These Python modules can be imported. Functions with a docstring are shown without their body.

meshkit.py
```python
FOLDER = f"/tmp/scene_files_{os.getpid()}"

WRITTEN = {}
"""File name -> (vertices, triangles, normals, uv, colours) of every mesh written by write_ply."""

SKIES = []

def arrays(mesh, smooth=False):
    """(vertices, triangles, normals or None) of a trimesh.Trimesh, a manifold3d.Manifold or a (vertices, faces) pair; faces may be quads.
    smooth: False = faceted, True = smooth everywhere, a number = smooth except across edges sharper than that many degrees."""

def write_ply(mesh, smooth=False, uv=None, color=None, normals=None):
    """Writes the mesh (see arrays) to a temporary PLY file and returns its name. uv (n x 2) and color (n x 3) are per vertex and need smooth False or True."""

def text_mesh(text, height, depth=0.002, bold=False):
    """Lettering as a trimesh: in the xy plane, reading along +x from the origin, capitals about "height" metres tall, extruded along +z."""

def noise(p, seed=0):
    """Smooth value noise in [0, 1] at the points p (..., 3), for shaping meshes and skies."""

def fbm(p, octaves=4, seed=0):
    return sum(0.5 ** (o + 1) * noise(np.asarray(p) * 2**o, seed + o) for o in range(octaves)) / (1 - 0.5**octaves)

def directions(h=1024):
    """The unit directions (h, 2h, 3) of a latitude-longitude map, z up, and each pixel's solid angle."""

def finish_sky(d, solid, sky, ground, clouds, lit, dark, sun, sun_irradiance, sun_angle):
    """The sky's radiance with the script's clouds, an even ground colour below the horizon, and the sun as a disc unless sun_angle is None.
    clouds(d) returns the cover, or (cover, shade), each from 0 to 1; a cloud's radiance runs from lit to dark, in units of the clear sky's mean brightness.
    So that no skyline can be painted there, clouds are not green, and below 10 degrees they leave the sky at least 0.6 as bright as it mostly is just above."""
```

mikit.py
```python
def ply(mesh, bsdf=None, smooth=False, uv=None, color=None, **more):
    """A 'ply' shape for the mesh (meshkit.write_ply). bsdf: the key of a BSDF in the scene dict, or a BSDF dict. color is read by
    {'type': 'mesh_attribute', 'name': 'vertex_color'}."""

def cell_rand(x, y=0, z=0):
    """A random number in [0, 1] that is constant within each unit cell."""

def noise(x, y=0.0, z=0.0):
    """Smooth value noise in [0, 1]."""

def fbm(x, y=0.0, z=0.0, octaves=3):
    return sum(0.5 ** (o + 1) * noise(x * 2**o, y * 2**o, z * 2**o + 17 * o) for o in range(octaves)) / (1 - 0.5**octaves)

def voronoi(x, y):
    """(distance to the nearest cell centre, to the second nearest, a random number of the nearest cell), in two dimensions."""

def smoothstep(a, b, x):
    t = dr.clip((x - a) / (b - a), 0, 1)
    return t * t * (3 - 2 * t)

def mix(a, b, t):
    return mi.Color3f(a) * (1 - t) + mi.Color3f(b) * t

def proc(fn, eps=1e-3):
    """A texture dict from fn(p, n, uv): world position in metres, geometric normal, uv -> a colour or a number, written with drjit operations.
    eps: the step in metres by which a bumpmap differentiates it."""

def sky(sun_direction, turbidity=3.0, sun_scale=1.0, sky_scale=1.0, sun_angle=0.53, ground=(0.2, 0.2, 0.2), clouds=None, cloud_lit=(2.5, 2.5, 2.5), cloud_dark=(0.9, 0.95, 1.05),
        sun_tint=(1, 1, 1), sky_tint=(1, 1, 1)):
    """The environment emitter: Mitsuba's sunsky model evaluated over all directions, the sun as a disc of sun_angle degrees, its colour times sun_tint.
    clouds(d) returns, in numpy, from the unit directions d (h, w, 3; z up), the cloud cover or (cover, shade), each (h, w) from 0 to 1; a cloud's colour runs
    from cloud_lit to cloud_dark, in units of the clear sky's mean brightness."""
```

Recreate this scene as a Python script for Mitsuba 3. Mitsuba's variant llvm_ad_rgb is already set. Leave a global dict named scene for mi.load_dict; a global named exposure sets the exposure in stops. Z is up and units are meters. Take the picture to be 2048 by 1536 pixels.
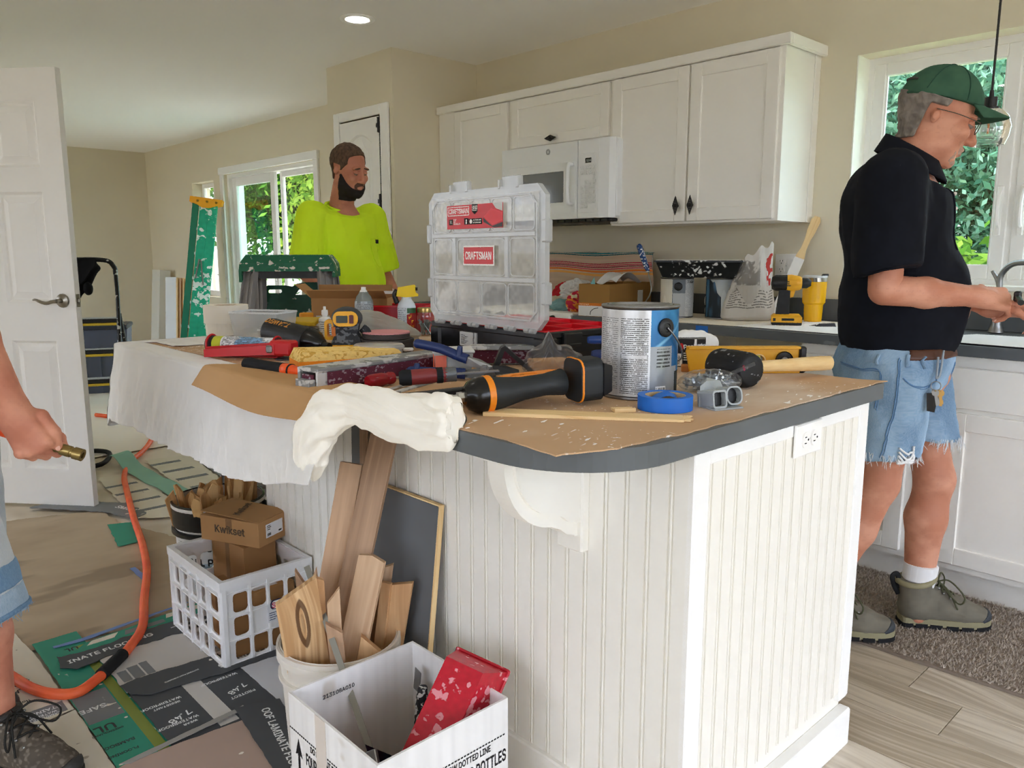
import math, random
import numpy as np, trimesh, manifold3d, shapely
import drjit as dr
import mitsuba as mi
import mikit, meshkit
from mikit import proc, noise, fbm, voronoi, cell_rand, smoothstep, mix
from meshkit import text_mesh

scene, labels = {}, {}
TS = mi.ScalarTransform4f
random.seed(7)
rng = np.random.default_rng(7)

# ---------------------------------------------------------------- camera, sky, exposure
CAM = np.array([0.0, 0.0, 1.22])
YAW, PITCH = math.radians(46.735), math.radians(9.432)
fw = np.array([math.cos(YAW) * math.cos(PITCH), math.sin(YAW) * math.cos(PITCH), -math.sin(PITCH)])
scene['camera'] = {'type': 'perspective', 'fov': 2 * math.degrees(math.atan(1024 / 1570.64)), 'fov_axis': 'x', 'near_clip': 0.05, 'far_clip': 300.0,
                   'to_world': TS().look_at(origin=CAM.tolist(), target=(CAM + fw).tolist(), up=[0, 0, 1])}
exposure = 0.30


def cloud_cover(d):
    z = np.maximum(d[..., 2:3], 0.05)
    n = meshkit.fbm(np.concatenate([d[..., :2] / z * 0.7, d[..., 2:3]], -1), 4, 3)
    return np.clip(0.75 + 0.6 * (n - 0.5), 0, 1), np.clip((n - 0.35) * 1.2, 0, 1)


scene['sky'] = mikit.sky((0.05, 0.62, 0.78), turbidity=3.5, sun_scale=6.0, sky_scale=18.0, sun_angle=4.0, ground=(0.3, 0.3, 0.28), clouds=cloud_cover,
                         cloud_lit=(2.2, 2.26, 2.5), cloud_dark=(1.3, 1.38, 1.56))

# ---------------------------------------------------------------- helpers
def lin(h):
    """sRGB '#rrggbb' -> linear rgb"""
    v = [int(h[i:i + 2], 16) / 255 for i in (1, 3, 5)]
    return [x / 12.92 if x < 0.04045 else ((x + 0.055) / 1.055) ** 2.4 for x in v]


def C3(h):
    return mi.Color3f(*lin(h))


def rgbd(h):
    return {'type': 'rgb', 'value': lin(h)} if isinstance(h, str) else h


_mats = {}


def mat(col, rough=0.6, metal=0.0, spec=0.5, **kw):
    """a plain principled material, one entry per set of arguments"""
    key = (col if isinstance(col, str) else id(col), rough, metal, spec, repr(kw))
    if key not in _mats:
        name = 'material_%d' % len(_mats)
        b = {'type': 'principled', 'base_color': rgbd(col), 'roughness': rough, 'metallic': metal, 'specular': spec, **kw}
        scene[name] = {'type': 'twosided', 'bsdf': b}
        _mats[key] = name
    return _mats[key]


def pmat(fn, rough=0.6, bump=None, scale=0.001, eps=1e-3, **kw):
    """material whose colour is the function fn(p, n, uv)"""
    b = {'type': 'principled', 'base_color': proc(fn), 'roughness': rough, 'specular': kw.pop('spec', 0.4), **kw}
    if bump is not None:
        b = {'type': 'bumpmap', 'arbitrary': proc(bump, eps=eps), 'scale': scale, 'bsdf': b}
    name = 'material_p%d' % len(_mats)
    _mats[id(fn), name] = name
    scene[name] = {'type': 'twosided', 'bsdf': b}
    return name


def Tm(x=0, y=0, z=0):
    m = np.eye(4)
    m[:3, 3] = (x, y, z)
    return m


def Rm(axis, deg):
    return trimesh.transformations.rotation_matrix(math.radians(deg), {'x': [1, 0, 0], 'y': [0, 1, 0], 'z': [0, 0, 1]}.get(axis, axis) if isinstance(axis, str) else axis)


def frame(o, x, z=None):
    """matrix with origin o, local x along x and local z close to z"""
    x = np.asarray(x, float) / np.linalg.norm(x)
    z = np.array([0, 0, 1.0]) if z is None else np.asarray(z, float)
    y = np.cross(z, x)
    y /= np.linalg.norm(y)
    m = np.eye(4)
    m[:3, 0], m[:3, 1], m[:3, 2], m[:3, 3] = x, y, np.cross(x, y), o
    return m


def tf(mesh, *Ms):
    mesh = mesh.copy()
    for m in Ms:
        mesh.apply_transform(m)
    return mesh


def join(*ms):
    out = []
    for m in ms:
        out.extend(m) if isinstance(m, (list, tuple)) else out.append(m)
    return trimesh.util.concatenate(out)


def box(sx, sy, sz, c=(0, 0, 0), bev=0.0):
    """box centred at c; bev chamfers every edge"""
    if bev <= 0:
        return trimesh.creation.box((sx, sy, sz), Tm(*c))
    b = min(bev, 0.45 * min(sx, sy, sz))
    h = np.array([sx, sy, sz]) / 2
    pts = []
    for s in np.ndindex(2, 2, 2):
        s = np.array(s) * 2 - 1
        for k in range(3):
            q = h - b
            q[k] = h[k]
            pts.append(s * q)
    return tf(trimesh.convex.convex_hull(np.array(pts)), Tm(*c))


def bx(x0, x1, y0, y1, z0, z1, bev=0.0):
    return box(x1 - x0, y1 - y0, z1 - z0, ((x0 + x1) / 2, (y0 + y1) / 2, (z0 + z1) / 2), bev)


def cyl(r, z0, z1, n=32, r2=None, bev=0.0):
    r2 = r if r2 is None else r2
    if bev:
        return lathe([(0, z0), (r - bev, z0), (r, z0 + bev), (r2, z1 - bev), (r2 - bev, z1), (0, z1)], n)
    return lathe([(0, z0), (r, z0), (r2, z1), (0, z1)], n)


def lathe(prof, n=32):
    return trimesh.creation.revolve(np.array(prof, float), sections=n)


def extr(pts, depth, holes=(), z0=0.0):
    p = shapely.Polygon(pts, holes).buffer(0)
    gs = getattr(p, 'geoms', [p])
    return tf(join([trimesh.creation.extrude_polygon(g, depth, engine='earcut') for g in gs]), Tm(0, 0, z0))


def rrect(w, h, r, n=5, c=(0, 0)):
    """rounded rectangle outline"""
    out = []
    for k, (sx, sy) in enumerate(((1, 1), (-1, 1), (-1, -1), (1, -1))):
        for i in range(n + 1):
            a = math.pi / 2 * (k + i / n)
            out.append((c[0] + sx * (w / 2 - r) + r * math.cos(a), c[1] + sy * (h / 2 - r) + r * math.sin(a)))
    return out


def spline(pts, n=12):
    """Catmull-Rom through pts"""
    p = np.asarray(pts, float)
    p = np.vstack([2 * p[0] - p[1], p, 2 * p[-1] - p[-2]])
    out = []
    for i in range(1, len(p) - 2):
        for t in np.linspace(0, 1, n, endpoint=False):
            a, b, c, d = p[i - 1:i + 3]
            out.append(0.5 * (2 * b + (c - a) * t + (2 * a - 5 * b + 4 * c - d) * t * t + (3 * b - a - 3 * c + d) * t ** 3))
    return np.array(out + [p[-2]])


def tube(pts, r, n=10, cap=True, sq=1.0):
    """tube along a polyline; r a number or one per point; sq flattens the second axis"""
    p = np.asarray(pts, float)
    r = np.broadcast_to(np.asarray(r, float), (len(p),))
    t = np.gradient(p, axis=0)
    t /= np.linalg.norm(t, axis=1, keepdims=True) + 1e-12
    a = np.cross(t[0], [0, 0, 1.0] if abs(t[0][2]) < 0.9 else [1.0, 0, 0])
    A = []
    for k in range(len(p)):
        a = a - t[k] * (a @ t[k])
        a /= np.linalg.norm(a) + 1e-12
        A.append(a)
    A = np.array(A)
    B = np.cross(t, A)
    ang = np.arange(n) * 2 * np.pi / n
    v = p[:, None] + r[:, None, None] * (np.cos(ang)[None, :, None] * A[:, None] + sq * np.sin(ang)[None, :, None] * B[:, None])
    i, j = np.meshgrid(np.arange(len(p) - 1), np.arange(n), indexing='ij')
    q = np.stack([i * n + j, i * n + (j + 1) % n, (i + 1) * n + (j + 1) % n, (i + 1) * n + j], -1).reshape(-1, 4)
    f = np.vstack([q[:, [0, 1, 2]], q[:, [0, 2, 3]]])
    v = v.reshape(-1, 3)
    if cap:
        m = len(v)
        v = np.vstack([v, p[0], p[-1]])
        jj = np.arange(n)
        f = np.vstack([f, np.stack([(jj + 1) % n, jj, jj * 0 + m], 1), np.stack([(len(p) - 1) * n + jj, (len(p) - 1) * n + (jj + 1) % n, jj * 0 + m + 1], 1)])
    return trimesh.Trimesh(v, f, process=False)


def rod(a, b, r, n=10, r2=None):
    return tube([a, b], [r, r if r2 is None else r2], n)


def grid(fn, nu, nv, thick=0.0):
    """sheet fn(u, v) -> (nu, nv, 3), u and v from 0 to 1; thick gives it a second side"""
    u, v = np.meshgrid(np.linspace(0, 1, nu), np.linspace(0, 1, nv), indexing='ij')
    P = fn(u, v)
    i, j = np.meshgrid(np.arange(nu - 1), np.arange(nv - 1), indexing='ij')
    q = np.stack([i * nv + j, (i + 1) * nv + j, (i + 1) * nv + j + 1, i * nv + j + 1], -1).reshape(-1, 4)
    f = np.vstack([q[:, [0, 1, 2]], q[:, [0, 2, 3]]])
    P = P.reshape(-1, 3)
    m = trimesh.Trimesh(P, f, process=False)
    if not thick:
        return m
    N = np.zeros_like(P)
    fn_ = np.cross(P[f[:, 1]] - P[f[:, 0]], P[f[:, 2]] - P[f[:, 0]])
    for k in range(3):
        np.add.at(N, f[:, k], fn_)
    N /= np.linalg.norm(N, axis=1, keepdims=True) + 1e-12
    n = len(P)
    rim = np.concatenate([np.arange(nv), np.arange(1, nu) * nv + nv - 1, (nu - 1) * nv + np.arange(nv - 2, -1, -1), np.arange(nu - 2, 0, -1) * nv])
    r2 = np.roll(rim, -1)
    side = np.vstack([np.stack([rim, r2, r2 + n], 1), np.stack([rim, r2 + n, rim + n], 1)])
    return trimesh.Trimesh(np.vstack([P, P - N * thick]), np.vstack([f, f[:, ::-1] + n, side]), process=False)


def hull(pts):
    return trimesh.convex.convex_hull(np.asarray(pts, float))


def ball(r, c=(0, 0, 0), s=(1, 1, 1), sub=3):
    m = trimesh.creation.icosphere(sub, r)
    m.vertices = m.vertices * np.array(s) + np.array(c)
    return m


def buv(mesh, axis=None):
    """unmerged mesh with planar uv per face in metres, u along the longest side (the grain)"""
    m = mesh.copy()
    m.unmerge_vertices()
    v, n = m.vertices, np.repeat(m.face_normals, 3, axis=0)
    ax = int(np.argmax(np.ptp(v, axis=0))) if axis is None else axis
    o = [k for k in range(3) if k != ax]
    k = np.argmax(np.abs(n), axis=1)
    w = np.where(k == o[0], v[:, o[1]], v[:, o[0]])
    u = np.where(k == ax, v[:, o[1]], v[:, ax])
    return m, np.stack([u, w], 1)


def numbered(base):
    if base not in taken:
        taken.add(base)
        return base
    k = 1
    while '%s_%03d' % (base, k) in taken:
        k += 1
    key = '%s_%03d' % (base, k)
    taken.add(key)
    return key


taken = set()


class Thing:
    """one top-level object; calling it adds a part, returns the part's path for sub-parts"""

    def __init__(s, name, label, cat, M=None, group=None, kind=None):
        s.k = numbered(name)
        s.M = np.eye(4) if M is None else M
        s.l = labels.setdefault(s.k, {})
        if label:
            s.l['label'] = label
        if cat:
            s.l['category'] = cat
        if group:
            s.l['group'] = group
        if kind:
            s.l['kind'] = kind

    def __call__(s, part, mesh, m, smooth=False, up=None, uv=None, label=None, kind=None, M=None):
        key = numbered(s.k + '__' + (up + '__' if up else '') + part)
        put(key, mesh, m, smooth, uv, s.M if M is None else s.M @ M)
        if label or kind:
            labels[key] = {**({'label': label} if label else {}), **({'kind': kind} if kind else {})}
        return key[len(s.k) + 2:]


def put(key, mesh, m, smooth=False, uv=None, M=None):
    if isinstance(uv, str):
        mesh, uv = buv(mesh, None if uv == 'grain' else int(uv))
        smooth = False
    if M is not None:
        flip = np.linalg.det(M[:3, :3]) < 0
        v = mesh.vertices @ M[:3, :3].T + M[:3, 3]
        mesh = trimesh.Trimesh(v, mesh.faces[:, ::-1] if flip else mesh.faces, process=False)
    scene[key] = mikit.ply(mesh, m, smooth, uv)


def solo(name, label, cat, mesh, m, smooth=False, uv=None, M=None, group=None, kind=None):
    """a thing that is one mesh"""
    t = Thing(name, label, cat, M, group, kind)
    put(t.k, mesh, m, smooth, uv, M)
    return t.k


def struct(name, mesh, m, smooth=False, label=None, uv=None):
    t = Thing(name, label, None, kind='structure')
    put(t.k, mesh, m, smooth, uv)
    return t


def words(text, h, depth=0.0006, bold=False, center=False, w=None):
    """lettering in the xy plane, optionally centred, squeezed to width w"""
    m = text_mesh(text, h, depth, bold)
    if w:
        m.apply_scale([w / np.ptp(m.vertices[:, 0]), 1, 1])
    if center:
        m.apply_translation([-m.bounds[:, 0].mean(), -m.bounds[:, 1].mean(), 0])
    return m


def on_front(o, right, up):
    """matrix that puts the xy plane at o with x along right and y along up"""
    right, up = np.asarray(right, float) / np.linalg.norm(right), np.asarray(up, float) / np.linalg.norm(up)
    m = np.eye(4)
    m[:3, 0], m[:3, 1], m[:3, 2], m[:3, 3] = right, up, np.cross(right, up), o
    return m


def net(field, lo, hi, h):
    """smooth surface of field(P) = 0 (negative inside), naive surface nets on a grid of step h"""
    lo, hi = np.asarray(lo, float), np.asarray(hi, float)
    n = np.ceil((hi - lo) / h).astype(int) + 1
    X = np.stack(np.meshgrid(*[lo[k] + h * np.arange(n[k]) for k in range(3)], indexing='ij'), -1)
    q = 4                                            # a coarse pass finds the cells near the surface
    nc = -(-n // q) + 1
    Xc = np.stack(np.meshgrid(*[lo[k] + h * q * np.arange(nc[k]) for k in range(3)], indexing='ij'), -1)
    Fc = field(Xc.reshape(-1, 3)).reshape(nc)
    blk = lambda A: np.repeat(np.repeat(np.repeat(A, q, 0), q, 1), q, 2)[:n[0], :n[1], :n[2]]
    lo_, near = Fc[:-1, :-1, :-1], np.zeros(nc - 1, bool)
    for d in np.ndindex(2, 2, 2):
        C_ = Fc[d[0]:nc[0] - 1 + d[0], d[1]:nc[1] - 1 + d[1], d[2]:nc[2] - 1 + d[2]]
        near |= (np.abs(C_) < 3.2 * q * h) | ((C_ < 0) != (lo_ < 0))
    near, F = blk(near), blk(lo_).astype(float).copy()
    F[near] = field(X[near])
    ins = F < 0
    c = np.zeros(n - 1, int)
    for d in np.ndindex(2, 2, 2):
        c += ins[d[0]:n[0] - 1 + d[0], d[1]:n[1] - 1 + d[1], d[2]:n[2] - 1 + d[2]]
    act = (c > 0) & (c < 8)
    idx = -np.ones(n - 1, int)
    idx[act] = np.arange(act.sum())
    cell = np.argwhere(act)
    acc, cnt = np.zeros((len(cell), 3)), np.zeros(len(cell))
    corners = list(np.ndindex(2, 2, 2))
    for a in corners:
        for k in range(3):
            if a[k] == 0:
                b = list(a)
                b[k] = 1
                fa, fb = F[tuple((cell + a).T)], F[tuple((cell + b).T)]
                cr = (fa < 0) != (fb < 0)
                t = np.where(cr, fa / np.where(cr, fa - fb, 1), 0)
                acc[cr] += (np.array(a) + t[:, None] * (np.array(b) - a))[cr]
                cnt[cr] += 1
    V = lo + h * (cell + acc / cnt[:, None])
    faces = []
    for k in range(3):
        i, j = (k + 1) % 3, (k + 2) % 3
        sl0, sl1 = [slice(None)] * 3, [slice(None)] * 3
        sl0[k], sl1[k] = slice(0, n[k] - 1), slice(1, n[k])
        cr = ins[tuple(sl0)] != ins[tuple(sl1)]
        e = np.argwhere(cr)
        e = e[(e[:, i] > 0) & (e[:, j] > 0) & (e[:, i] < n[i] - 1) & (e[:, j] < n[j] - 1)]
        flip = ins[tuple(e.T)]
        q = []
        for di, dj in ((-1, -1), (0, -1), (0, 0), (-1, 0)):
            s = e.copy()
            s[:, i] += di
            s[:, j] += dj
            q.append(idx[tuple(s.T)])
        q = np.stack(q, 1)
        q = np.where(flip[:, None], q, q[:, ::-1])
        faces += [q[:, [0, 1, 2]], q[:, [0, 2, 3]]]
    return trimesh.Trimesh(V, np.vstack(faces), process=False)


def sd_cone(P, a, b, ra, rb):
    """distance to a tapered capsule"""
    a, b = np.asarray(a, float), np.asarray(b, float)
    ab = b - a
    t = np.clip(((P - a) @ ab) / (ab @ ab), 0, 1)
    return np.linalg.norm(P - a - t[:, None] * ab, axis=1) - (ra + (rb - ra) * t)


def sd_ell(P, c, r, R=None):
    """approximate distance to an ellipsoid; R columns are its axes"""
    q = P - np.asarray(c, float)
    if R is not None:
        q = q @ R
    r = np.asarray(r, float)
    k0, k1 = np.linalg.norm(q / r, axis=1), np.linalg.norm(q / r ** 2, axis=1)
    return k0 * (k0 - 1) / np.maximum(k1, 1e-9)


def smin(a, b, k):
    h = np.clip(0.5 + 0.5 * (b - a) / k, 0, 1)
    return b + (a - b) * h - k * h * (1 - h)


def smax(a, b, k):
    return -smin(-a, -b, k)


def grab(*pts):
    return np.array(pts, float)

# ---------------------------------------------------------------- materials used in many places
def fleck(base, spots, amount, size, seed=0.0):
    """base colour with many small ragged spots of paint or dust in another colour, thicker in some places"""
    a, b = lin(base), lin(spots)

    def fn(p, n, uv):
        k = size * 2.6
        v = fbm(p.x * k + seed, p.y * k + 3.1, p.z * k + 1.7, 3)
        w = fbm(p.x * size * 0.5 + 9, p.y * size * 0.5, p.z * size * 0.5 + seed, 2)
        g = 0.92 + 0.16 * noise(p.x * size * 4, p.y * size * 4, p.z * size * 4)
        t = 0.93 - amount * 0.9 + 0.55 * (0.5 - w)
        return mix(mi.Color3f(*a) * g, b, smoothstep(t, t + 0.07, v))
    return fn


def wood(c0, c1, f=1.0, seed=0.0):
    """grain along u, uv in metres"""
    a, b = lin(c0), lin(c1)

    def fn(p, n, uv):
        w = noise(uv.x * 3 * f + seed, uv.y * 9 * f) * 2.5
        g = fbm(uv.x * 5 * f + seed, uv.y * 130 * f + w * 4, seed, 3)
        r = noise(uv.x * 1.3 * f, uv.y * 22 * f + w, seed + 5)
        return mix(a, b, smoothstep(0.25, 0.8, 0.55 * g + 0.45 * r))
    return fn


def wall_paint(h, seed):
    a = lin(h)

    def fn(p, n, uv):
        return mi.Color3f(*a) * (0.985 + 0.03 * fbm(p.x * 2.2 + seed, p.y * 2.2, p.z * 2.2, 3))
    return fn


BEIGE = pmat(wall_paint('#d9d1bb', 0.0), 0.85, spec=0.25)
CEIL = mat('#e4e3df', 0.9, spec=0.2)
TRIM = mat('#eeeeec', 0.4, spec=0.45)
CAB = mat('#eeece6', 0.38, spec=0.45)
BEAD = mat('#e9e6dd', 0.42, spec=0.4)
BLACK = mat('#0c0c0d', 0.45)
BLACKG = mat('#08090a', 0.22)
RUBBER = mat('#17181a', 0.75, spec=0.3)
CHROME = mat('#c9c9c6', 0.18, 1.0)
STEEL = mat('#9a9b9b', 0.35, 1.0)
NICKEL = mat('#8f8a80', 0.28, 1.0)
WHITE = mat('#efefec', 0.45)
PAPERW = mat('#e6e6e3', 0.8, spec=0.2)
YEL = mat('#f0b010', 0.4)
INK = mat('#1a1a1c', 0.7, spec=0.2)
RED = mat('#b3141c', 0.4)
for nm, tint in (('pane_clear', (0.97, 0.985, 0.97)), ('pane_teal', (0.66, 0.93, 0.87)), ('pane_cyan', (0.78, 0.95, 0.96))):
    scene[nm] = {'type': 'thindielectric', 'specular_transmittance': {'type': 'rgb', 'value': list(tint)}}

# ---------------------------------------------------------------- room shell
XW, CZ = 3.55, 2.44
FARY, LEFTX, BACKY = 10.35, -2.6, -2.3


def wall_x(x, t, y0, y1, z1, holes):
    """wall in a plane x = const with openings (y0, y1, z0, z1)"""
    m = extr([(y0, 0), (y1, 0), (y1, z1), (y0, z1)], t, [[(a, c), (b, c), (b, d), (a, d)] for a, b, c, d in holes])
    M = np.eye(4)
    M[:3, 0], M[:3, 1], M[:3, 2], M[:3, 3] = (0, 1, 0), (0, 0, 1), (1, 0, 0), (x, 0, 0)
    return tf(m, M)


def wall_y(y, t, x0, x1, z1, holes):
    m = extr([(x0, 0), (x1, 0), (x1, z1), (x0, z1)], t, [[(a, c), (b, c), (b, d), (a, d)] for a, b, c, d in holes])
    M = np.eye(4)
    M[:3, 0], M[:3, 1], M[:3, 2], M[:3, 3] = (1, 0, 0), (0, 0, 1), (0, -1, 0), (0, y + t, 0)
    return tf(m, M)


KW = (0.36, 1.587, 1.085, 2.066)      # kitchen window opening
PD = (6.25, 8.10, 0.03, 2.02)         # patio door opening
LW = (8.365, 8.95, 0.75, 1.985)       # narrow window behind the ladder
struct('wall_back', wall_x(XW, 0.2, BACKY, FARY, CZ, [KW, (PD[0], PD[1], 0.001, PD[3]), LW]), BEIGE)
struct('wall_far', wall_y(FARY, 0.15, LEFTX, XW + 0.2, CZ, []), BEIGE)
struct('wall_front', wall_x(LEFTX - 0.15, 0.15, BACKY, FARY, CZ, [(-1.5, 1.9, 0.5, 2.1), (5.6, 9.6, 0.2, 2.2)]), BEIGE)
struct('wall_right', wall_y(BACKY - 0.15, 0.15, LEFTX, XW + 0.2, CZ, [(-1.2, 2.9, 0.06, 2.12)]), BEIGE)
struct('wall_left', wall_x(0.43, 0.1, 4.72, FARY, CZ, [(5.6, 9.6, 0.35, 2.15)]), BEIGE)
struct('ceiling', bx(LEFTX - 0.2, XW + 0.25, BACKY - 0.2, FARY + 0.2, CZ, CZ + 0.15), CEIL)


def subfloor(p, n, uv):
    v = fbm(p.x * 3, p.y * 3, 0.0, 4)
    return mix(lin('#b5a893'), lin('#d8d0c2'), smoothstep(0.3, 0.7, v))


floor = struct('floor', bx(LEFTX - 0.2, XW + 0.2, BACKY - 0.2, FARY + 0.2, -0.12, -0.008), pmat(subfloor, 0.7))
# vinyl planks run along y; only the open strip beside the island shows them
PLANKS = [pmat(wood(a, b, 0.9, s), 0.5, spec=0.45) for a, b, s in (('#a2947f', '#c8bcaa', 1.0), ('#aa9d8a', '#d0c6b6', 4.0), ('#9d907c', '#c4b8a5', 9.0))]
k = 0
for i in range(8):
    x0 = 1.69 + 0.185 * i
    for j, cut in enumerate(({0: [-1.2, 0.1, 1.3], 1: [-0.9, 0.35, 1.4], 2: [-0.6, 0.592, 1.5], 3: [-1.2, -0.45, 0.732, 1.5]}.get(i, [-1.0 + 0.31 * (i % 3), 0.25 + 0.17 * i % 0.5, 1.45]))[:-1]):
        nxt = ({0: [-1.2, 0.1, 1.3], 1: [-0.9, 0.35, 1.4], 2: [-0.6, 0.592, 1.5], 3: [-1.2, -0.45, 0.732, 1.5]}.get(i, [-1.0 + 0.31 * (i % 3), 0.25 + 0.17 * i % 0.5, 1.45]))[j + 1]
        floor('plank', bx(x0 + 0.001, x0 + 0.184, cut + 0.001, nxt - 0.001, -0.008, 0.0, 0.0009), PLANKS[(i * 2 + j) % 3], uv='1')

# pantry closet box that stands out of the back wall
PX, PY0, PY1 = 2.88, 4.115, 4.87
pan = struct('wall_pantry', join(bx(PX, PX + 0.11, PY0, PY1, 2.10, CZ), bx(PX, PX + 0.11, 4.78, PY1, 0, 2.10), bx(PX, PX + 0.11, PY0, 4.15, 0, 2.1),
                                 bx(PX + 0.11, XW, PY0, PY0 + 0.1, 0, CZ), bx(PX + 0.11, XW, PY1 - 0.1, PY1, 0, CZ)), BEIGE)
tr = struct('trim_1', join(bx(PX - 0.018, PX, 4.15, 4.235, 0, 2.13, 0.004), bx(PX - 0.018, PX, 4.71, 4.78, 0, 2.13, 0.004), bx(PX - 0.019, PX, 4.235, 4.71, 2.07, 2.13, 0.004)), TRIM,
            label='white casing around the pantry door')


def panel_slab(w, h, t, panels, arch=None):
    """door slab in x (width) and z (height), face towards -y, raised panels cut as real mouldings"""
    holes, mould = [], []
    for x0, x1, z0, z1, ar in panels:
        if ar:
            top = [(x0 + (x1 - x0) * s, z1 - ar + ar * math.sin(math.pi * s) ** 0.9) for s in np.linspace(1, 0, 15)]
        else:
            top = [(x1, z1), (x0, z1)]
        holes.append([(x0, z0), (x1, z0)] + top)
    slab = extr([(0, 0), (w, 0), (w, h), (0, h)], t, holes)
    out = [slab]
    for ho in holes:
        p = shapely.Polygon(ho)
        rings = [(0.0, 0.0), (-0.012, 0.011), (-0.022, 0.011), (-0.05, 0.003)]
        N = None
        vs, fs = [], []
        prev = None
        for off, d in rings:
            q = np.array(p.buffer(off, join_style=2).exterior.coords)[:-1] if off else np.array(p.exterior.coords)[:-1]
            if shapely.Polygon(q).exterior.is_ccw is False:
                q = q[::-1]
            if N is None:
                N = len(q)
            ang = np.argmin(((q - np.array(ho[0])) ** 2).sum(1))
            q = np.roll(q, -ang, axis=0)
            if len(q) != N:
                ex = shapely.LinearRing(q)
                s0 = np.linspace(0, 1, N, endpoint=False)
                q = np.array([ex.interpolate(s, normalized=True).coords[0] for s in s0])
            base = sum(len(v) for v in vs)
            vs.append(np.column_stack([q, np.full(N, t - d)]))
            if prev is not None:
                i = np.arange(N)
                fs += [np.stack([prev + i, prev + (i + 1) % N, base + (i + 1) % N], 1), np.stack([prev + i, base + (i + 1) % N, base + i], 1)]
            prev = base
        out.append(trimesh.Trimesh(np.vstack(vs), np.vstack(fs), process=False))
        out.append(extr(vs[-1][:, :2], 0.012, z0=t - rings[-1][1] - 0.012))
        out.append(extr(ho, 0.008, z0=0.006))
    m = join(out)
    M = np.eye(4)
    M[:3, 0], M[:3, 1], M[:3, 2] = (1, 0, 0), (0, 0, 1), (0, -1, 0)
    return tf(m, M)


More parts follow.
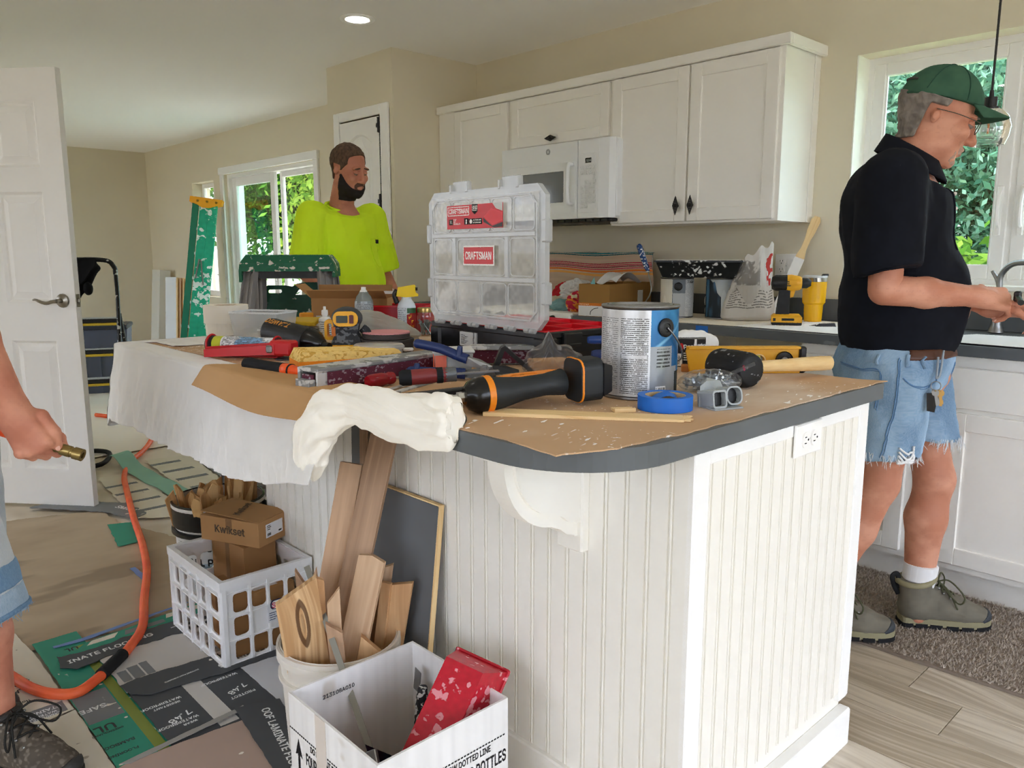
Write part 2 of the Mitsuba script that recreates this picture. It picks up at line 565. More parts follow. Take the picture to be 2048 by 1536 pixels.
dM = frame((PX + 0.022, 4.705, 0.01), (0, -1, 0))
d1 = struct('door_1', tf(panel_slab(0.455, 2.05, 0.035, [(0.075, 0.38, 1.0, 2.0 - 0.04, 0.06), (0.075, 0.38, 0.15, 0.86, 0)]), dM), TRIM,
            label='white arched-panel pantry door behind the man in the bright shirt')
for z in (2.005, 1.544, 1.092, 0.3):
    d1('hinge', join(tf(cyl(0.008, -0.045, 0.045, 10), Tm(PX - 0.021, 4.243, z)), bx(PX - 0.021, PX - 0.012, 4.245, 4.27, z - 0.012, z + 0.012)), BLACK)
d1('gap', bx(PX - 0.0145, PX + 0.001, 4.2385, 4.2435, 0.02, 2.06), BLACK)

# patio door: casing, frame, fixed and sliding sash
struct('trim_2', join(bx(XW - 0.022, XW, PD[0] - 0.075, PD[0], 0, 2.03, 0.004), bx(XW - 0.022, XW, PD[1], PD[1] + 0.07, 0, 2.03, 0.004),
                      bx(XW - 0.03, XW, PD[0] - 0.085, PD[1] + 0.08, 2.02, 2.09, 0.004)), TRIM, label='white casing around the sliding patio door')


def sash(x, y0, y1, z0, z1, w, t=0.035, top=None):
    tp = top or w
    return join(bx(x, x + t, y0, y0 + w, z0, z1, 0.004), bx(x, x + t, y1 - w, y1, z0, z1, 0.004), bx(x, x + t, y0 + w, y1 - w, z1 - tp, z1, 0.004), bx(x, x + t, y0 + w, y1 - w, z0, z0 + w * 1.2, 0.004))


def pane(x, y0, y1, z0, z1):
    return trimesh.Trimesh([(x, y0, z0), (x, y1, z0), (x, y1, z1), (x, y0, z1)], [(0, 1, 2), (0, 2, 3)], process=False)


pdoor = struct('door_2', None, None) if False else Thing('door_2', 'white sliding patio door with one green-tinted and one clear panel', None, kind='structure')
pdoor('frame', join(bx(XW + 0.03, XW + 0.19, PD[0], PD[0] + 0.035, PD[2], PD[3]), bx(XW + 0.03, XW + 0.19, PD[1] - 0.04, PD[1], PD[2], PD[3]), bx(XW + 0.03, XW + 0.19, PD[0], PD[1], PD[3] - 0.035, PD[3]),
                    bx(XW - 0.02, XW + 0.19, PD[0], PD[1], 0.0, PD[2])), TRIM)
s1 = pdoor('sash', sash(XW + 0.065, 7.14, 8.06, PD[2], 1.985, 0.085), TRIM)
pdoor('pane', pane(XW + 0.082, 7.21, 7.99, 0.12, 1.91), 'pane_teal', up=s1)
s2 = pdoor('sash', sash(XW + 0.115, 6.285, 7.12, PD[2], 1.985, 0.05), TRIM)
pdoor('pane', pane(XW + 0.132, 6.33, 7.08, 0.07, 1.94), 'pane_clear', up=s2)
pdoor('handle', bx(XW + 0.045, XW + 0.066, 7.16, 7.185, 0.95, 1.2, 0.008), TRIM, up=s1)

# kitchen window with two sashes
w1 = Thing('window_1', 'white two-sash kitchen window above the sink', None, kind='structure')
x = XW + 0.115
w1('frame', join(bx(x, x + 0.06, KW[0], KW[0] + 0.03, KW[2], KW[3]), bx(x, x + 0.06, KW[1] - 0.03, KW[1], KW[2], KW[3]), bx(x, x + 0.06, KW[0], KW[1], KW[3] - 0.03, KW[3]), bx(x, x + 0.06, KW[0], KW[1], KW[2], KW[2] + 0.03),
                 bx(x + 0.004, x + 0.06, 0.965, 0.985, KW[2], KW[3])), TRIM)
for a, b, hy in ((0.985, KW[1] - 0.03, 1.015), (KW[0] + 0.03, 0.965, 0.935)):
    s = w1('sash', sash(x - 0.004, a, b, KW[2] + 0.028, KW[3] - 0.028, 0.052, 0.04), TRIM)
    w1('bead', join(bx(x + 0.004, x + 0.012, a + 0.05, a + 0.058, KW[2] + 0.07, KW[3] - 0.075), bx(x + 0.004, x + 0.012, b - 0.058, b - 0.05, KW[2] + 0.07, KW[3] - 0.075)), TRIM, up=s)
    w1('pane', pane(x + 0.018, a + 0.04, b - 0.04, KW[2] + 0.06, KW[3] - 0.06), 'pane_cyan', up=s)
    hz = 1.4
    w1('handle', tube(spline([(x - 0.004, hy, hz - 0.075), (x - 0.03, hy, hz - 0.05), (x - 0.034, hy, hz + 0.03), (x - 0.006, hy, hz + 0.075)], 6), [0.009] * 19, 8), TRIM, up=s)
    w1('keeper', bx(x - 0.012, x - 0.003, hy - 0.012, hy + 0.012, hz - 0.11, hz + 0.09, 0.004), TRIM, up=s)
struct('trim_3', join(bx(XW + 0.001, XW + 0.115, KW[1] - 0.006, KW[1] - 0.0005, KW[2], KW[3]), bx(XW + 0.001, XW + 0.115, KW[0] + 0.0005, KW[0] + 0.006, KW[2], KW[3]),
                      bx(XW - 0.012, XW + 0.115, KW[0] + 0.001, KW[1] - 0.001, KW[2] - 0.012, KW[2] + 0.008, 0.003)), mat('#eef0e6', 0.5), label='pale sill and reveal of the kitchen window')

w2 = Thing('window_2', 'narrow white window behind the green ladder', None, kind='structure')
w2('sash', sash(XW + 0.11, LW[0], LW[1], LW[2], LW[3], 0.05), TRIM)
w2('pane', pane(XW + 0.13, LW[0] + 0.04, LW[1] - 0.04, LW[2] + 0.04, LW[3] - 0.04), 'pane_clear')
w2('muntin', bx(XW + 0.115, XW + 0.14, 8.62, 8.655, LW[2] + 0.04, LW[3] - 0.04), TRIM)
# unseen window and glazed door, added outside the view to light the room
w3 = Thing('window_3', 'wide unseen window added in the wall behind the viewer for fill light', None, kind='structure')
w3('sash', join(sash(LEFTX - 0.1, -1.5, 0.2, 0.5, 2.1, 0.06), sash(LEFTX - 0.1, 0.2, 1.9, 0.5, 2.1, 0.06)), TRIM)
d4 = Thing('door_4', 'wide unseen glazed door added in the wall beside the viewer for side light', None, kind='structure')
d4('sash', join(*[tf(sash(0, a, a + 1.367, 0.06, 2.12, 0.07), frame((0, BACKY - 0.1, 0), (0, -1, 0))) for a in (-1.2, 0.167, 1.533)]), TRIM)
# baseboards in view
struct('baseboard_far', bx(0.53, XW, FARY - 0.015, FARY, 0, 0.1, 0.004), TRIM)
struct('baseboard_back', join(bx(XW - 0.015, XW, 8.18, FARY - 0.015, 0, 0.1, 0.004), bx(XW - 0.015, XW, PY1, 6.17, 0, 0.1, 0.004)), TRIM)

# open white six-panel door
DD = np.array([-0.64, 0.768, 0])
dm = frame((1.062, 4.085, 0.008), DD)
PW = 0.762
# local x runs from the latch edge to the hinge; the face towards the camera is local +y side, so mirror the slab
pn = []
for x0, x1 in ((0.115, 0.345), (0.417, 0.647)):
    for z0, z1 in ((1.60, 1.89), (0.985, 1.49), (0.18, 0.805)):
        pn.append((x0, x1, z0, z1, 0))
sl = panel_slab(PW, 2.03, 0.035, pn)
sl.vertices[:, 1] *= -1
sl.faces = sl.faces[:, ::-1]
d3 = struct('door_3', None, None) if False else Thing('door_3', 'open white six-panel interior door at the left with a lever handle', None, kind='structure', M=dm)
d3('slab', sl, mat('#e6e5e2', 0.5))
d3('latch_plate', bx(-0.0015, 0.004, 0.006, 0.03, 0.965, 1.025), NICKEL)
d3('latch', bx(-0.011, 0.0, 0.012, 0.024, 0.985, 1.005, 0.003), NICKEL)
h0 = d3('handle', tf(lathe([(0, 0), (0.031, 0), (0.033, 0.004), (0.030, 0.010), (0.018, 0.013), (0.011, 0.016), (0.010, 0.045), (0, 0.047)], 28), frame((0.062, 0.035, 0.995), (1, 0, 0), (0, 1, 0))), NICKEL, 35)
lv = spline([(0.062, 0.078, 0.995), (0.085, 0.082, 0.992), (0.115, 0.082, 0.985), (0.145, 0.082, 0.993), (0.168, 0.080, 1.001), (0.180, 0.080, 1.000)], 8)
d3('lever', tube(lv, np.interp(np.linspace(0, 1, len(lv)), [0, .15, .6, 1], [0.010, 0.009, 0.0075, 0.004]), 10), NICKEL, True, up=h0)
struct('trim_4', bx(0.42, 0.56, 4.66, 4.72, 0, CZ, 0.003), TRIM, label='white jamb that the open door hangs from')

# recessed ceiling light
EMIT = {'type': 'area', 'radiance': {'type': 'rgb', 'value': [15.0, 14.4, 13.4]}}


def downlight(x, y, label):
    t = Thing('ceiling_light', label, 'ceiling light', Tm(x, y, CZ), 'recessed ceiling lights')
    t('trim_ring', lathe([(0.062, 0.0), (0.066, -0.006), (0.088, -0.008), (0.092, -0.003), (0.092, 0.0)], 40), WHITE, 40)
    t('diffuser', tf(trimesh.Trimesh(*disk(0.063, 32), process=False), Tm(0, 0, -0.004)), WHITE)
    scene[t.k + '__diffuser']['emitter'] = EMIT


def disk(r, n):
    a = np.arange(n) * 2 * np.pi / n
    v = np.vstack([np.stack([r * np.cos(a), r * np.sin(a), 0 * a], 1), [[0, 0, 0]]])
    i = np.arange(n)
    return v, np.stack([(i + 1) % n, i, i * 0 + n], 1)


downlight(2.42, 3.76, 'lit round recessed light in the ceiling')
downlight(0.6, 1.9, 'added unseen ceiling light over the open floor in front of the island')  # extra lamp out of view, added to light the open floor
downlight(2.35, 0.6, 'added unseen ceiling light over the aisle beside the island')  # another unseen lamp, added to light the aisle

# ---------------------------------------------------------------- outside
solo('lawn', 'mown grass outside the windows', 'grass', bx(XW + 0.25, 40, -25, 45, -0.35, -0.25), pmat(lambda p, n, uv: mix(lin('#6c7a4c'), lin('#939f70'), fbm(p.x * 2, p.y * 2, 0, 3)), 0.9), kind='stuff')
solo('patio_slab', 'pale concrete patio outside the sliding door', 'patio', bx(XW + 0.26, XW + 3.6, 4.9, 10.6, -0.25, -0.12), mat('#cfd0cc', 0.9))
BARK = mat('#4c4438', 0.9)
LEAF = []
for i, h in enumerate(('#3f6a2a', '#5f8a35', '#93b44c', '#2f5527', '#7ba68a', '#a3c6ad', '#5f8d74')):  # last three greens are paler: hazy window reflection put into the leaf colour
    scene['leaf_%d' % i] = {'type': 'principledthin', 'base_color': rgbd(h), 'roughness': 0.6, 'diff_trans': 0.7}
    LEAF.append('leaf_%d' % i)


def tree(c, r, nleaf, ls, kinds, label, seed, trunk=0.12, cat='tree', clumps=26):
    g = np.random.default_rng(seed)
    t = Thing('tree' if cat == 'tree' else 'bush', label, cat)
    c = np.array(c, float)
    r = np.array(r, float)
    d = g.normal(size=(clumps, 3))
    d /= np.linalg.norm(d, axis=1, keepdims=True)
    cc = c + d * r * (0.35 + 0.6 * g.random((clumps, 1)))
    wood_ = [tube(spline([(c[0], c[1], -0.25), (c[0] + 0.1, c[1] + 0.15, c[2] * 0.4), tuple(c)], 5), np.linspace(trunk, trunk * 0.4, 11), 8)]
    for q in cc[:10]:
        m = (np.array([c[0], c[1], c[2] * 0.5]) + q) / 2 + g.normal(size=3) * 0.15
        wood_.append(tube(spline([(c[0], c[1], c[2] * 0.45), m, q], 4), np.linspace(trunk * 0.4, 0.01, 9), 5))
    t('trunk', join(wood_), BARK)
    for ki, kind in enumerate(kinds):
        n = nleaf // len(kinds)
        w = g.integers(0, clumps, n)
        P = cc[w] + g.normal(size=(n, 3)) * r * 0.2
        a = g.normal(size=(n, 3))
        a /= np.linalg.norm(a, axis=1, keepdims=True)
        b = np.cross(a, g.normal(size=(n, 3)))
        b /= np.linalg.norm(b, axis=1, keepdims=True)
        s = ls * (0.6 + 0.8 * g.random((n, 1)))
        V = np.stack([P - a * s, P + b * s * 0.45, P + a * s, P - b * s * 0.45], 1).reshape(-1, 3)
        i = np.arange(n)[:, None] * 4
        t('leaves', trimesh.Trimesh(V, np.vstack([i + [0, 1, 2], i + [0, 2, 3]]), process=False), LEAF[kind], kind='stuff')


tree((8.2, 3.9, 2.4), (1.6, 1.9, 2.2), 60000, 0.042, (4, 6, 5), 'dense leafy tree filling the kitchen window, left one', 11)
tree((8.8, 1.9, 2.6), (1.7, 1.7, 2.3), 60000, 0.042, (4, 5, 6), 'dense leafy tree filling the kitchen window, right one', 12)
tree((6.6, 2.45, 0.75), (0.55, 0.7, 0.7), 7000, 0.06, (2, 1), 'light green bush outside low in the kitchen window', 13, 0.03, 'bush', 14)
tree((10.5, 4.6, 5.0), (2.4, 3.4, 2.4), 16000, 0.13, (0, 3), 'tall tree behind the garden trees at the kitchen window', 17, 0.2)
tree((7.6, 13.9, 2.6), (1.5, 1.7, 2.0), 22000, 0.07, (0, 3, 1), 'tree seen through the green-tinted patio panel', 14)
tree((7.3, 11.2, 2.2), (1.3, 1.1, 2.2), 26000, 0.06, (2, 1, 2), 'bright yellow-green tree seen through the clear patio panel', 15)
tree((9.8, 17.5, 3.6), (2.2, 2.4, 2.4), 14000, 0.12, (3, 0), 'far tree behind the patio', 16)
sh = Thing('garden_shed', 'white garden shed beyond the patio door', 'shed', frame((10.4, 17.9, -0.25), (0.55, -0.83, 0)))
sh('wall', join(bx(-1.2, 1.2, 0, 1.5, 0, 1.5)), mat('#e4e8ea', 0.6))
sh('roof', extr([(-1.35, 1.48), (0, 2.05), (1.35, 1.48), (1.35, 1.56), (0, 2.14), (-1.35, 1.56)], 1.7), mat('#b9c0c2', 0.7), M=np.array([[1, 0, 0, 0], [0, 0, 1, -0.1], [0, 1, 0, 0], [0, 0, 0, 1.0]]))
for a in (-0.55, 0.02):
    sh('door', bx(a, a + 0.53, -0.02, 0.02, 0.05, 1.35, 0.01), mat('#d7dde0', 0.6))

# ---------------------------------------------------------------- upper cabinets on the back wall
def shaker(y0, y1, z0, z1, x, fr=0.06, top=None, t=0.02, rec=0.009):
    """shaker door facing -x with its front at x"""
    tp = top or fr
    return join(bx(x, x + t, y0, y0 + fr, z0, z1, 0.0025), bx(x, x + t, y1 - fr, y1, z0, z1, 0.0025), bx(x, x + t, y0 + fr - 0.001, y1 - fr + 0.001, z1 - tp, z1, 0.0025),
                bx(x, x + t, y0 + fr - 0.001, y1 - fr + 0.001, z0, z0 + fr, 0.0025), bx(x + rec, x + t - 0.002, y0 + fr - 0.002, y1 - fr + 0.002, z0 + fr - 0.002, z1 - tp + 0.002))


def leafknob(up):
    """black pierced diamond knob: base post and a flat pointed grille"""
    w, h = 0.017, 0.045
    post = cyl(0.006, 0, 0.022, 10)
    d = [(0, -h), (w * 0.45, -h * 0.55), (w, 0), (w * 0.45, h * 0.55), (0, h), (-w * 0.45, h * 0.55), (-w, 0), (-w * 0.45, -h * 0.55)]
    hol = []
    for i in range(-1, 2):
        for j in range(-2, 3):
            cx, cz = i * 0.0085 + (0.004 if j % 2 else 0), j * 0.011
            if abs(cx) / w + abs(cz) / h < 0.72:
                hol.append([(cx, cz - 0.0035), (cx + 0.0026, cz), (cx, cz + 0.0035), (cx - 0.0026, cz)])
    plate = extr(d, 0.004, hol, 0.019)
    return join(post, plate, ball(0.007, (0, 0, 0.024), (1, 1, 0.6), 2))


XD = 3.22
IRON = mat('#191613', 0.4, 0.6)
kM = lambda y, z, rot=0: on_front((XD, y, z), (0, -1, 0), (0, 0, 1)) @ Rm('z', rot)
KW0, KW1 = 1.755, 2.688
c1 = Thing('upper_cabinet', 'white two-door wall cabinet to the right of the microwave', 'cabinet')
c1('carcass', join(bx(XD + 0.02, XW, KW0, KW1, 1.362, 2.1), bx(XD + 0.016, XD + 0.05, KW0 - 0.004, KW0 + 0.03, 1.362, 2.1, 0.002), bx(XW - 0.05, XW, KW0 - 0.006, KW0, 1.36, 2.1, 0.002)), CAB)
for a, b, ky in ((2.224, 2.679, 2.262), (1.770, 2.213, 2.180)):
    d = c1('door', shaker(a, b, 1.372, 2.082, XD), CAB)
    c1('knob', leafknob(0), IRON, up=d, M=kM(ky, 1.446))
c2 = Thing('upper_cabinet', 'short white cabinet with one wide flap door above the microwave', 'cabinet')
c2('carcass', bx(XD + 0.02, XW, KW1 + 0.002, 3.446, 1.802, 2.1), CAB)
d = c2('door', shaker(2.704, 3.430, 1.815, 2.082, XD, 0.055), CAB)
c2('knob', leafknob(0), IRON, up=d, M=kM(3.096, 1.842, 90))
c3 = Thing('upper_cabinet', 'white single-door wall cabinet to the left of the microwave', 'cabinet')
c3('carcass', bx(XD + 0.02, XW, 3.448, 4.075, 1.362, 2.1), CAB)
c3('door', shaker(3.462, 3.945, 1.372, 2.082, XD), CAB)
c3('filler', join(bx(XD + 0.006, XD + 0.03, 3.952, 4.06, 1.362, 2.095, 0.002), bx(XD + 0.012, XD + 0.03, 4.06, 4.112, 1.362, 2.095, 0.002)), CAB)
solo('crown_board', 'flat white crown board along the top of the wall cabinets', 'trim', join(bx(XD - 0.012, XD + 0.012, 1.72, 4.11, 2.086, 2.13, 0.003), bx(XD + 0.012, XW, 1.72, 1.744, 2.086, 2.13, 0.003), bx(XD, XW, 1.73, 4.11, 2.12, 2.13)), CAB)

# ---------------------------------------------------------------- microwave
MW = mat('#eceff2', 0.28, spec=0.5)
mx = 3.15
mwv = Thing('microwave', 'white over-the-range microwave under the short wall cabinet', 'microwave')
mwv('body', join(bx(mx + 0.03, XW, 2.70, 3.43, 1.40, 1.80, 0.004), bx(mx + 0.03, XW, 2.612, 2.70, 1.40, 1.80, 0.012)), MW)
WY0, WY1, WZ0, WZ1 = 2.945, 3.352, 1.490, 1.653
dr_ = extr([(2.848, 1.402), (3.428, 1.402), (3.428, 1.798), (2.848, 1.798)], 0.034, [[(WY0, WZ0), (WY1, WZ0), (WY1, WZ1), (WY0, WZ1)]])
YZ = np.array([[0, 0, -1, mx + 0.032], [1, 0, 0, 0], [0, 1, 0, 0], [0, 0, 0, 1.0]])
dr_ = tf(dr_, YZ)
dr_.faces = dr_.faces if dr_.volume > 0 else dr_.faces[:, ::-1]
d = mwv('door', join(dr_, tf(extr(rrect(0.56, 0.272, 0.012, 4, (3.14, 1.565)), 0.003, [rrect(0.545, 0.258, 0.01, 4, (3.14, 1.565))[::-1]], 0.033), YZ)), MW)
mwv('window', bx(mx + 0.006, mx + 0.012, WY0, WY1, WZ0, WZ1), mat('#70757a', 0.08, spec=0.7), up=d)
mwv('handle', join(tube(spline([(mx - 0.002, 2.882, 1.682), (mx - 0.035, 2.882, 1.672), (mx - 0.04, 2.882, 1.58), (mx - 0.035, 2.882, 1.488), (mx - 0.002, 2.882, 1.478)], 6), 0.011, 10)), MW, True, up=d)
lg = mwv('badge', tf(cyl(0.015, 0, 0.002, 24), on_front((mx - 0.002, 3.06, 1.760), (0, -1, 0), (0, 0, 1))), mat('#8f9498', 0.35, 0.7), up=d)
mwv('lettering', join(tf(words('GE', 0.012, 0.0005, True, True), on_front((mx - 0.0042, 3.06, 1.760), (0, -1, 0), (0, 0, 1)))), mat('#e6e8ea', 0.4), up=d)
cp = mwv('control_panel', join(bx(mx, mx + 0.034, 2.704, 2.845, 1.402, 1.798, 0.003), bx(mx - 0.001, mx + 0.002, 2.722, 2.828, 1.43, 1.73, 0.001),
                               tf(extr([(2.612, mx + 0.034), (2.612, mx + 0.028), (2.64, mx + 0.008), (2.70, mx), (2.706, mx), (2.706, mx + 0.034)], 0.396, z0=1.402), np.array([[0, 1, 0, 0], [1, 0, 0, 0], [0, 0, 1, 0], [0, 0, 0, 1.0]]))), MW)
mwv('display', bx(mx - 0.002, mx, 2.752, 2.792, 1.682, 1.706), mat('#0a0c0c', 0.15), up=cp)
mwv('digits', tf(words('12:42', 0.011, 0.0004, True, True), on_front((mx - 0.0022, 2.764, 1.694), (0, -1, 0), (0, 0, 1))), mat('#dfe8ea', 0.5), up=cp)
keys_ = []
for r in range(9):
    for q in range(4):
        if (r == 2 and q < 3) or (r == 3 and q == 0) or (r == 8 and q > 1):
            continue
        y, z = 2.812 - q * 0.027, 1.66 - r * 0.0245
        keys_.append(tf(join(words('%d' % ((r * 3 + q) % 10), 0.007, 0.0003, False, True), tf(words('COOK' if (r + q) % 2 else 'TIME', 0.003, 0.0003, False, True), Tm(0, -0.008, 0))), on_front((mx - 0.0012, y, z), (0, -1, 0), (0, 0, 1))))
        keys_.append(tf(extr(rrect(0.021, 0.019, 0.002, 2), 0.0003, [rrect(0.0198, 0.0178, 0.002, 2)[::-1]]), on_front((mx - 0.0012, y, z - 0.002), (0, -1, 0), (0, 0, 1))))
mwv('key_print', join(keys_), mat('#7d868c', 0.6), up=cp, kind='stuff')
mwv('vent', join(bx(mx + 0.02, XW - 0.02, 2.63, 3.42, 1.383, 1.40, 0.004), *[bx(mx + 0.012, mx + 0.02, 2.65 + 0.05 * i, 2.69 + 0.05 * i, 1.386, 1.398) for i in range(15)]), BLACK)

# ---------------------------------------------------------------- base run on the back wall
def slate(p, n, uv):
    v = fbm(p.x * 6, p.y * 6, p.z * 6, 4)
    w = noise(p.x * 18 + v * 9, p.y * 18, p.z * 18)
    return mix(mix(lin('#4b4f50'), lin('#62676a'), v), lin('#8a8e8e'), 0.45 * smoothstep(0.80, 0.9, w))


SLATE = pmat(slate, 0.45, spec=0.4)
XF = 2.935
b1 = Thing('base_cabinet', 'white sink base cabinet in front of the man in the black shirt', 'cabinet')
b1('carcass', join(bx(XF + 0.02, XW, -0.9, 0.925, 0.11, 0.876), bx(3.02, 3.06, -0.9, 0.925, 0.0, 0.11)), CAB)
b1('drawer_front', bx(XF, XF + 0.02, -0.02, 0.912, 0.694, 0.836, 0.003), CAB)
b1('door', shaker(0.44, 0.912, 0.135, 0.678, XF, 0.062), CAB)
b1('door', shaker(-0.02, 0.432, 0.135, 0.678, XF, 0.062), CAB)
b2 = Thing('base_cabinet', 'white drawer and door base cabinet beside the open appliance bay', 'cabinet')
b2('carcass', join(bx(XF + 0.02, XW, 0.927, 1.466, 0.11, 0.876), bx(3.02, 3.06, 0.927, 1.466, 0.0, 0.11)), CAB)
b2('drawer_front', bx(XF, XF + 0.02, 1.036, 1.456, 0.694, 0.836, 0.003), CAB)
b2('door', shaker(1.036, 1.456, 0.135, 0.678, XF, 0.062), CAB)
b3 = Thing('base_cabinet', 'white base cabinet between the range and the open appliance bay', 'cabinet')
b3('carcass', join(bx(XF + 0.02, XW, 2.11, 2.655, 0.11, 0.876), bx(3.02, 3.06, 2.11, 2.655, 0.0, 0.11)), CAB)
b3('door', shaker(2.12, 2.64, 0.135, 0.84, XF, 0.062), CAB)
b4 = Thing('base_cabinet', 'white base cabinet between the range and the pantry', 'cabinet')
b4('carcass', join(bx(XF + 0.02, XW, 3.43, 4.11, 0.11, 0.876), bx(3.02, 3.06, 3.43, 4.11, 0.0, 0.11)), CAB)
b4('door', shaker(3.44, 4.10, 0.135, 0.84, XF, 0.062), CAB)
SKX0, SKX1, SKY0, SKY1 = 3.05, 3.44, -0.05, 0.80
ct = Thing('countertop', 'dark slate-look countertop along the back wall with a low backsplash', 'countertop')
slab = extr([(2.92, -0.95), (3.55, -0.95), (3.55, 2.66), (2.92, 2.66)], 0.038, [[(SKX0, SKY0), (SKX1, SKY0), (SKX1, SKY1), (SKX0, SKY1)]], 0.876)
ct('slab', join(slab, bx(2.92, XW, 3.425, 4.112, 0.876, 0.914, 0.003)), SLATE)
ct('backsplash', join(bx(XW - 0.018, XW, -0.95, 2.66, 0.914, 1.014, 0.003), bx(XW - 0.018, XW, 3.425, 4.112, 0.914, 1.014, 0.003)), SLATE)
solo('blue_tape_piece', 'short piece of blue painter tape on the front edge of the dark countertop', 'tape', bx(2.9185, 2.9205, 1.875, 1.935, 0.878, 0.912), mat('#1f63b5', 0.7))
rg = Thing('range', 'white cooking range under the microwave with black knobs', 'stove')
rg('body', bx(2.95, XW, 2.672, 3.412, 0.02, 0.905, 0.006), WHITE)
rg('cooktop', bx(2.93, XW - 0.06, 2.672, 3.412, 0.905, 0.922, 0.006), WHITE)
rg('control_panel', bx(2.915, 2.95, 2.675, 3.41, 0.86, 0.915, 0.01), WHITE)
for y in (2.79, 2.90, 3.18, 3.29):
    rg('knob', tf(join(cyl(0.02, 0, 0.008, 20), cyl(0.015, 0.008, 0.03, 16), box(0.006, 0.03, 0.008, (0, 0, 0.033))), on_front((2.915, y, 0.888), (0, -1, 0), (0, 0, 1))), BLACK)
rg('oven_door', bx(2.925, 2.95, 2.68, 3.40, 0.2, 0.85, 0.008), WHITE)
# sink, faucet
sk = Thing('sink', 'stainless steel sink in the dark countertop under the window', 'sink')
sk('basin', join(bx(SKX0, SKX1, SKY0, SKY1, 0.72, 0.725), bx(SKX0, SKX0 + 0.004, SKY0, SKY1, 0.72, 0.915), bx(SKX1 - 0.004, SKX1, SKY0, SKY1, 0.72, 0.915), bx(SKX0, SKX1, SKY0, SKY0 + 0.004, 0.72, 0.915), bx(SKX0, SKX1, SKY1 - 0.004, SKY1, 0.72, 0.915)), STEEL)
sk('rim', extr([(SKX0 - 0.02, SKY0 - 0.02), (SKX1 + 0.06, SKY0 - 0.02), (SKX1 + 0.06, SKY1 + 0.02), (SKX0 - 0.02, SKY1 + 0.02)], 0.004, [[(SKX0 + 0.004, SKY0 + 0.004), (SKX1 - 0.004, SKY0 + 0.004), (SKX1 - 0.004, SKY1 - 0.004), (SKX0 + 0.004, SKY1 - 0.004)]], 0.914), STEEL)
fc = Thing('faucet', 'brushed metal faucet behind the sink', 'faucet', Tm(3.46, 0.93, 0.918))
fc('base', lathe([(0, 0), (0.028, 0), (0.026, 0.012), (0.019, 0.03), (0.018, 0.16), (0, 0.165)], 24), STEEL, 35)
fc('spout', tube(spline([(0, 0, 0.15), (0.0, 0.0, 0.22), (-0.035, -0.05, 0.265), (-0.1, -0.14, 0.26), (-0.12, -0.17, 0.2)], 8), 0.011, 12), STEEL, True)
fc('lever', tube(spline([(0, 0, 0.165), (0.005, 0.012, 0.20), (0.01, 0.035, 0.235)], 6), np.linspace(0.011, 0.006, 13), 10), STEEL, True)


def plate_face(kind):
    """duplex receptacle or rocker in the xy plane, centred"""
    if kind == 'rocker':
        return [('rocker', box(0.033, 0.066, 0.006, (0, 0, 0.006), 0.002), WHITE)]
    out = []
    for s in (1, -1):
        sx, sy = (0, s * 0.0195) if kind == 'duplex' else (s * 0.0195, 0)
        out.append(('socket', tf(extr(rrect(0.034, 0.029, 0.012, 4), 0.006), Tm(sx, sy, 0.003)), WHITE))
        out.append(('slots', join(box(0.002, 0.008, 0.0006, (sx - 0.0065, sy + 0.004, 0.0093)), box(0.002, 0.0065, 0.0006, (sx + 0.0065, sy + 0.004, 0.0093)), tf(cyl(0.0024, 0, 0.0006, 10), Tm(sx, sy - 0.007, 0.009))), INK))
    return out


def outlet(label, M, kinds, w=None):
    t = Thing('outlet', label, 'outlet', M)
    n = len(kinds)
    t('cover_plate', tf(hull([(sx * (0.035 + 0.023 * (n - 1) - b), sy * (0.057 - b), z) for sx in (-1, 1) for sy in (-1, 1) for b, z in ((0, 0), (0, 0.003), (0.003, 0.006))]), Tm()), WHITE)
    for i, kd in enumerate(kinds):
        for pn_, m_, q in plate_face(kd):
            t(pn_, m_, q, M=Tm((i - (n - 1) / 2) * 0.046, 0, 0.0005))
    t('screw', cyl(0.0025, 0.006, 0.0068, 8), STEEL)


outlet('white double wall plate with an outlet and a switch under the wall cabinet end', on_front((XW, 1.86, 1.162), (0, -1, 0), (0, 0, 1)), ['duplex', 'rocker'])
outlet('white single outlet on the wall behind the paint cans', on_front((XW, 2.68, 1.17), (0, -1, 0), (0, 0, 1)), ['duplex'])
outlet('white outlet low on the wall of the far room behind the black step stool', on_front((XW, 9.75, 0.5), (0, -1, 0), (0, 0, 1)), ['duplex'])

# pendant lamp in front of the window
pl = Thing('pendant_lamp', 'clear glass pendant lamp with a bare bulb hanging by the window', 'lamp', Tm(2.78, 0.822, 0.36) @ np.diag([0.86, 0.86, 0.75, 1.0]))
CZ_ = (CZ - 0.36) / 0.75
pl('cord', rod((0, 0, CZ_), (0, 0, 1.80), 0.004, 8), BLACK)
pl('canopy', tf(cyl(0.06, CZ_ - 0.03, CZ_, 24, bev=0.004), Tm()), BLACK)
pl('socket', lathe([(0, 1.80), (0.006, 1.80), (0.008, 1.775), (0.02, 1.772), (0.021, 1.735), (0.028, 1.733), (0.028, 1.722), (0, 1.722)], 24), BLACK, 35)
GLASS = {'type': 'dielectric', 'int_ior': 1.5}
scene['glass_clear'] = GLASS
scene['glass_thin'] = {'type': 'thindielectric'}
prof = [(0.024, 1.728), (0.040, 1.722), (0.062, 1.695), (0.072, 1.655), (0.066, 1.615), (0.055, 1.583)]
pl('glass_shade', lathe(prof + [(r - 0.0025, z) for r, z in prof[::-1]], 40), 'glass_clear', True)
b = pl('bulb', lathe([(0.0, 1.61), (0.018, 1.616), (0.027, 1.635), (0.026, 1.655), (0.013, 1.69), (0.012, 1.722)], 24), 'glass_thin', True)
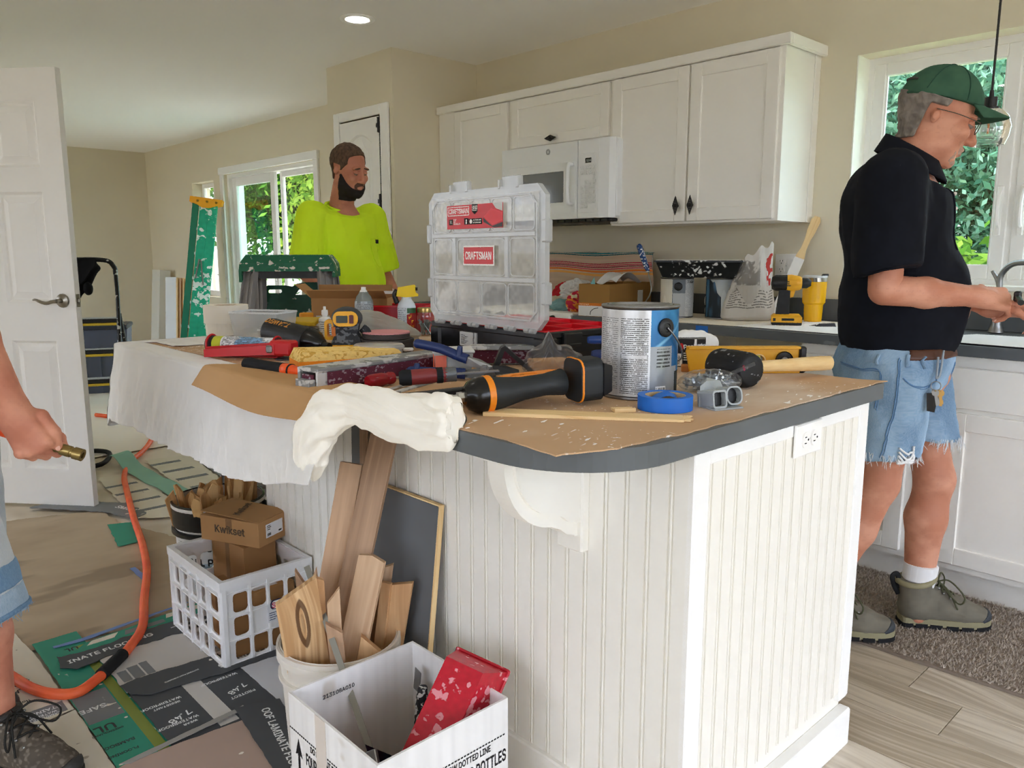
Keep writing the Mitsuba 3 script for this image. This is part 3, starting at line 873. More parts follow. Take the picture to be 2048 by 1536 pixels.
pl('filament', join(rod((0.003, 0, 1.70), (0.004, 0, 1.63), 0.0009, 6), rod((-0.003, 0, 1.70), (-0.004, 0, 1.63), 0.0009, 6), rod((0, 0.004, 1.70), (0, 0.003, 1.63), 0.0009, 6)), mat('#d9772a', 0.5), up=b)

# ---------------------------------------------------------------- island
IX0, IX1, IY0, IY1 = 1.15, 1.868, 0.755, 2.44      # beadboard faces
isl = Thing('island', 'white beadboard kitchen island with a wide bar overhang', 'island')


def beadrow(n, w, z0, z1, t=0.008):
    """one beadboard strip: flat field with a double bead at its left side, in x (width) and z, front towards -y"""
    g, b = 0.0022, 0.0075
    prof = [(0, 0), (0, -t + 0.004), (g, -t + 0.004), (g + b * 0.2, -t + 0.0005), (g + b * 0.5, -t - 0.0005), (g + b * 0.8, -t + 0.0005), (g + b, -t + 0.004), (2 * g + b, -t + 0.004), (2 * g + b + 0.001, -t), (w, -t), (w, 0)]
    return tf(extr(prof[::-1], z1 - z0), Tm(0, 0, z0))


isl('carcass', bx(IX0 + 0.008, IX1 - 0.02, IY0 + 0.008, IY1 - 0.02, 0.03, 0.876), BEAD)
pw = 0.0518
nf = int(round((IY1 - IY0) / pw))
pw = (IY1 - IY0) / nf
strip = beadrow(1, pw, 0.12, 0.876)
for i in range(nf):                                                  # long front, facing -x: local x runs along -y
    isl('bead_board', tf(strip, frame((IX0 + 0.008, IY1 - i * pw, 0), (0, -1, 0))), BEAD)
ne = 14
pe = (IX1 - 0.04 - IX0 - 0.05) / ne
strip = beadrow(1, pe, 0.14, 0.85)
for i in range(ne):                                                  # outlet end, facing -y
    isl('bead_board', tf(strip, Tm(IX0 + 0.05 + i * pe, IY0 + 0.008, 0)), BEAD)
isl('end_trim', join(bx(IX0, IX0 + 0.05, IY0 - 0.002, IY0 + 0.012, 0.12, 0.876, 0.002), bx(IX1 - 0.045, IX1 - 0.004, IY0 - 0.004, IY0 + 0.01, 0.12, 0.876, 0.002), bx(IX1 - 0.004, IX1 + 0.008, IY0 - 0.002, IY0 + 0.03, 0.12, 0.876, 0.002),
                     bx(IX0 + 0.05, IX1 - 0.04, IY0 - 0.002, IY0 + 0.01, 0.845, 0.876, 0.002)), TRIM)
isl('baseboard', bx(IX0 - 0.013, IX0 + 0.01, IY0 - 0.02, IY1, 0, 0.12, 0.004), BEAD)
isl('baseboard', bx(IX0 - 0.013, IX1 - 0.012, IY0 - 0.021, IY0 + 0.01, 0, 0.10, 0.004), TRIM)
cor = [(0, 0), (-0.235, 0), (-0.235, -0.028), (-0.222, -0.030)] + [(-0.222 + 0.148 * (1 - math.cos(t)) * 0.96, -0.030 - 0.150 * math.sin(t)) for t in np.linspace(0.15, 1.45, 12)] + [(-0.072, -0.19), (-0.052, -0.205), (-0.03, -0.212), (-0.03, -0.215), (0, -0.215)]
XZ = lambda y, t: np.array([[1, 0, 0, IX0], [0, 0, -1, y + t / 2], [0, 1, 0, 0.876], [0, 0, 0, 1.0]])
isl('corbel', join(tf(extr(cor, 0.045), XZ(1.03, 0.045)), bx(IX0 - 0.022, IX0 + 0.002, 0.995, 1.065, 0.625, 0.876, 0.004), tf(extr([(p[0] * 0.86 - 0.01, p[1] * 0.86) for p in cor], 0.06), XZ(1.03, 0.06))), BEAD)
isl('corbel', join(tf(extr(cor, 0.045), XZ(2.3, 0.045)), bx(IX0 - 0.022, IX0 + 0.002, 2.265, 2.335, 0.625, 0.876, 0.004)), BEAD)
# outlet set in the end panel, turned on its side
outlet('white sideways outlet on the end of the island under the countertop', on_front((1.562, IY0 - 0.004, 0.836), (0, 0, 1), (-1, 0, 0)), ['duplex'])

# countertop: long slab with rounded near corners
CX0, CX1, CY0, CY1, CTZ = 0.853, 1.925, 0.742, 2.86, 0.914
R_ = 0.20
out = [(CX1, CY0), (CX1, CY1), (CX0, CY1)] + [(CX0 + R_ - R_ * math.cos(a), CY0 + R_ - R_ * math.sin(a)) for a in np.linspace(0, math.pi / 2, 14)]
it = Thing('island_countertop', 'dark slate-look countertop of the island with a rounded front corner', 'countertop')
it('slab', extr(out, 0.038, z0=CTZ - 0.038), SLATE)


def dusty_kraft(p, n, uv):
    v = fbm(p.x * 5, p.y * 5, 0.3, 4)
    s = fbm(p.x * 22, p.y * 60, 0.0, 3)
    base = mix(lin('#b08a66'), lin('#c4a482'), v)
    d = fbm(p.x * 2.6 + 5.1, p.y * 3.4 + 1.3, 0.7, 4)
    base = mix(base, lin('#d6c8b8'), 0.75 * smoothstep(0.48, 0.7, d) * (0.6 + 0.4 * s))
    sp = noise(p.x * 150, p.y * 150, 0.0)
    base = mix(base, lin('#efe9e2'), smoothstep(0.90, 0.93, sp) * smoothstep(0.45, 0.6, fbm(p.x * 4, p.y * 4, 2.0, 2)))
    st = noise(p.x * 34 + p.y * 9, p.y * 120 - p.x * 40, 4.0)
    return mix(base, lin('#f2eee8'), smoothstep(0.87, 0.9, st) * smoothstep(0.52, 0.62, fbm(p.x * 3.1, p.y * 3.1, 6.0, 3)))


KRAFT = pmat(dusty_kraft, 0.75, spec=0.25)
PLAINK = pmat(lambda p, n, uv: mix(lin('#ad8558'), lin('#bd966a'), fbm(p.x * 6, p.y * 6, p.z * 6, 3)), 0.75, spec=0.25)
# cardboard sheet over the right part: torn outline, pointed at the rounded corner, lying 2 mm thick
g = np.random.default_rng(4)
def torn(a, b, n, amp):
    t = np.linspace(0, 1, n, endpoint=False)[:, None]
    q = np.array(a) + (np.array(b) - np.array(a)) * t
    d = np.array(b, float) - np.array(a)
    nrm = np.array([-d[1], d[0]]) / np.linalg.norm(d)
    w = (meshkit.fbm(np.column_stack([t[:, 0] * n * 0.35 + a[0] * 7, t[:, 0] * 0, t[:, 0] * 0]), 3, 5) - 0.5) * 2 * amp
    w[0] = 0
    return [tuple(x) for x in q + nrm * w[:, None]]


ol = torn((0.853, 1.45), (0.862, 0.95), 26, 0.006) + torn((0.862, 0.95), (0.845, 0.80), 8, 0.004) + torn((0.845, 0.80), (0.95, 0.765), 8, 0.006) + torn((0.95, 0.765), (1.18, 0.752), 14, 0.008) + torn((1.18, 0.752), (1.93, 0.748), 40, 0.006) + [(1.945, 0.742), (1.92, 0.80), (1.92, 2.83), (0.875, 2.84)] + torn((0.875, 2.84), (0.868, 1.50), 30, 0.003)
solo('cardboard_cover', 'dusty brown cardboard sheet covering the island countertop', 'cardboard sheet', extr(ol, 0.0025, z0=CTZ + 0.0002), KRAFT)
# second cardboard that folds over the front edge
def flap(u, v):
    y = 2.075 - u * 0.64 - 0.02 * (1 - v) * (1 - u) + 0.03 * v * (1 - u) ** 4 - 0.12 * (1 - v) * (u < 0.0)
    s = v * (0.122 + 0.060 + 0.012 * np.sin(u * 3.0))
    drop = np.clip(s - 0.122, 0, 1)
    x = 0.953 - np.minimum(s, 0.122) - drop * 0.5
    z = CTZ + 0.0095 - drop * 0.86 - 0.10 * drop * np.sin(u * 3) ** 2 - 0.05 * np.clip(s - 0.095, 0, 0.027)
    y = y - 0.9 * np.clip(0.10 - s, 0, 1) * np.exp(-u / 0.05)
    return np.stack([x, y, z + 0.0015 * np.sin(u * 9)], -1)
solo('cardboard_cover', 'bare brown cardboard flap bent down over the drop cloth at the front of the island', 'cardboard sheet', grid(flap, 40, 30, 0.003), PLAINK, 40)


# drop cloth hanging over the front and the far left end
def weave(p, n, uv):
    a = fbm(p.x * 7, p.y * 7, p.z * 7, 3)
    st = smoothstep(0.62, 0.75, fbm(p.x * 3 + 4, p.y * 3, p.z * 3, 4))
    return mix(mix(lin('#d3d2cf'), lin('#e0dfdc'), a), lin('#c9c3b9'), 0.6 * st)


CLOTH = pmat(weave, 0.9, spec=0.15, sheen=0.3)
CREAM = pmat(lambda p, n, uv: mix(lin('#e9e5d8'), lin('#f4f1e8'), fbm(p.x * 8, p.y * 8, p.z * 8, 3)), 0.9, spec=0.15, sheen=0.3)


def wob(a, b, f, s):
    return meshkit.fbm(np.stack([a * f, b * f, np.full_like(a, s)], -1), 4, int(s * 7)) - 0.5


def drape(u, v):
    """u runs along the edge from the far end round the corner to the middle of the front, v from the inner border over the edge and down"""
    L = u * 2.04
    corner = 0.62                                       # length along the far end
    end = L < corner
    y = np.where(end, CY1 + 0.004, CY1 + 0.004 - (L - corner))
    x = np.where(end, 0.853 + (corner - L), 0.853 - 0.004)
    inner = 0.07
    s = v * (inner + 0.29)
    top = np.minimum(s, inner)
    dn = np.clip(s - inner, 0, None)
    # length of the hang varies: short near the corner's middle, a long point at the far corner, deep sag in the middle
    hang = np.where(end, np.interp(L, [0, 0.35, 0.62], [0.27, 0.28, 0.285]), np.interp(L - corner, [0, 0.05, 0.25, 0.6, 1.0, 1.2, 1.33, 1.43], [0.285, 0.245, 0.235, 0.245, 0.245, 0.22, 0.185, 0.17]))
    h = dn / 0.29 * hang
    k = dn / 0.29
    fold = 0.006 * np.sin(L * 15 + 2.5 * k) * k + 0.026 * (1 - 3.2 * np.abs(wob(L * 1.6 + 0.5 * h, h * 0.35, 7.0, 1.0))) * np.sqrt(k + 1e-9) * 0.42 + 0.009 * (1 - 4 * np.abs(wob(L * 2.4 - h * 1.2, h * 0.5, 9.0, 2.0))) * k + 0.03 * wob(L * 2.2 + h * 1.4, h * 0.4, 3.0, 2.0) * k
    flare = 0.012 + 0.035 * k + fold
    nx = np.where(end, 0.0, -1.0)
    ny = np.where(end, 1.0, 0.0)
    cr = np.exp(-((L - corner) / 0.07) ** 2)
    nx, ny = nx * (1 - cr) - 0.75 * cr, ny * (1 - cr) + 0.75 * cr
    inx, iny = np.where(end, 0.0, 1.0), np.where(end, -1.0, 0.0)
    X = x + inx * (inner - top) + nx * np.where(dn > 0, flare, 0.004)
    Y = y + iny * (inner - top) + ny * np.where(dn > 0, flare, 0.004)
    Z = CTZ + 0.0045 + 0.002 * wob(L, s, 20, 3.0) - h - 0.006 * np.clip(dn * 40, 0, 1)
    return np.stack([X, Y, Z], -1)


solo('drop_cloth', 'white canvas drop cloth hanging over the front and far end of the island', 'drop cloth', grid(drape, 220, 70, 0.003), CLOTH, True)
solo('drop_cloth', 'white cloth lying flat under the tape rolls at the far end of the island', 'drop cloth',
     grid(lambda u, v: np.stack([0.95 + 0.9 * u, 2.62 + 0.235 * v, CTZ + 0.006 + 0.012 * np.clip(wob(u, v, 6, 5.0), 0, 1) + 0 * u], -1), 50, 20, 0.002), CLOTH, True)


# bunched cloth roll that lies on the edge and hangs down at its left
def bundle(u, v):
    # centre line: from the right end of the roll leftwards, then over the edge and down
    P = spline([(0.848, 1.045, 0.930), (0.842, 1.12, 0.920), (0.838, 1.22, 0.917), (0.838, 1.33, 0.918), (0.832, 1.40, 0.905), (0.818, 1.455, 0.865), (0.808, 1.485, 0.80), (0.812, 1.487, 0.735)], 14)
    R = np.interp(np.linspace(0, 1, len(P)), [0, 0.02, 0.15, 0.45, 0.6, 0.75, 0.9, 0.97, 1], [0.034, 0.046, 0.045, 0.042, 0.047, 0.052, 0.042, 0.02, 0.003])
    t = np.gradient(P, axis=0)
    t /= np.linalg.norm(t, axis=1, keepdims=True)
    k = (u * (len(P) - 1))
    i = np.clip(k.astype(int), 0, len(P) - 2)
    f = (k - i)[..., None]
    c = P[i] * (1 - f) + P[i + 1] * f
    tt = t[i] * (1 - f) + t[i + 1] * f
    A = np.cross(tt, [1.0, 0, 0])
    A /= np.linalg.norm(A, axis=-1, keepdims=True)
    B = np.cross(tt, A)
    th = v * 2 * np.pi
    r = np.interp(u, np.linspace(0, 1, len(P)), R)
    r = r * (1 + 0.12 * np.sin(th * 2 + u * 9) + 0.10 * np.sin(th * 7 - u * 16) + 0.7 * wob(u * 3 + 0 * v, np.sin(th) * 0.7 + u, 2.2, 6.0))
    sq = 0.8
    d = c + r[..., None] * (np.cos(th)[..., None] * A + sq * np.sin(th)[..., None] * B)
    d[..., 2] = np.where((d[..., 0] > 0.851) & (d[..., 2] > 0.86), np.maximum(d[..., 2], CTZ + 0.004), d[..., 2])
    return d


bm = grid(bundle, 170, 80)
bm = join(bm, hull(bm.vertices[:80] + [0, 0.004, 0]))
solo('bunched_cloth', 'cream cloth bunched into a roll on the front edge of the island', 'cloth', bm, CREAM, True)

# ---------------------------------------------------------------- things on the island
TOP = CTZ + 0.0032
AW = math.degrees(math.atan2(0.728, 0.686)) - 90


def FR(x, y, ang=0.0, z=None):
    """frame standing at (x, y): local -y faces the photographed side of the island corner-on, turned by ang degrees"""
    return Tm(x, y, TOP if z is None else z) @ Rm('z', AW + ang)


def shell(r, z0, z1, a0=-180.0, a1=180.0, n=64, nz=2, r2=None):
    """cylinder wall with uv = (angle in degrees from -y towards +x, height in metres)"""
    a = np.linspace(a0, a1, n)
    z = np.linspace(z0, z1, nz)
    A, Z = np.meshgrid(np.radians(a), z, indexing='ij')
    R = r + ((r2 or r) - r) * (Z - z0) / (z1 - z0)
    V = np.stack([R * np.sin(A), -R * np.cos(A), Z], -1).reshape(-1, 3)
    i, j = np.meshgrid(np.arange(n - 1), np.arange(nz - 1), indexing='ij')
    q = np.stack([i * nz + j, (i + 1) * nz + j, (i + 1) * nz + j + 1, i * nz + j + 1], -1).reshape(-1, 4)
    return trimesh.Trimesh(V, np.vstack([q[:, [0, 1, 2]], q[:, [0, 2, 3]]]), process=False), np.stack([np.degrees(A).ravel(), Z.ravel()], 1)


def rows(u, v, pitch, fill, wlen, seed):
    """1 where printed text would be: rows of short words"""
    r = dr.floor(v / pitch)
    f = v / pitch - r
    w = cell_rand(dr.floor(u / wlen + cell_rand(r, seed) * 7), r, seed)
    ch = noise(u / wlen * 5, r * 3.7, seed)
    return dr.select((f > 0.25) & (f < 0.72) & (w > 1 - fill) & (ch > 0.22), mi.Float(1), mi.Float(0))


def barcode(u, u0, u1, n):
    x = (u - u0) / (u1 - u0)
    return dr.select((x > 0) & (x < 1) & (cell_rand(dr.floor(x * n), 3.0) > 0.5), mi.Float(1), mi.Float(0))


def inside(x, a, b):
    return (x > a) & (x < b)


def can_print(p, n, uv):
    u, v = uv.x, uv.y
    c = mix(lin('#c9cccf'), lin('#d8dadc'), noise(u * 0.3, v * 40))
    dense = inside(u, -38, 4) & inside(v, 0.012, 0.172)
    c = dr.select(dense, mix(c, lin('#2b2c2e'), rows(u, v, 0.0042, 0.93, 2.2, 2.0) * 0.9), c)
    c = dr.select(inside(u, -36, 2) & inside(v, 0.0895, 0.0945), mi.Color3f(*lin('#d4d6d8')), c)
    thin = inside(u, -84, -42) & inside(v, 0.02, 0.172)
    c = dr.select(thin, mix(c, lin('#85898d'), rows(u, v, 0.0042, 0.8, 3.5, 5.0) * 0.8), c)
    blue = mix(mi.Color3f(*lin('#1d5c8e')), lin('#3f92c4'), smoothstep(0.35, 0.75, fbm(u * 0.03 + v * 14, v * 9, 0.0, 2)))
    blue = mix(blue, lin('#7db6d8'), 0.6 * smoothstep(0.08, 0.0, dr.abs(v - 0.115 - (u - 20) * 0.0009) * 12))
    grey = mi.Color3f(*lin('#8d9297'))
    right = u > 7
    c = dr.select(right, blue, c)
    g2 = right & (v < 0.113) & (u < 46)
    c = dr.select(g2, grey, c)
    c = dr.select(right & (v < 0.07) & (u < 62), grey, c)
    c = dr.select(g2 & inside(u, 17, 42) & inside(v, 0.068, 0.108), mix(grey, lin('#303335'), rows(u, v, 0.0075, 0.92, 2.6, 9.0)), c)
    c = dr.select(right & inside(u, 56, 140) & inside(v, 0.012, 0.058), mi.Color3f(*lin('#15201f')), c)
    bc = inside(u, 16, 34) & inside(v, 0.008, 0.03)
    c = dr.select(bc, mi.Color3f(*lin('#e4e5e6')), c)
    c = dr.select(bc & inside(v, 0.010, 0.027), mix(mi.Color3f(0.8), lin('#1a1a1a'), barcode(u, 17.5, 32.5, 34)), c)
    return c


def tin(name, label, M, r, h, prnt, rough=0.35, metal=0.0, lid=True, ear=31.0, ear_z=0.152, group=None, bail=True, lidm=None):
    t = Thing(name, label, 'paint can', M, group)
    t('body', lathe([(0, 0.0), (r - 0.003, 0.0), (r - 0.001, 0.002), (r - 0.001, 0.006), (r - 0.004, 0.008), (r - 0.004, h - 0.008), (r - 0.001, h - 0.006), (r + 0.001, h - 0.003), (r, h), (r - 0.012, h), (r - 0.013, h - 0.006), (0, h - 0.006)], 64), lidm or STEEL, 40)
    m, uv = shell(r - 0.0015, 0.008, h - 0.008)
    t('label', m, prnt, True, uv=uv)
    if lid:
        t('lid', lathe([(r - 0.013, h - 0.004), (r - 0.016, h + 0.001), (r - 0.02, h + 0.001), (r - 0.022, h - 0.004), (r * 0.4, h - 0.0035), (0, h - 0.0035)], 64), STEEL, 40)
    if ear is not None:
        a = math.radians(ear)
        d = np.array([math.sin(a), -math.cos(a), 0])
        e = t('ear', tf(lathe([(0, 0), (0.0195, 0), (0.0195, 0.003), (0.015, 0.006), (0.009, 0.006), (0.008, 0.004), (0, 0.004)], 28), on_front(d * (r - 0.002) + [0, 0, ear_z], (d[1] * -1, d[0], 0), (0, 0, 1))), BLACK, 35)
        if bail:
            T_ = np.array([math.cos(a), math.sin(a), 0])
            pts = [d * (r + 0.004) + [0, 0, ear_z]]
            for s in np.linspace(0.06, 1, 14):
                b_ = math.pi * s
                pts.append(T_ * 0.0 + d * (r + 0.006) * math.cos(b_) + T_ * (r + 0.010) * math.sin(b_) + np.array([0, 0, ear_z - 0.085 * math.sin(b_)]))
            t('bail', tube(spline(pts, 4), 0.0021, 8), STEEL, True)
    return t


tin('paint_can', 'large paint can with a silver and blue printed label at the front of the island', FR(1.357, 1.04), 0.083, 0.196, pmat(can_print, 0.3, spec=0.5, metallic=0.35))

BLUET = mat('#1767c4', 0.5)
t = Thing('painters_tape', 'bright blue roll of painter tape in front of the large paint can', 'tape roll', FR(1.268, 0.905))
t('roll', lathe([(0.040, 0), (0.054, 0), (0.054, 0.028), (0.040, 0.028), (0.040, 0)], 56), BLUET, 40)
t('core', lathe([(0.038, 0.001), (0.040, 0.001), (0.040, 0.027), (0.038, 0.027), (0.038, 0.001)], 48), mat('#b8a27e', 0.8), 40)
t('loose_strip', grid(lambda u, v: np.stack([-0.03 + 0.055 * u, -0.012 + 0.03 * v + 0.01 * u, 0.012 + 0.014 * np.sin(u * 2.6) + 0.004 * v], -1), 12, 4, 0.0006), BLUET, True)
t('loose_strip', grid(lambda u, v: np.stack([0.03 - 0.04 * u, 0.0 + 0.028 * v, 0.004 + 0.017 * u], -1), 8, 4, 0.0006), BLUET, True)

SHIMW = pmat(wood('#d2ac74', '#e8cb98', 1.2, 2.0), 0.65, spec=0.25)
PINE = pmat(wood('#b3865c', '#d3ac80', 0.8, 6.0), 0.65, spec=0.25)
BOARD = pmat(wood('#9a7a60', '#bb9a7d', 0.7, 8.0), 0.6, spec=0.25)
PALEW = pmat(wood('#bb9877', '#d6b999', 0.7, 3.0), 0.65, spec=0.25)
# flat wood shim with a splintered thin end
m = hull([(0, 0, 0), (0.372, 0, 0), (0.372, 0.046, 0), (0, 0.046, 0), (0, 0, 0.0075), (0.372, 0, 0.0045), (0.372, 0.046, 0.0045), (0, 0.046, 0.0075)])
spl = join(*[box(0.016 + 0.006 * (i % 3), 0.004, 0.0022, (0.376, 0.006 + 0.0075 * i, 0.002 + 0.001 * (i % 2))) for i in range(6)])
solo('wood_shim', 'pale flat wood shim lying in front of the black and orange nailer', 'wood shim', join(m, spl), SHIMW, uv='0', M=frame((0.955, 1.095, TOP), (0.235, -0.30, 0)))
t = solo('wood_chip', 'small offcut of pale wood beside the blue tape roll', 'wood offcut', join(box(0.042, 0.03, 0.005, (0, 0, 0.0025)), box(0.042, 0.006, 0.003, (0, -0.012, 0.0065))), SHIMW, uv='0', M=FR(1.187, 0.945, 8))

# ---- pneumatic nailer lying on its side
ORG = mat('#e8871a', 0.45)
DKG = mat('#1c2124', 0.55)
A, B = np.array([0.962, 1.120, TOP + 0.036]), np.array([1.172, 1.052, TOP + 0.043])
t = Thing('pneumatic_nailer', 'black and orange air nailer lying at the edge of the cardboard', 'nail gun', frame(A, B - A, (-0.1, 0, 1)))
t('handle', tube([(0.012, 0, 0), (0.03, 0, 0), (0.055, 0, 0.0), (0.1, 0.004, 0.002), (0.15, 0.008, 0.004), (0.19, 0.010, 0.005)], [0.034, 0.034, 0.030, 0.023, 0.022, 0.027], 24), DKG, True)
t('end_cap', tf(lathe([(0, -0.026), (0.016, -0.026), (0.028, -0.016), (0.035, 0), (0.0355, 0.013), (0, 0.013)], 32), frame((0, 0, 0), (0, 1, 0), (1, 0, 0))), BLACKG, 35)
t('orange_band', tf(lathe([(0.0345, 0.013), (0.0362, 0.014), (0.0362, 0.026), (0.0345, 0.027)], 32), frame((0, 0, 0), (0, 1, 0), (1, 0, 0))), ORG, 35)
c = t('air_fitting', tf(lathe([(0, -0.026), (0.0105, -0.026), (0.0105, -0.040), (0.006, -0.041), (0.006, -0.048), (0.0075, -0.049), (0.0075, -0.056), (0.0045, -0.058), (0.0045, -0.066), (0, -0.066)], 6), frame((0, 0, 0), (0, 1, 0), (1, 0, 0))), CHROME)
hd = t('head', tf(join(tf(extr(rrect(0.086, 0.074, 0.02, 4), 0.052, z0=-0.026), frame((0.238, 0.004, 0.008), (0, 0, 1), (1, 0, 0)))), Tm(0, 0, 0)), DKG, 30)
t('head_cap', tf(hull([(x, y, z) for x, s in ((0.262, 1.0), (0.286, 0.78)) for y in (-0.036 * s, 0.042 * s) for z in (-0.030 * s + 0.006, 0.038 * s + 0.006)]), Tm(0, 0, 0)), BLACK)
t('orange_band', tf(extr(rrect(0.089, 0.077, 0.021, 4), 0.004), frame((0.214, 0.004, 0.008), (0, 0, 1), (1, 0, 0))), ORG, 30)
t('trigger_guard', tf(extr([(0.06, 0.02), (0.20, 0.03), (0.205, 0.055), (0.19, 0.062), (0.10, 0.060), (0.055, 0.044), (0.05, 0.03)], 0.026, [[(0.085, 0.034), (0.15, 0.037), (0.15, 0.050), (0.10, 0.050)][::-1]], -0.004), Tm()), ORG)
t('trigger', box(0.014, 0.016, 0.016, (0.12, 0.043, 0.012), 0.003), BLACK)
t('magazine', tf(join(box(0.35, 0.018, 0.026, (0.03, 0.078, -0.012), 0.003), box(0.35, 0.010, 0.016, (0.03, 0.096, -0.018), 0.002), box(0.10, 0.012, 0.02, (-0.10, 0.062, -0.01), 0.003)), Tm()), mat('#3a3d3f', 0.4, 0.6))
t('magazine_latch', box(0.045, 0.02, 0.022, (-0.055, 0.045, -0.018), 0.004), ORG)
t('warning_label', box(0.018, 0.022, 0.0012, (0.245, 0.012, 0.0465)), mat('#d9b90c', 0.5))
t('screw', tf(cyl(0.004, 0, 0.002, 12), Tm(0.226, -0.012, 0.045)), STEEL)

# ---- tin snips
NAVY = mat('#14295a', 0.45)
t = Thing('tin_snips', 'tin snips with two navy blue handles spread open', 'tin snips', FR(1.235, 1.425, -4))
P1 = spline([(-0.155, 0.02, 0.085), (-0.10, 0.012, 0.075), (-0.055, 0.005, 0.058), (-0.03, 0.0, 0.05)], 6)
t('handle', join(tube(P1, np.linspace(0.0115, 0.0125, len(P1)), 12), tube([(-0.052, 0, 0.058), (-0.048, 0, 0.082)], [0.010, 0.006], 10), ball(0.0115, P1[0])), NAVY, 40)
P2 = spline([(-0.165, -0.02, 0.022), (-0.11, -0.02, 0.020), (-0.06, -0.012, 0.018), (-0.035, -0.01, 0.016)], 6)
t('handle', join(tube(P2, np.linspace(0.0125, 0.0135, len(P2)), 12), tube([(-0.152, -0.02, 0.025), (-0.15, -0.02, 0.042)], [0.011, 0.006], 10), ball(0.0125, P2[0])), NAVY, 40)
t('jaw', hull([(-0.04, -0.004, 0.038), (-0.04, 0.004, 0.060), (0.03, 0.0, 0.034), (0.03, 0.004, 0.018), (0.0, 0.004, 0.05), (-0.04, -0.004, 0.06), (0.03, -0.004, 0.018)]), STEEL)
t('jaw', hull([(-0.04, -0.014, 0.008), (-0.04, -0.006, 0.024), (0.03, -0.01, 0.034), (0.04, -0.006, 0.012), (0.0, -0.014, 0.004), (0.0, -0.006, 0.03)]), mat('#6b6e70', 0.4, 1.0))
t('pivot_bolt', tf(join(cyl(0.011, 0, 0.008, 6), cyl(0.006, 0.008, 0.012, 12)), on_front((0.012, -0.006, 0.028), (1, 0, 0), (0, 0, 1))), STEEL)
t('blade', hull([(0.03, -0.006, 0.012), (0.095, -0.004, 0.020), (0.095, -0.002, 0.026), (0.03, 0.0, 0.036), (0.06, 0.002, 0.036)]), mat('#2a2a2a', 0.4, 0.6))

# ---- small tub, chisel handles, screwdriver, sanding tools
t = Thing('plastic_tub', 'small clear plastic tub with a red label behind the tin snips', 'tub', FR(1.235, 1.53, 8))
tubw = mat('#cfd0cd', 0.4)
t('body', hull([(sx * (0.048 - 0.006 * (z == 0)), sy * (0.045 - 0.006 * (z == 0)), z) for sx in (-1, 1) for sy in (-1, 1) for z in (0, 0.06)]), mat('#a9aba8', 0.4))
t('lid', box(0.105, 0.098, 0.008, (0, 0, 0.064), 0.003), tubw)
t('label', box(0.0012, 0.07, 0.04, (-0.0475, 0, 0.032)), mat('#d6674e', 0.6))
t('label', box(0.028, 0.0012, 0.044, (-0.032, -0.0455, 0.034)), mat('#d6674e', 0.6))
MAR = mat('#7d2b2b', 0.45)


def driver(name, label, cat, M, rmain, L, grip, capm, shaft, fer=None):
    t = Thing(name, label, cat, M)
    X = frame((0, 0, 0), (0, 1, 0), (1, 0, 0))
    t('handle', tf(lathe([(0, 0.0), (rmain * 0.75, 0.001), (rmain * 0.95, 0.008), (rmain, 0.02), (rmain, L * 0.6), (rmain * 0.82, L * 0.76), (rmain * 0.98, L * 0.86), (rmain * 0.9, L), (0, L)], 14), X), grip, 25)
    if capm:
        t('end_cap', tf(lathe([(0, -0.004), (rmain * 0.8, -0.003), (rmain * 1.03, 0.004), (rmain * 1.03, 0.022), (0, 0.022)], 20), X), capm, 35)
        t('collar', tf(lathe([(0, L * 0.72), (rmain * 1.04, L * 0.72), (rmain * 1.04, L * 0.84), (0, L * 0.84)], 20), X), capm, 35)
    if fer:
        t('ferrule', tf(lathe([(0, L), (rmain * 0.95, L - 0.02), (rmain * 0.95, L + 0.012), (0, L + 0.013)], 18), X), fer, 35)
    t('blade', shaft, STEEL)
    return t


z_ = TOP + 0.017
d = np.array([0.70, -0.52, 0])
driver('screwdriver', 'screwdriver with a clear dark red handle beside the dusty metal bar', 'screwdriver', frame((0.965, 1.505, TOP + 0.0165), (0.62, 0.06, 0.0)), 0.0155, 0.075, mat('#8e0f1c', 0.15), None, rod((0.075, 0, 0), (0.17, 0, -0.012), 0.0035, 8))
driver('chisel', 'chisel with a maroon and black handle behind the bunched cloth', 'chisel', frame((0.945, 1.345, TOP + 0.045), (0.40, -0.24, 0.02)), 0.0165, 0.105, MAR, RUBBER, box(0.1, 0.016, 0.003, (0.16, 0, 0)), mat('#6c7072', 0.4, 0.5))
driver('chisel', 'chisel with a navy blue handle behind the large paint can', 'chisel', frame((1.50, 1.30, TOP + 0.05), (0.42, -0.3, 0.0)), 0.013, 0.12, NAVY, None, box(0.11, 0.016, 0.003, (0.17, 0, 0)))
driver('chisel', 'upper navy handled chisel crossing the other one behind the paint can', 'chisel', frame((1.53, 1.34, TOP + 0.082), (0.42, -0.26, 0.0)), 0.011, 0.11, mat('#1a3a78', 0.4), None, box(0.11, 0.014, 0.003, (0.16, 0, 0)))
solo('wood_block', 'small pine block under the navy chisels', 'wood block', box(0.16, 0.05, 0.034, (0, 0, 0.017), 0.001), SHIMW, uv='0', M=FR(1.53, 1.30, 12))
t = Thing('utility_knife', 'dark utility knife lying beside the large paint can', 'knife', FR(1.342, 1.150, 20))
t('handle', hull([(-0.06, 0, 0.0), (-0.06, 0.012, 0.0), (-0.05, 0, 0.02), (0.05, 0, 0.028), (0.06, 0.014, 0.026), (0.06, 0, 0.002), (0.06, 0.016, 0.002), (-0.05, 0.014, 0.02)]), mat('#2b2a28', 0.4))
t('blade', hull([(-0.06, 0.006, 0.004), (-0.095, 0.006, 0.002), (-0.06, 0.006, 0.018), (-0.06, 0.007, 0.004)]), STEEL)

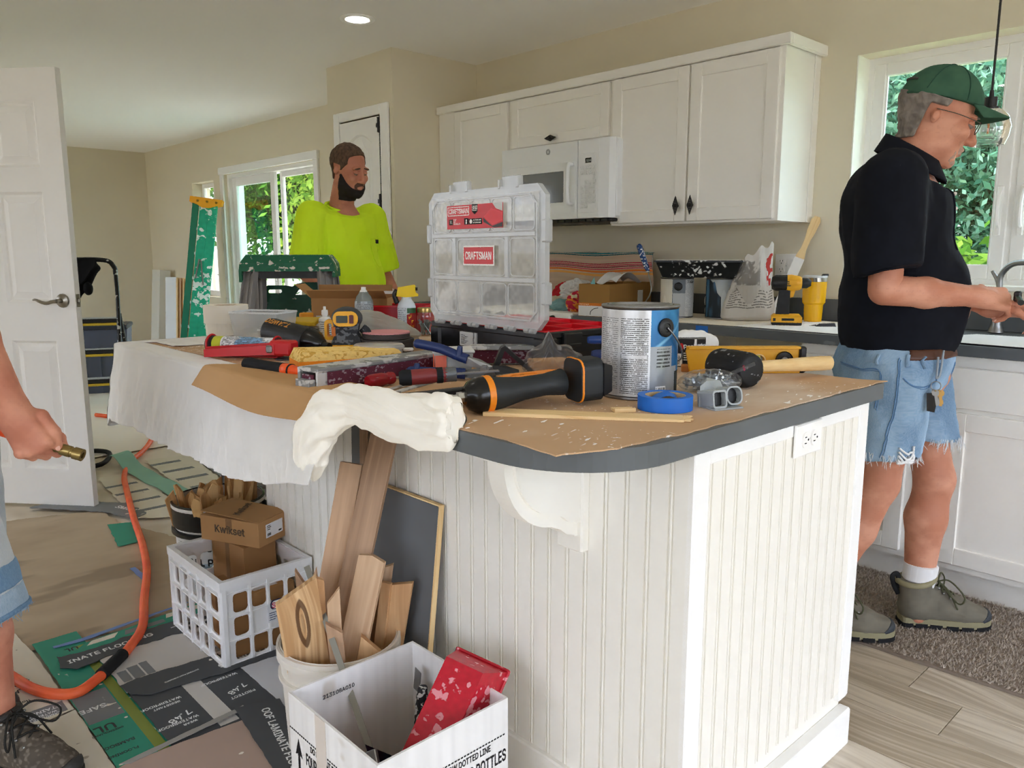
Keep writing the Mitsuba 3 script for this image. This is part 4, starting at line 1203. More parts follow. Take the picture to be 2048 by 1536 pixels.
GRIT = pmat(fleck('#5a2a38', '#8f7f88', 0.36, 60), 0.85, spec=0.2)
ALU = pmat(fleck('#8d8f8f', '#cfcfcd', 0.45, 18), 0.5, metallic=0.4)
# long dusty sanding bar
a, b = np.array([0.862, 1.585, TOP]), np.array([1.262, 1.635, TOP])
t = Thing('sanding_bar', 'long dusty aluminium bar faced with purple sandpaper', 'sanding bar', frame(a, b - a))
L = 0.42
t('bar', join(box(L, 0.010, 0.045, (L / 2, 0.035, 0.0265), 0.001), box(L, 0.07, 0.010, (L / 2, 0.0, 0.045), 0.002), box(L, 0.006, 0.04, (L / 2, -0.03, 0.024), 0.001), box(0.018, 0.05, 0.022, (-0.008, 0.0, 0.014), 0.001)), ALU)
t('sandpaper', join(box(L - 0.03, 0.003, 0.036, (L / 2 + 0.012, -0.0355, 0.022)), box(0.004, 0.04, 0.03, (0.0, 0, 0.02))), GRIT)
t = Thing('sanding_bar', 'shorter purple sanding bar behind the tub, next to the black tool case', 'sanding bar', frame((1.40, 1.62, TOP), (0.16, -0.15, 0)))
t('bar', join(box(0.25, 0.05, 0.012, (0.1, 0, 0.05), 0.002), box(0.25, 0.012, 0.044, (0.1, 0.015, 0.022), 0.001)), ALU)
t('sandpaper', box(0.246, 0.003, 0.036, (0.1, -0.0, 0.024)), GRIT)
t = Thing('pry_bar', 'black bent steel corner tool standing on end beside the tin snips', 'tool', FR(1.33, 1.42, 5))
t('blade', join(extr([(-0.055, 0.0), (-0.025, 0.075), (-0.015, 0.08), (0.075, 0.0), (0.06, 0.0), (-0.016, 0.068), (-0.040, 0.0)], 0.035)), mat('#23211f', 0.4, 0.5), M=np.array([[1, 0, 0, 0], [0, 0, -1, 0], [0, 1, 0, 0], [0, 0, 0, 1.0]]))
solo('metal_strip', 'pair of thin dusty metal strips lying under the tub', 'metal strip', join(box(0.36, 0.018, 0.003, (0, 0, 0.0015)), box(0.34, 0.012, 0.003, (0.02, 0.03, 0.0025))), ALU, M=frame((1.09, 1.46, TOP), (0.5, 0.2, 0.0)))
solo('metal_strip', 'flat grey metal ruler lying beside the nailer magazine', 'metal strip', box(0.42, 0.028, 0.003, (0, 0, 0.0015)), mat('#75787a', 0.35, 0.8), M=frame((1.16, 1.27, TOP), (0.5, -0.1, 0)))

# ---- hammer-like tool with orange neck, sponge float
a, b = np.array([0.893, 1.975, TOP + 0.017]), np.array([0.972, 1.615, TOP + 0.010])
t = Thing('grout_float_handle', 'tool with a black rubber grip and an orange shaft at the front of the island', 'hand tool', frame(a, b - a))
X = frame((0, 0, 0), (0, 1, 0), (1, 0, 0))
t('grip', tube([(0, 0, 0), (0.004, 0, 0), (0.02, 0, 0), (0.08, 0, 0), (0.155, 0, 0), (0.158, 0, 0)], [0.008, 0.015, 0.0175, 0.0155, 0.0165, 0.014], 18), RUBBER, 40)
t('shaft', join(tube([(0.155, 0, 0), (0.175, 0, 0), (0.21, 0, 0), (0.36, 0, 0.004)], [0.0168, 0.0165, 0.0125, 0.010], 16)), mat('#e8551c', 0.4), True)
t('ring', tube([(0.18, 0, 0), (0.185, 0, 0)], 0.0168, 18), RUBBER)
SP = pmat(fleck('#e3c277', '#c49a45', 0.36, 45), 0.95, spec=0.1)
t = Thing('sponge', 'yellow and orange tile sponge float in the middle of the island', 'sponge', frame((0.99, 1.865, TOP), (0.28, -0.075, 0)))
L, W = 0.29, 0.115
t('foam', hull([(0.0, 0, 0.022), (0, W, 0.022), (L, 0, 0.022), (L, W, 0.022), (0.012, 0.008, 0.046), (0.012, W - 0.01, 0.05), (L - 0.01, 0.01, 0.038), (L - 0.01, W - 0.01, 0.04)]), SP)
t('pad', hull([(0.0, 0, 0.0), (0, W, 0.0), (L, 0, 0.0), (L, W, 0.0), (0, 0, 0.022), (0, W, 0.022), (L, 0, 0.022), (L, W, 0.022)]), mat('#e88b22', 0.8))

# ---- caulk gun with cartridge
a, b = np.array([0.925, 2.315, TOP]), np.array([0.985, 2.055, TOP])
t = Thing('caulk_gun', 'red caulking gun with a white printed cartridge at the far front corner of the island', 'caulking gun', FR(0.985, 2.155, -16))
CR = mat('#c01d22', 0.4)
cx = frame((0, 0, 0), (0, 1, 0), (1, 0, 0))


def carprint(p, n, uv):
    c = mi.Color3f(*lin('#e4e6e8'))
    band = inside(uv.y, -0.08, 0.07)
    c = dr.select(band & (noise(uv.x * 0.02, uv.y * 40, 1.0) > 0.55), mi.Color3f(*lin('#7fa6c8')), c)
    c = dr.select(inside(uv.y, -0.115, -0.085), mi.Color3f(*lin('#c3c83a')), c)
    c = dr.select(uv.y < -0.115, mi.Color3f(*lin('#20201f')), c)
    return dr.select(inside(uv.y, -0.08, 0.075), mix(c, lin('#3c4348'), rows(uv.y * 400, uv.x * 0.0004, 0.004, 0.7, 3.0, 4.0)), c)


m, uv = shell(0.0255, -0.125, 0.09)
cart = t('cartridge', tf(m, cx, Rm('x', 0), Tm(-0.03, 0.055, 0.035)), pmat(carprint, 0.35), True, uv=uv)
t('cap', tf(join(cyl(0.027, -0.137, -0.125, 28), cyl(0.027, 0.09, 0.094, 28)), cx, Tm(-0.03, 0.055, 0.035)), mat('#4a2226', 0.4), 35, up=cart)
t('nozzle', tf(lathe([(0, -0.137), (0.007, -0.137), (0.003, -0.165), (0, -0.165)], 14), cx, Tm(-0.03, 0.055, 0.035)), WHITE, 35, up=cart)
t('cradle', join(tf(join(*[tube([(math.cos(q) * 0.029, math.sin(q) * 0.029, z) for q in np.linspace(0, 6.28, 25)], 0.003, 6, cap=False) for z in (-0.13, 0.092)]), cx, Tm(-0.03, 0.055, 0.035)), bx(-0.16, 0.07, 0.040, 0.072, 0.003, 0.0065), bx(-0.16, 0.07, 0.022, 0.030, 0.012, 0.022)), CR)
t('handle', join(hull([(-0.115, -0.045, 0.01), (-0.115, -0.033, 0.01), (-0.115, -0.045, 0.032), (0.085, 0.0, 0.018), (0.085, 0.014, 0.018), (0.085, 0.0, 0.046), (-0.115, -0.033, 0.032), (0.085, 0.014, 0.046)])), CR)
t('trigger', hull([(-0.14, -0.005, 0.016), (-0.14, 0.008, 0.016), (-0.14, -0.005, 0.034), (0.06, 0.02, 0.03), (0.06, 0.03, 0.03), (0.06, 0.02, 0.05), (-0.14, 0.008, 0.034)]), CR)
t('frame_block', box(0.07, 0.05, 0.042, (0.10, 0.028, 0.036), 0.006), CR)
t('thumb_release', box(0.02, 0.01, 0.022, (0.072, -0.004, 0.034), 0.004), STEEL)
t('rod', tube(spline([(0.12, 0.03, 0.034), (0.20, 0.0, 0.012), (0.235, -0.012, 0.004), (0.27, 0.005, 0.004)], 6), 0.0035, 8), mat('#3b3a38', 0.4, 0.6), True)

# ---- black cartridge tool, sander
t = Thing('black_canister', 'black canister with orange lettering lying on its side behind the caulking gun', 'canister', FR(1.165, 2.205, -35))
cx2 = frame((0, 0, 0.047), (0, 1, 0), (1, 0, -0.12))
t('body', tf(lathe([(0, -0.128), (0.03, -0.127), (0.041, -0.12), (0.0425, -0.11), (0.0425, 0.03), (0.044, 0.034), (0.044, 0.066), (0, 0.066)], 36), cx2), mat('#131416', 0.5), 35)
t('nozzle_cone', tf(lathe([(0, 0.06), (0.043, 0.066), (0.038, 0.085), (0.018, 0.118), (0.012, 0.122), (0.012, 0.148), (0, 0.148)], 20), cx2), BLACKG, 30)
w = words('DEWALT', 0.019, 0.0008, True, True)
q = np.linalg.inv(cx2[:3, :3]) @ np.array([0, -0.45, 0.9])
a_ = w.vertices[:, 1] / 0.0425 + math.atan2(q[1], q[0])
w.vertices = np.column_stack([(0.0425 + w.vertices[:, 2]) * np.cos(a_), (0.0425 + w.vertices[:, 2]) * np.sin(a_), w.vertices[:, 0] - 0.065])
t('lettering', tf(w, cx2), mat('#d08c3a', 0.6))
SY = mat('#e9a81c', 0.4)
t = Thing('palm_sander', 'yellow and black palm sander standing on its pad', 'sander', FR(1.30, 2.13, 6))
DST = pmat(fleck('#2a2c2f', '#66696c', 0.38, 40), 0.7)
t('base', hull([(sx * (0.058 - c), sy * (0.055 - c), z) for sx in (-1, 1) for sy in (-1, 1) for z, c in ((0.004, 0.002), (0.02, 0.0), (0.026, 0.006))]), SY)
t('pad', box(0.11, 0.104, 0.006, (0, 0, 0.003), 0.001), RUBBER)
t('skirt', hull([(sx * a, sy * b, z) for sx in (-1, 1) for sy in (-1, 1) for z, a, b in ((0.024, 0.05, 0.048), (0.045, 0.038, 0.036), (0.06, 0.032, 0.034))]), DST)
t('body', hull([(sx * a, sy * b, z) for sx in (-1, 1) for sy in (-1, 1) for z, a, b in ((0.055, 0.032, 0.034), (0.075, 0.036, 0.036), (0.1, 0.04, 0.038), (0.115, 0.036, 0.034))]), DST)
t('cap', tf(ball(1.0, (0, 0, 0), (0.048, 0.046, 0.036), 3), Tm(0, 0, 0.105)), mat('#3a3d40', 0.5), True)
fc_ = t('face_plate', tf(extr(rrect(0.075, 0.046, 0.021, 8), 0.012), on_front((0, -0.040, 0.105), (1, 0, 0.0), (0, 0.12, 1))), SY, 30)
t('window', tf(extr(rrect(0.034, 0.022, 0.003, 3), 0.002), on_front((-0.010, -0.0522, 0.105), (1, 0, 0), (0, 0.12, 1))), mat('#3d423c', 0.2), up=fc_)
t('switch', tf(extr(rrect(0.013, 0.026, 0.003, 3), 0.003), on_front((0.0185, -0.0522, 0.105), (1, 0, 0), (0, 0.12, 1))), mat('#5a1a12', 0.4), up=fc_)
t('side_handle', tf(extr(rrect(0.03, 0.062, 0.010, 4), 0.05, [rrect(0.014, 0.042, 0.006, 3)[::-1]], -0.025), on_front((-0.052, 0, 0.07), (1, 0, 0), (0, 0, 1))), SY)
t('dust_port', tube(spline([(0.045, 0.0, 0.075), (0.06, 0, 0.06), (0.062, 0, 0.035)], 5), 0.014, 12), DST, True)
t('side_label', box(0.012, 0.002, 0.03, (-0.038, -0.036, 0.066), 0.0006), mat('#c0661a', 0.5))
solo('flat_bar', 'dark flat scraper plate under the black canister', 'scraper', extr(rrect(0.22, 0.07, 0.02, 5), 0.004), mat('#54575a', 0.4, 0.5), M=FR(1.145, 2.06, 14))

# ---- clear bins, tape rolls, small boxes
FROST = {'type': 'blendbsdf', 'weight': 0.42, 'a': {'type': 'thindielectric'}, 'b': {'type': 'twosided', 'bsdf': {'type': 'principled', 'base_color': rgbd('#d9dcdd'), 'roughness': 0.5, 'specular': 0.5}}}
scene['frosted'] = FROST


def binbox(t, w, d, h, tp=0.012, lid=None, m='frosted'):
    wall = []
    lo, hi = (w / 2 - tp, d / 2 - tp), (w / 2, d / 2)
    for (ax, s) in (('x', 1), ('x', -1), ('y', 1), ('y', -1)):
        if ax == 'x':
            V = [(s * lo[0], -lo[1], 0), (s * lo[0], lo[1], 0), (s * hi[0], hi[1], h), (s * hi[0], -hi[1], h)]
        else:
            V = [(-lo[0], s * lo[1], 0), (lo[0], s * lo[1], 0), (hi[0], s * hi[1], h), (-hi[0], s * hi[1], h)]
        wall.append(trimesh.Trimesh(V, [(0, 1, 2), (0, 2, 3)], process=False))
    wall.append(trimesh.Trimesh([(-lo[0], -lo[1], 0.001), (lo[0], -lo[1], 0.001), (lo[0], lo[1], 0.001), (-lo[0], lo[1], 0.001)], [(0, 1, 2), (0, 2, 3)], process=False))
    t('body', join(*wall), m)
    t('rim', extr(rrect(w + 0.006, d + 0.006, 0.008, 3), 0.006, [rrect(w - 0.004, d - 0.004, 0.006, 3)[::-1]], h - 0.004), mat('#d5d8d9', 0.35))
    if lid:
        t('lid', extr(rrect(w + 0.004, d + 0.004, 0.008, 3), 0.004, z0=h + 0.002), m)


t = Thing('storage_bin', 'large empty frosted plastic bin near the green stepladder', 'plastic bin', FR(1.24, 2.575, -16))
binbox(t, 0.185, 0.13, 0.105)
t = Thing('storage_bin', 'small frosted lidded plastic box in front of the large bin', 'plastic bin', FR(1.225, 2.43, -14))
binbox(t, 0.115, 0.085, 0.055, 0.008, True)
TAPEW = mat('#e6dfd2', 0.75, spec=0.2)
for k_, (x, y, z, r, h, lb) in enumerate(((1.20, 2.805, TOP + 0.012, 0.066, 0.042, 'wide cream masking tape roll, lower of the stacked pair'), (1.205, 2.80, TOP + 0.055, 0.078, 0.064, 'wide cream masking tape roll on top of the stacked pair'))):
    t = Thing('masking_tape', lb, 'tape roll', FR(x, y, 0, z), 'stacked masking tape rolls')
    t('roll', lathe([(0.040, 0), (r, 0), (r, h), (0.040, h), (0.040, 0)], 56), TAPEW, 40)
    t('core', lathe([(0.037, 0.001), (0.0405, 0.001), (0.0405, h - 0.001), (0.037, h - 0.001), (0.037, 0.001)], 48), mat('#bfae92', 0.8), 40)
t = Thing('glue_bottle', 'small white bottle with a printed label behind the sander', 'bottle', FR(1.43, 2.49))
t('body', lathe([(0, 0), (0.021, 0), (0.022, 0.003), (0.022, 0.072), (0.02, 0.077), (0.009, 0.081), (0.009, 0.09), (0, 0.09)], 28), WHITE, 35)
t('cap', lathe([(0, 0.088), (0.012, 0.088), (0.011, 0.105), (0.005, 0.106), (0.0045, 0.118), (0, 0.118)], 18), WHITE, 35)
m, uv = shell(0.0224, 0.012, 0.066, -90, 90, 24)
t('label', m, pmat(lambda p, n, uv: mix(mi.Color3f(*lin('#eceded')), lin('#4a4d52'), rows(uv.x, uv.y, 0.0075, 0.85, 7.0, 1.0) * 0.8), 0.5), True, uv=uv)
BOXC = mat('#b98d5f', 0.8, spec=0.2)
BOXD = mat('#a57c50', 0.8, spec=0.2)


def openbox(t, w, d, h, flaps, m=None, th=0.004, part='panel'):
    """open carton: bottom, four sides and flaps (edge, length, angle from upright)"""
    m = m or BOXC
    t(part, bx(-w / 2, w / 2, -d / 2, d / 2, 0, th), m)
    t(part, bx(-w / 2, w / 2, -d / 2, -d / 2 + th, 0, h), m)
    t(part, bx(-w / 2, w / 2, d / 2 - th, d / 2, 0, h), m)
    t(part, bx(-w / 2, -w / 2 + th, -d / 2 + th, d / 2 - th, 0, h), m)
    t(part, bx(w / 2 - th, w / 2, -d / 2 + th, d / 2 - th, 0, h), m)
    for e, l, a in flaps:
        wd = w if e in 'fb' else d
        fl = bx(-wd / 2, wd / 2, 0, th * 0.8, 0, l)
        M = {'f': frame((0, -d / 2, h), (1, 0, 0)), 'b': frame((0, d / 2, h), (-1, 0, 0)), 'l': frame((-w / 2, 0, h), (0, -1, 0)), 'r': frame((w / 2, 0, h), (0, 1, 0))}[e]
        t('flap', tf(fl, M @ Rm('x', a)), m)


t = Thing('drill_bit_case', 'grey case with a yellow lid holding drill bits, left of the glue bottle', 'tool case', FR(1.375, 2.56, -8))
t('body', box(0.13, 0.07, 0.045, (0, 0, 0.0225), 0.004), mat('#9a9a90', 0.4))
t('lid', tf(box(0.12, 0.07, 0.016, (0, 0, 0.008), 0.003), Tm(0, 0.01, 0.055) @ Rm('x', 10)), mat('#c9a520', 0.4))
t('label', box(0.045, 0.0012, 0.026, (-0.03, -0.0355, 0.024)), mat('#d5d5cc', 0.5))
t('label', box(0.045, 0.0012, 0.024, (0.034, -0.0355, 0.022)), mat('#3a3a36', 0.5))
t = Thing('nail_jar_cap', 'orange plastic cap standing behind the drill bit case', 'cap', FR(1.45, 2.66))
t('cap', cyl(0.026, 0, 0.085, 24, bev=0.003), mat('#e0931c', 0.5))

# ---- cans and jar
t = Thing('spray_can', 'grey spray can with a white cap in front of the open carton', 'spray can', FR(1.60, 2.50))
t('body', lathe([(0, 0), (0.033, 0), (0.034, 0.003), (0.034, 0.128), (0.033, 0.131), (0.030, 0.136), (0.027, 0.146), (0.018, 0.157), (0.0165, 0.163), (0, 0.163)], 40), mat('#8c9292', 0.3, 0.6), 35)
m, uv = shell(0.0343, 0.008, 0.122)
t('label', m, pmat(lambda p, n, uv: mix(mi.Color3f(*lin('#a9b0b4')), lin('#474b4e'), rows(uv.x, uv.y, 0.0055, 0.9, 4.5, 3.0) * 0.8), 0.35), True, uv=uv)
t('cap', lathe([(0, 0.16), (0.014, 0.16), (0.0135, 0.167), (0.009, 0.172), (0.009, 0.181), (0, 0.181)], 20), WHITE, 35)
t = Thing('cleaner_spray', 'white and red spray bottle with a yellow trigger head', 'spray bottle', FR(1.735, 2.42, 4))
t('body', lathe([(0, 0), (0.033, 0), (0.034, 0.004), (0.034, 0.105), (0.031, 0.118), (0.022, 0.13), (0.018, 0.135), (0.018, 0.148), (0, 0.148)], 40), mat('#d5dee6', 0.3), 35)


def cleanprint(p, n, uv):
    c = mi.Color3f(*lin('#cfd9e2'))
    c = mix(c, lin('#5c6c86'), rows(uv.x, uv.y, 0.0075, 0.75, 4.5, 6.0) * 0.6 * dr.select(uv.x < 0, mi.Float(1), mi.Float(0)))
    red = (uv.x > 4) & (uv.y < 0.078 + 0.0003 * (uv.x - 4))
    c = dr.select(red, mix(mi.Color3f(*lin('#9c1f1a')), lin('#d8a02a'), smoothstep(0.66, 0.7, noise(uv.x * 0.16, uv.y * 160, 3.0)) * dr.select(inside(uv.x, 14, 52), mi.Float(1), mi.Float(0))), c)
    return dr.select((uv.x > 6) & inside(uv.y, 0.084, 0.103), mi.Color3f(*lin('#3f6a48')), c)


m, uv = shell(0.0344, 0.004, 0.104)
t('label', m, pmat(cleanprint, 0.35), True, uv=uv)
t('trigger_head', tf(extr([(-0.036, 0.146), (-0.03, 0.178), (0.03, 0.188), (0.034, 0.182), (0.034, 0.160), (0.044, 0.152), (0.044, 0.146), (0.0, 0.142)], 0.038, z0=-0.019), np.array([[1, 0, 0, 0], [0, 0, -1, 0], [0, 1, 0, 0], [0, 0, 0, 1.0]])), mat('#f3cf0d', 0.35))
t('trigger', tube(spline([(-0.034, 0, 0.168), (-0.044, 0, 0.15), (-0.034, 0, 0.118)], 5), [0.009] * 11, 8), BLACK, True)
t('nozzle', rod((0.034, 0, 0.172), (0.042, 0, 0.172), 0.006), BLACK)
NAILM = mat('#8b9699', 0.35, 0.8)


def nails(n, boxdim, L, seed, r=0.0016, up=0.5):
    g = np.random.default_rng(seed)
    out = []
    for i in range(n):
        c = (g.random(3) - 0.5) * np.array(boxdim) + [0, 0, boxdim[2] / 2]
        d = g.normal(size=3)
        d[2] = abs(d[2]) * up
        d /= np.linalg.norm(d)
        out += [rod(c - d * L / 2, c + d * L / 2, r, 5), rod(c + d * (L / 2 - 0.001), c + d * L / 2, r * 2.4, 6)]
    return join(out)


def in_bounds(m, test):
    k = test(m.vertices)
    return m


t = Thing('screw_jar', 'glass jar of long screws with a gold lid', 'jar', FR(1.775, 2.36))
pr = [(0.0, 0.002), (0.028, 0.002), (0.031, 0.008), (0.031, 0.07), (0.026, 0.08), (0.026, 0.094)]
t('glass', lathe(pr, 36), 'glass_thin', True)
t('lid', lathe([(0, 0.104), (0.028, 0.104), (0.0295, 0.101), (0.0295, 0.088), (0.0275, 0.087)], 36), mat('#b59a5c', 0.25, 0.9), 35)
g = np.random.default_rng(5)
for i in range(26):
    a_, rr = g.random() * 6.28, 0.024 * math.sqrt(g.random())
    b_, r2 = g.random() * 6.28, 0.026 * math.sqrt(g.random())
    p0, p1 = np.array([rr * math.cos(a_), rr * math.sin(a_), 0.004]), np.array([r2 * math.cos(b_), r2 * math.sin(b_), 0.045 + 0.012 * g.random()])
    t('screw', join(rod(p0, p1, 0.0017, 6, 0.0019), rod(p1 - (p1 - p0) * 0.02, p1 + (p1 - p0) * 0.03, 0.0042, 8)), NAILM)
t = Thing('red_bin', 'red plastic parts bin behind the spray bottle', 'plastic bin', FR(1.79, 2.56, -8))
t('body', join(bx(-0.13, 0.13, -0.075, 0.075, 0, 0.004), bx(-0.13, 0.13, -0.075, -0.072, 0, 0.105), bx(-0.13, 0.13, 0.072, 0.075, 0, 0.105), bx(-0.13, -0.127, -0.072, 0.072, 0, 0.105), bx(0.127, 0.13, -0.072, 0.072, 0, 0.105)), mat('#a8121c', 0.35))
t('rim', extr(rrect(0.27, 0.16, 0.008, 3), 0.006, [rrect(0.254, 0.144, 0.006, 3)[::-1]], 0.1), mat('#c41a24', 0.35))
t = Thing('carton', 'open brown carton with folded flaps at the back of the island', 'cardboard box', FR(1.69, 2.72, -3))
openbox(t, 0.30, 0.12, 0.13, [('f', 0.07, 62), ('b', 0.05, -10), ('l', 0.08, 50)], BOXD)
t('label', box(0.05, 0.001, 0.022, (0.128, 0.0, 0.005)), PAPERW, M=Tm(0.0, 0.053, 0.148))
t('label', box(0.055, 0.001, 0.045, (-0.105, -0.0612, 0.04)), mat('#c9c9c2', 0.7))
t('barcode', join(*[box(0.0012 + 0.001 * (i % 3), 0.0006, 0.014, (-0.125 + i * 0.0035, -0.0622, 0.045)) for i in range(12)]), INK, kind='stuff')

# ---- parts organizer case: black base with red bins, clear dusty lid standing open
LB = np.array([1.525, 1.996, TOP])
OM = frame(LB, (-0.055, -0.9985, 0))                 # local x to the right along the hinge side, local y away from the viewer, z up
t = Thing('tool_organizer', 'black parts organizer with its clear lid standing open and red bins inside', 'tool case', OM)
OW, OD, OH = 0.535, 0.372, 0.093
BLKP = mat('#101214', 0.3)
t('base', join(bx(0, OW, 0, OD, 0, 0.006), bx(0.008, OW - 0.008, 0.004, 0.012, 0, OH), bx(0.008, OW - 0.008, OD - 0.012, OD - 0.004, 0, OH), bx(0.004, 0.012, 0.004, OD - 0.004, 0, OH), bx(OW - 0.012, OW - 0.004, 0.004, OD - 0.004, 0, OH),
               bx(0, OW, 0, 0.014, OH - 0.018, OH, 0.003), bx(OW - 0.014, OW, 0, OD, OH - 0.018, OH, 0.003), bx(0, 0.014, 0, OD, OH - 0.018, OH, 0.003)), BLKP)
t('corner_post', join(bx(OW - 0.05, OW + 0.004, -0.004, 0.05, 0, OH - 0.012, 0.008), bx(-0.004, 0.05, -0.004, 0.05, 0, OH - 0.012, 0.008)), BLKP)
for y in (0.10, 0.27):
    t('latch', join(bx(OW - 0.006, OW + 0.012, y - 0.035, y + 0.035, 0.03, OH - 0.004, 0.004), bx(OW + 0.008, OW + 0.016, y - 0.025, y + 0.025, 0.05, 0.06, 0.002)), BLKP)
t('bar_label', bx(0.155, 0.235, -0.0015, 0.005, 0.028, 0.07), mat('#b9bbba', 0.6))
t('bar_label_print', join(tf(words('CRAFTSMAN', 0.006, 0.0004, True, True), on_front((0.225, -0.002, 0.05), (0, 0, 1), (-1, 0, 0))), *[bx(0.162, 0.162 + 0.02 + 0.007 * (i % 3), -0.0022, -0.0015, 0.034 + 0.0042 * i, 0.0355 + 0.0042 * i) for i in range(7)]), INK, kind='stuff')
for i in range(4):
    for j in range(3):
        x0, x1, y0, y1 = 0.016 + i * 0.126, 0.016 + (i + 1) * 0.126 - 0.003, 0.016 + j * 0.114, 0.016 + (j + 1) * 0.114 - 0.003
        t('bin', join(bx(x0, x1, y0, y1, 0.01, 0.014), bx(x0, x0 + 0.003, y0, y1, 0.01, OH + 0.003), bx(x1 - 0.003, x1, y0, y1, 0.01, OH + 0.003), bx(x0, x1, y0, y0 + 0.003, 0.01, OH + 0.003), bx(x0, x1, y1 - 0.003, y1, 0.01, OH + 0.003)), mat('#d01622', 0.35))
W_, H_ = OW, 0.388
ZL = OH + 0.004


def dustweight(p, n, uv):
    v = fbm(p.y * 13, p.z * 13, 2.0, 4)
    w = fbm(p.y * 4, p.z * 3.2, 5.0, 2)
    return 0.22 + 0.5 * smoothstep(0.42, 0.62, v) * smoothstep(0.3, 0.6, w) + 0.12 * noise(p.y * 90, p.z * 90, 1.0)


DUSTP = {'type': 'blendbsdf', 'weight': proc(dustweight), 'a': {'type': 'thindielectric'}, 'b': {'type': 'twosided', 'bsdf': {'type': 'principled', 'base_color': rgbd('#dcdcd8'), 'roughness': 0.5, 'specular': 0.5}}}
scene['dusty_plastic'] = DUSTP
scene['clear_plastic'] = {'type': 'blendbsdf', 'weight': 0.5, 'a': {'type': 'thindielectric'}, 'b': {'type': 'twosided', 'bsdf': {'type': 'principled', 'base_color': rgbd('#cfd2d2'), 'roughness': 0.25, 'specular': 0.7}}}
lid = Thing  # parts of the lid hang under 'lid'
oct_ = lambda w, h, c: [(c, 0), (w - c, 0), (w, c), (w, h - c), (w - c, h), (c, h), (0, h - c), (0, c)]
XZf = on_front((0, 0, ZL), (1, 0, 0), (0, 0, 1))     # lid plane: local x right, y up, z towards the viewer
l0 = t('lid', tf(trimesh.Trimesh([(0.02, 0.02, 0.004), (W_ - 0.02, 0.02, 0.004), (W_ - 0.02, H_ - 0.02, 0.004), (0.02, H_ - 0.02, 0.004)], [(0, 1, 2), (0, 2, 3)], process=False), XZf), 'dusty_plastic')
ou = oct_(W_, H_, 0.03)
inn = [(x * (W_ - 0.048) / W_ + 0.024, y * (H_ - 0.048) / H_ + 0.024) for x, y in ou]
t('rim', tf(join(extr(ou, 0.005, [inn[::-1]], -0.004), extr(inn, 0.02, [[(x * (W_ - 0.056) / W_ + 0.028, y * (H_ - 0.056) / H_ + 0.028) for x, y in ou][::-1]], -0.012), extr(ou, 0.016, [[(x * (W_ - 0.007) / W_ + 0.0035, y * (H_ - 0.007) / H_ + 0.0035) for x, y in ou][::-1]], -0.016)), XZf), 'clear_plastic', up=l0)
rib = lambda x0, x1, y0, y1, d=0.009: tf(bx(x0, x1, y0, y1, 0.002, 0.002 + d, 0.001), XZf)
ribs = [rib(0.03, W_ - 0.03, 0.128, 0.140), rib(0.03, W_ - 0.03, 0.252, 0.264), rib(0.135, 0.149, 0.14, 0.252), rib(W_ - 0.155, W_ - 0.141, 0.14, 0.252)]
for rb in ribs:
    t('rib', rb, 'clear_plastic', up=l0)


def pocket(x0, x1, y0, y1):
    c = ((x0 + x1) / 2, (y0 + y1) / 2)
    return tf(extr(rrect(x1 - x0, y1 - y0, 0.012, 4, c), 0.004, [rrect(x1 - x0 - 0.005, y1 - y0 - 0.005, 0.010, 4, c)[::-1]], 0.003), XZf)


for i in range(5):
    t('pocket_outline', pocket(0.034 + i * 0.0945, 0.034 + (i + 1) * 0.0945 - 0.006, 0.268, 0.358), 'clear_plastic', up=l0)
for a_, b_ in ((0.034, 0.131), (0.153, W_ - 0.158), (W_ - 0.137, W_ - 0.034)):
    t('pocket_outline', pocket(a_, b_, 0.144, 0.248), 'clear_plastic', up=l0)
for i in range(4):
    t('pocket_outline', pocket(0.034 + i * 0.118, 0.034 + (i + 1) * 0.118 - 0.006, 0.032, 0.124), 'clear_plastic', up=l0)
for xs in ((0.115, 0.195), (0.345, 0.425)):
    t('handle_tab', tf(join(bx(xs[0], xs[1], H_ - 0.004, H_ + 0.028, -0.012, -0.008, 0.001), bx(xs[1] - 0.008, xs[1] + 0.004, H_ - 0.006, H_ + 0.026, -0.016, 0.004, 0.002), bx(xs[0] - 0.004, xs[0] + 0.004, H_ - 0.006, H_ + 0.02, -0.016, 0.004, 0.002)), XZf), 'clear_plastic', up=l0)
for x, ys in ((-0.01, (0.10, 0.265)), (W_ - 0.012, (0.10, 0.265))):
    for y in ys:
        t('side_tab', tf(bx(x, x + 0.022, y - 0.03, y + 0.03, -0.02, 0.006, 0.004), XZf), 'clear_plastic', up=l0)
for i in range(6):
    t('hinge_knuckle', tf(join(*[tf(cyl(0.007, -0.009, 0.009, 10), Tm(0.055 + i * 0.085 + s, -0.002, 0.004) @ Rm('y', 90)) for s in (-0.012, 0.012)]), XZf), 'clear_plastic', up=l0)
CRED = mat('#c4161f', 0.4)
s_ = t('brand_label', tf(bx(0.112, 0.375, 0.277, 0.345, 0.0115, 0.0125), XZf), CRED, up=None)
zt = 0.0126
wp = lambda txt, h, x, y, m_, **k: t('label_print', tf(words(txt, h, 0.0004, **k), XZf @ Tm(x, y, zt)), m_)
WHT = mat('#f1efec', 0.5)
t('label_print', tf(join(extr([(0.117, 0.315), (0.222, 0.315), (0.222, 0.341), (0.117, 0.341)], 0.0004, [[(0.119, 0.317), (0.119, 0.339), (0.220, 0.339), (0.220, 0.317)]])), XZf @ Tm(0, 0, zt)), WHT)
wp('CRAFTSMAN', 0.0135, 0.1225, 0.3215, WHT, bold=True, w=0.094)
t('label_print', tf(extr([(0.236, 0.345), (0.262, 0.345), (0.262, 0.325), (0.249, 0.317), (0.236, 0.325)], 0.0004), XZf @ Tm(0, 0, zt)), INK)
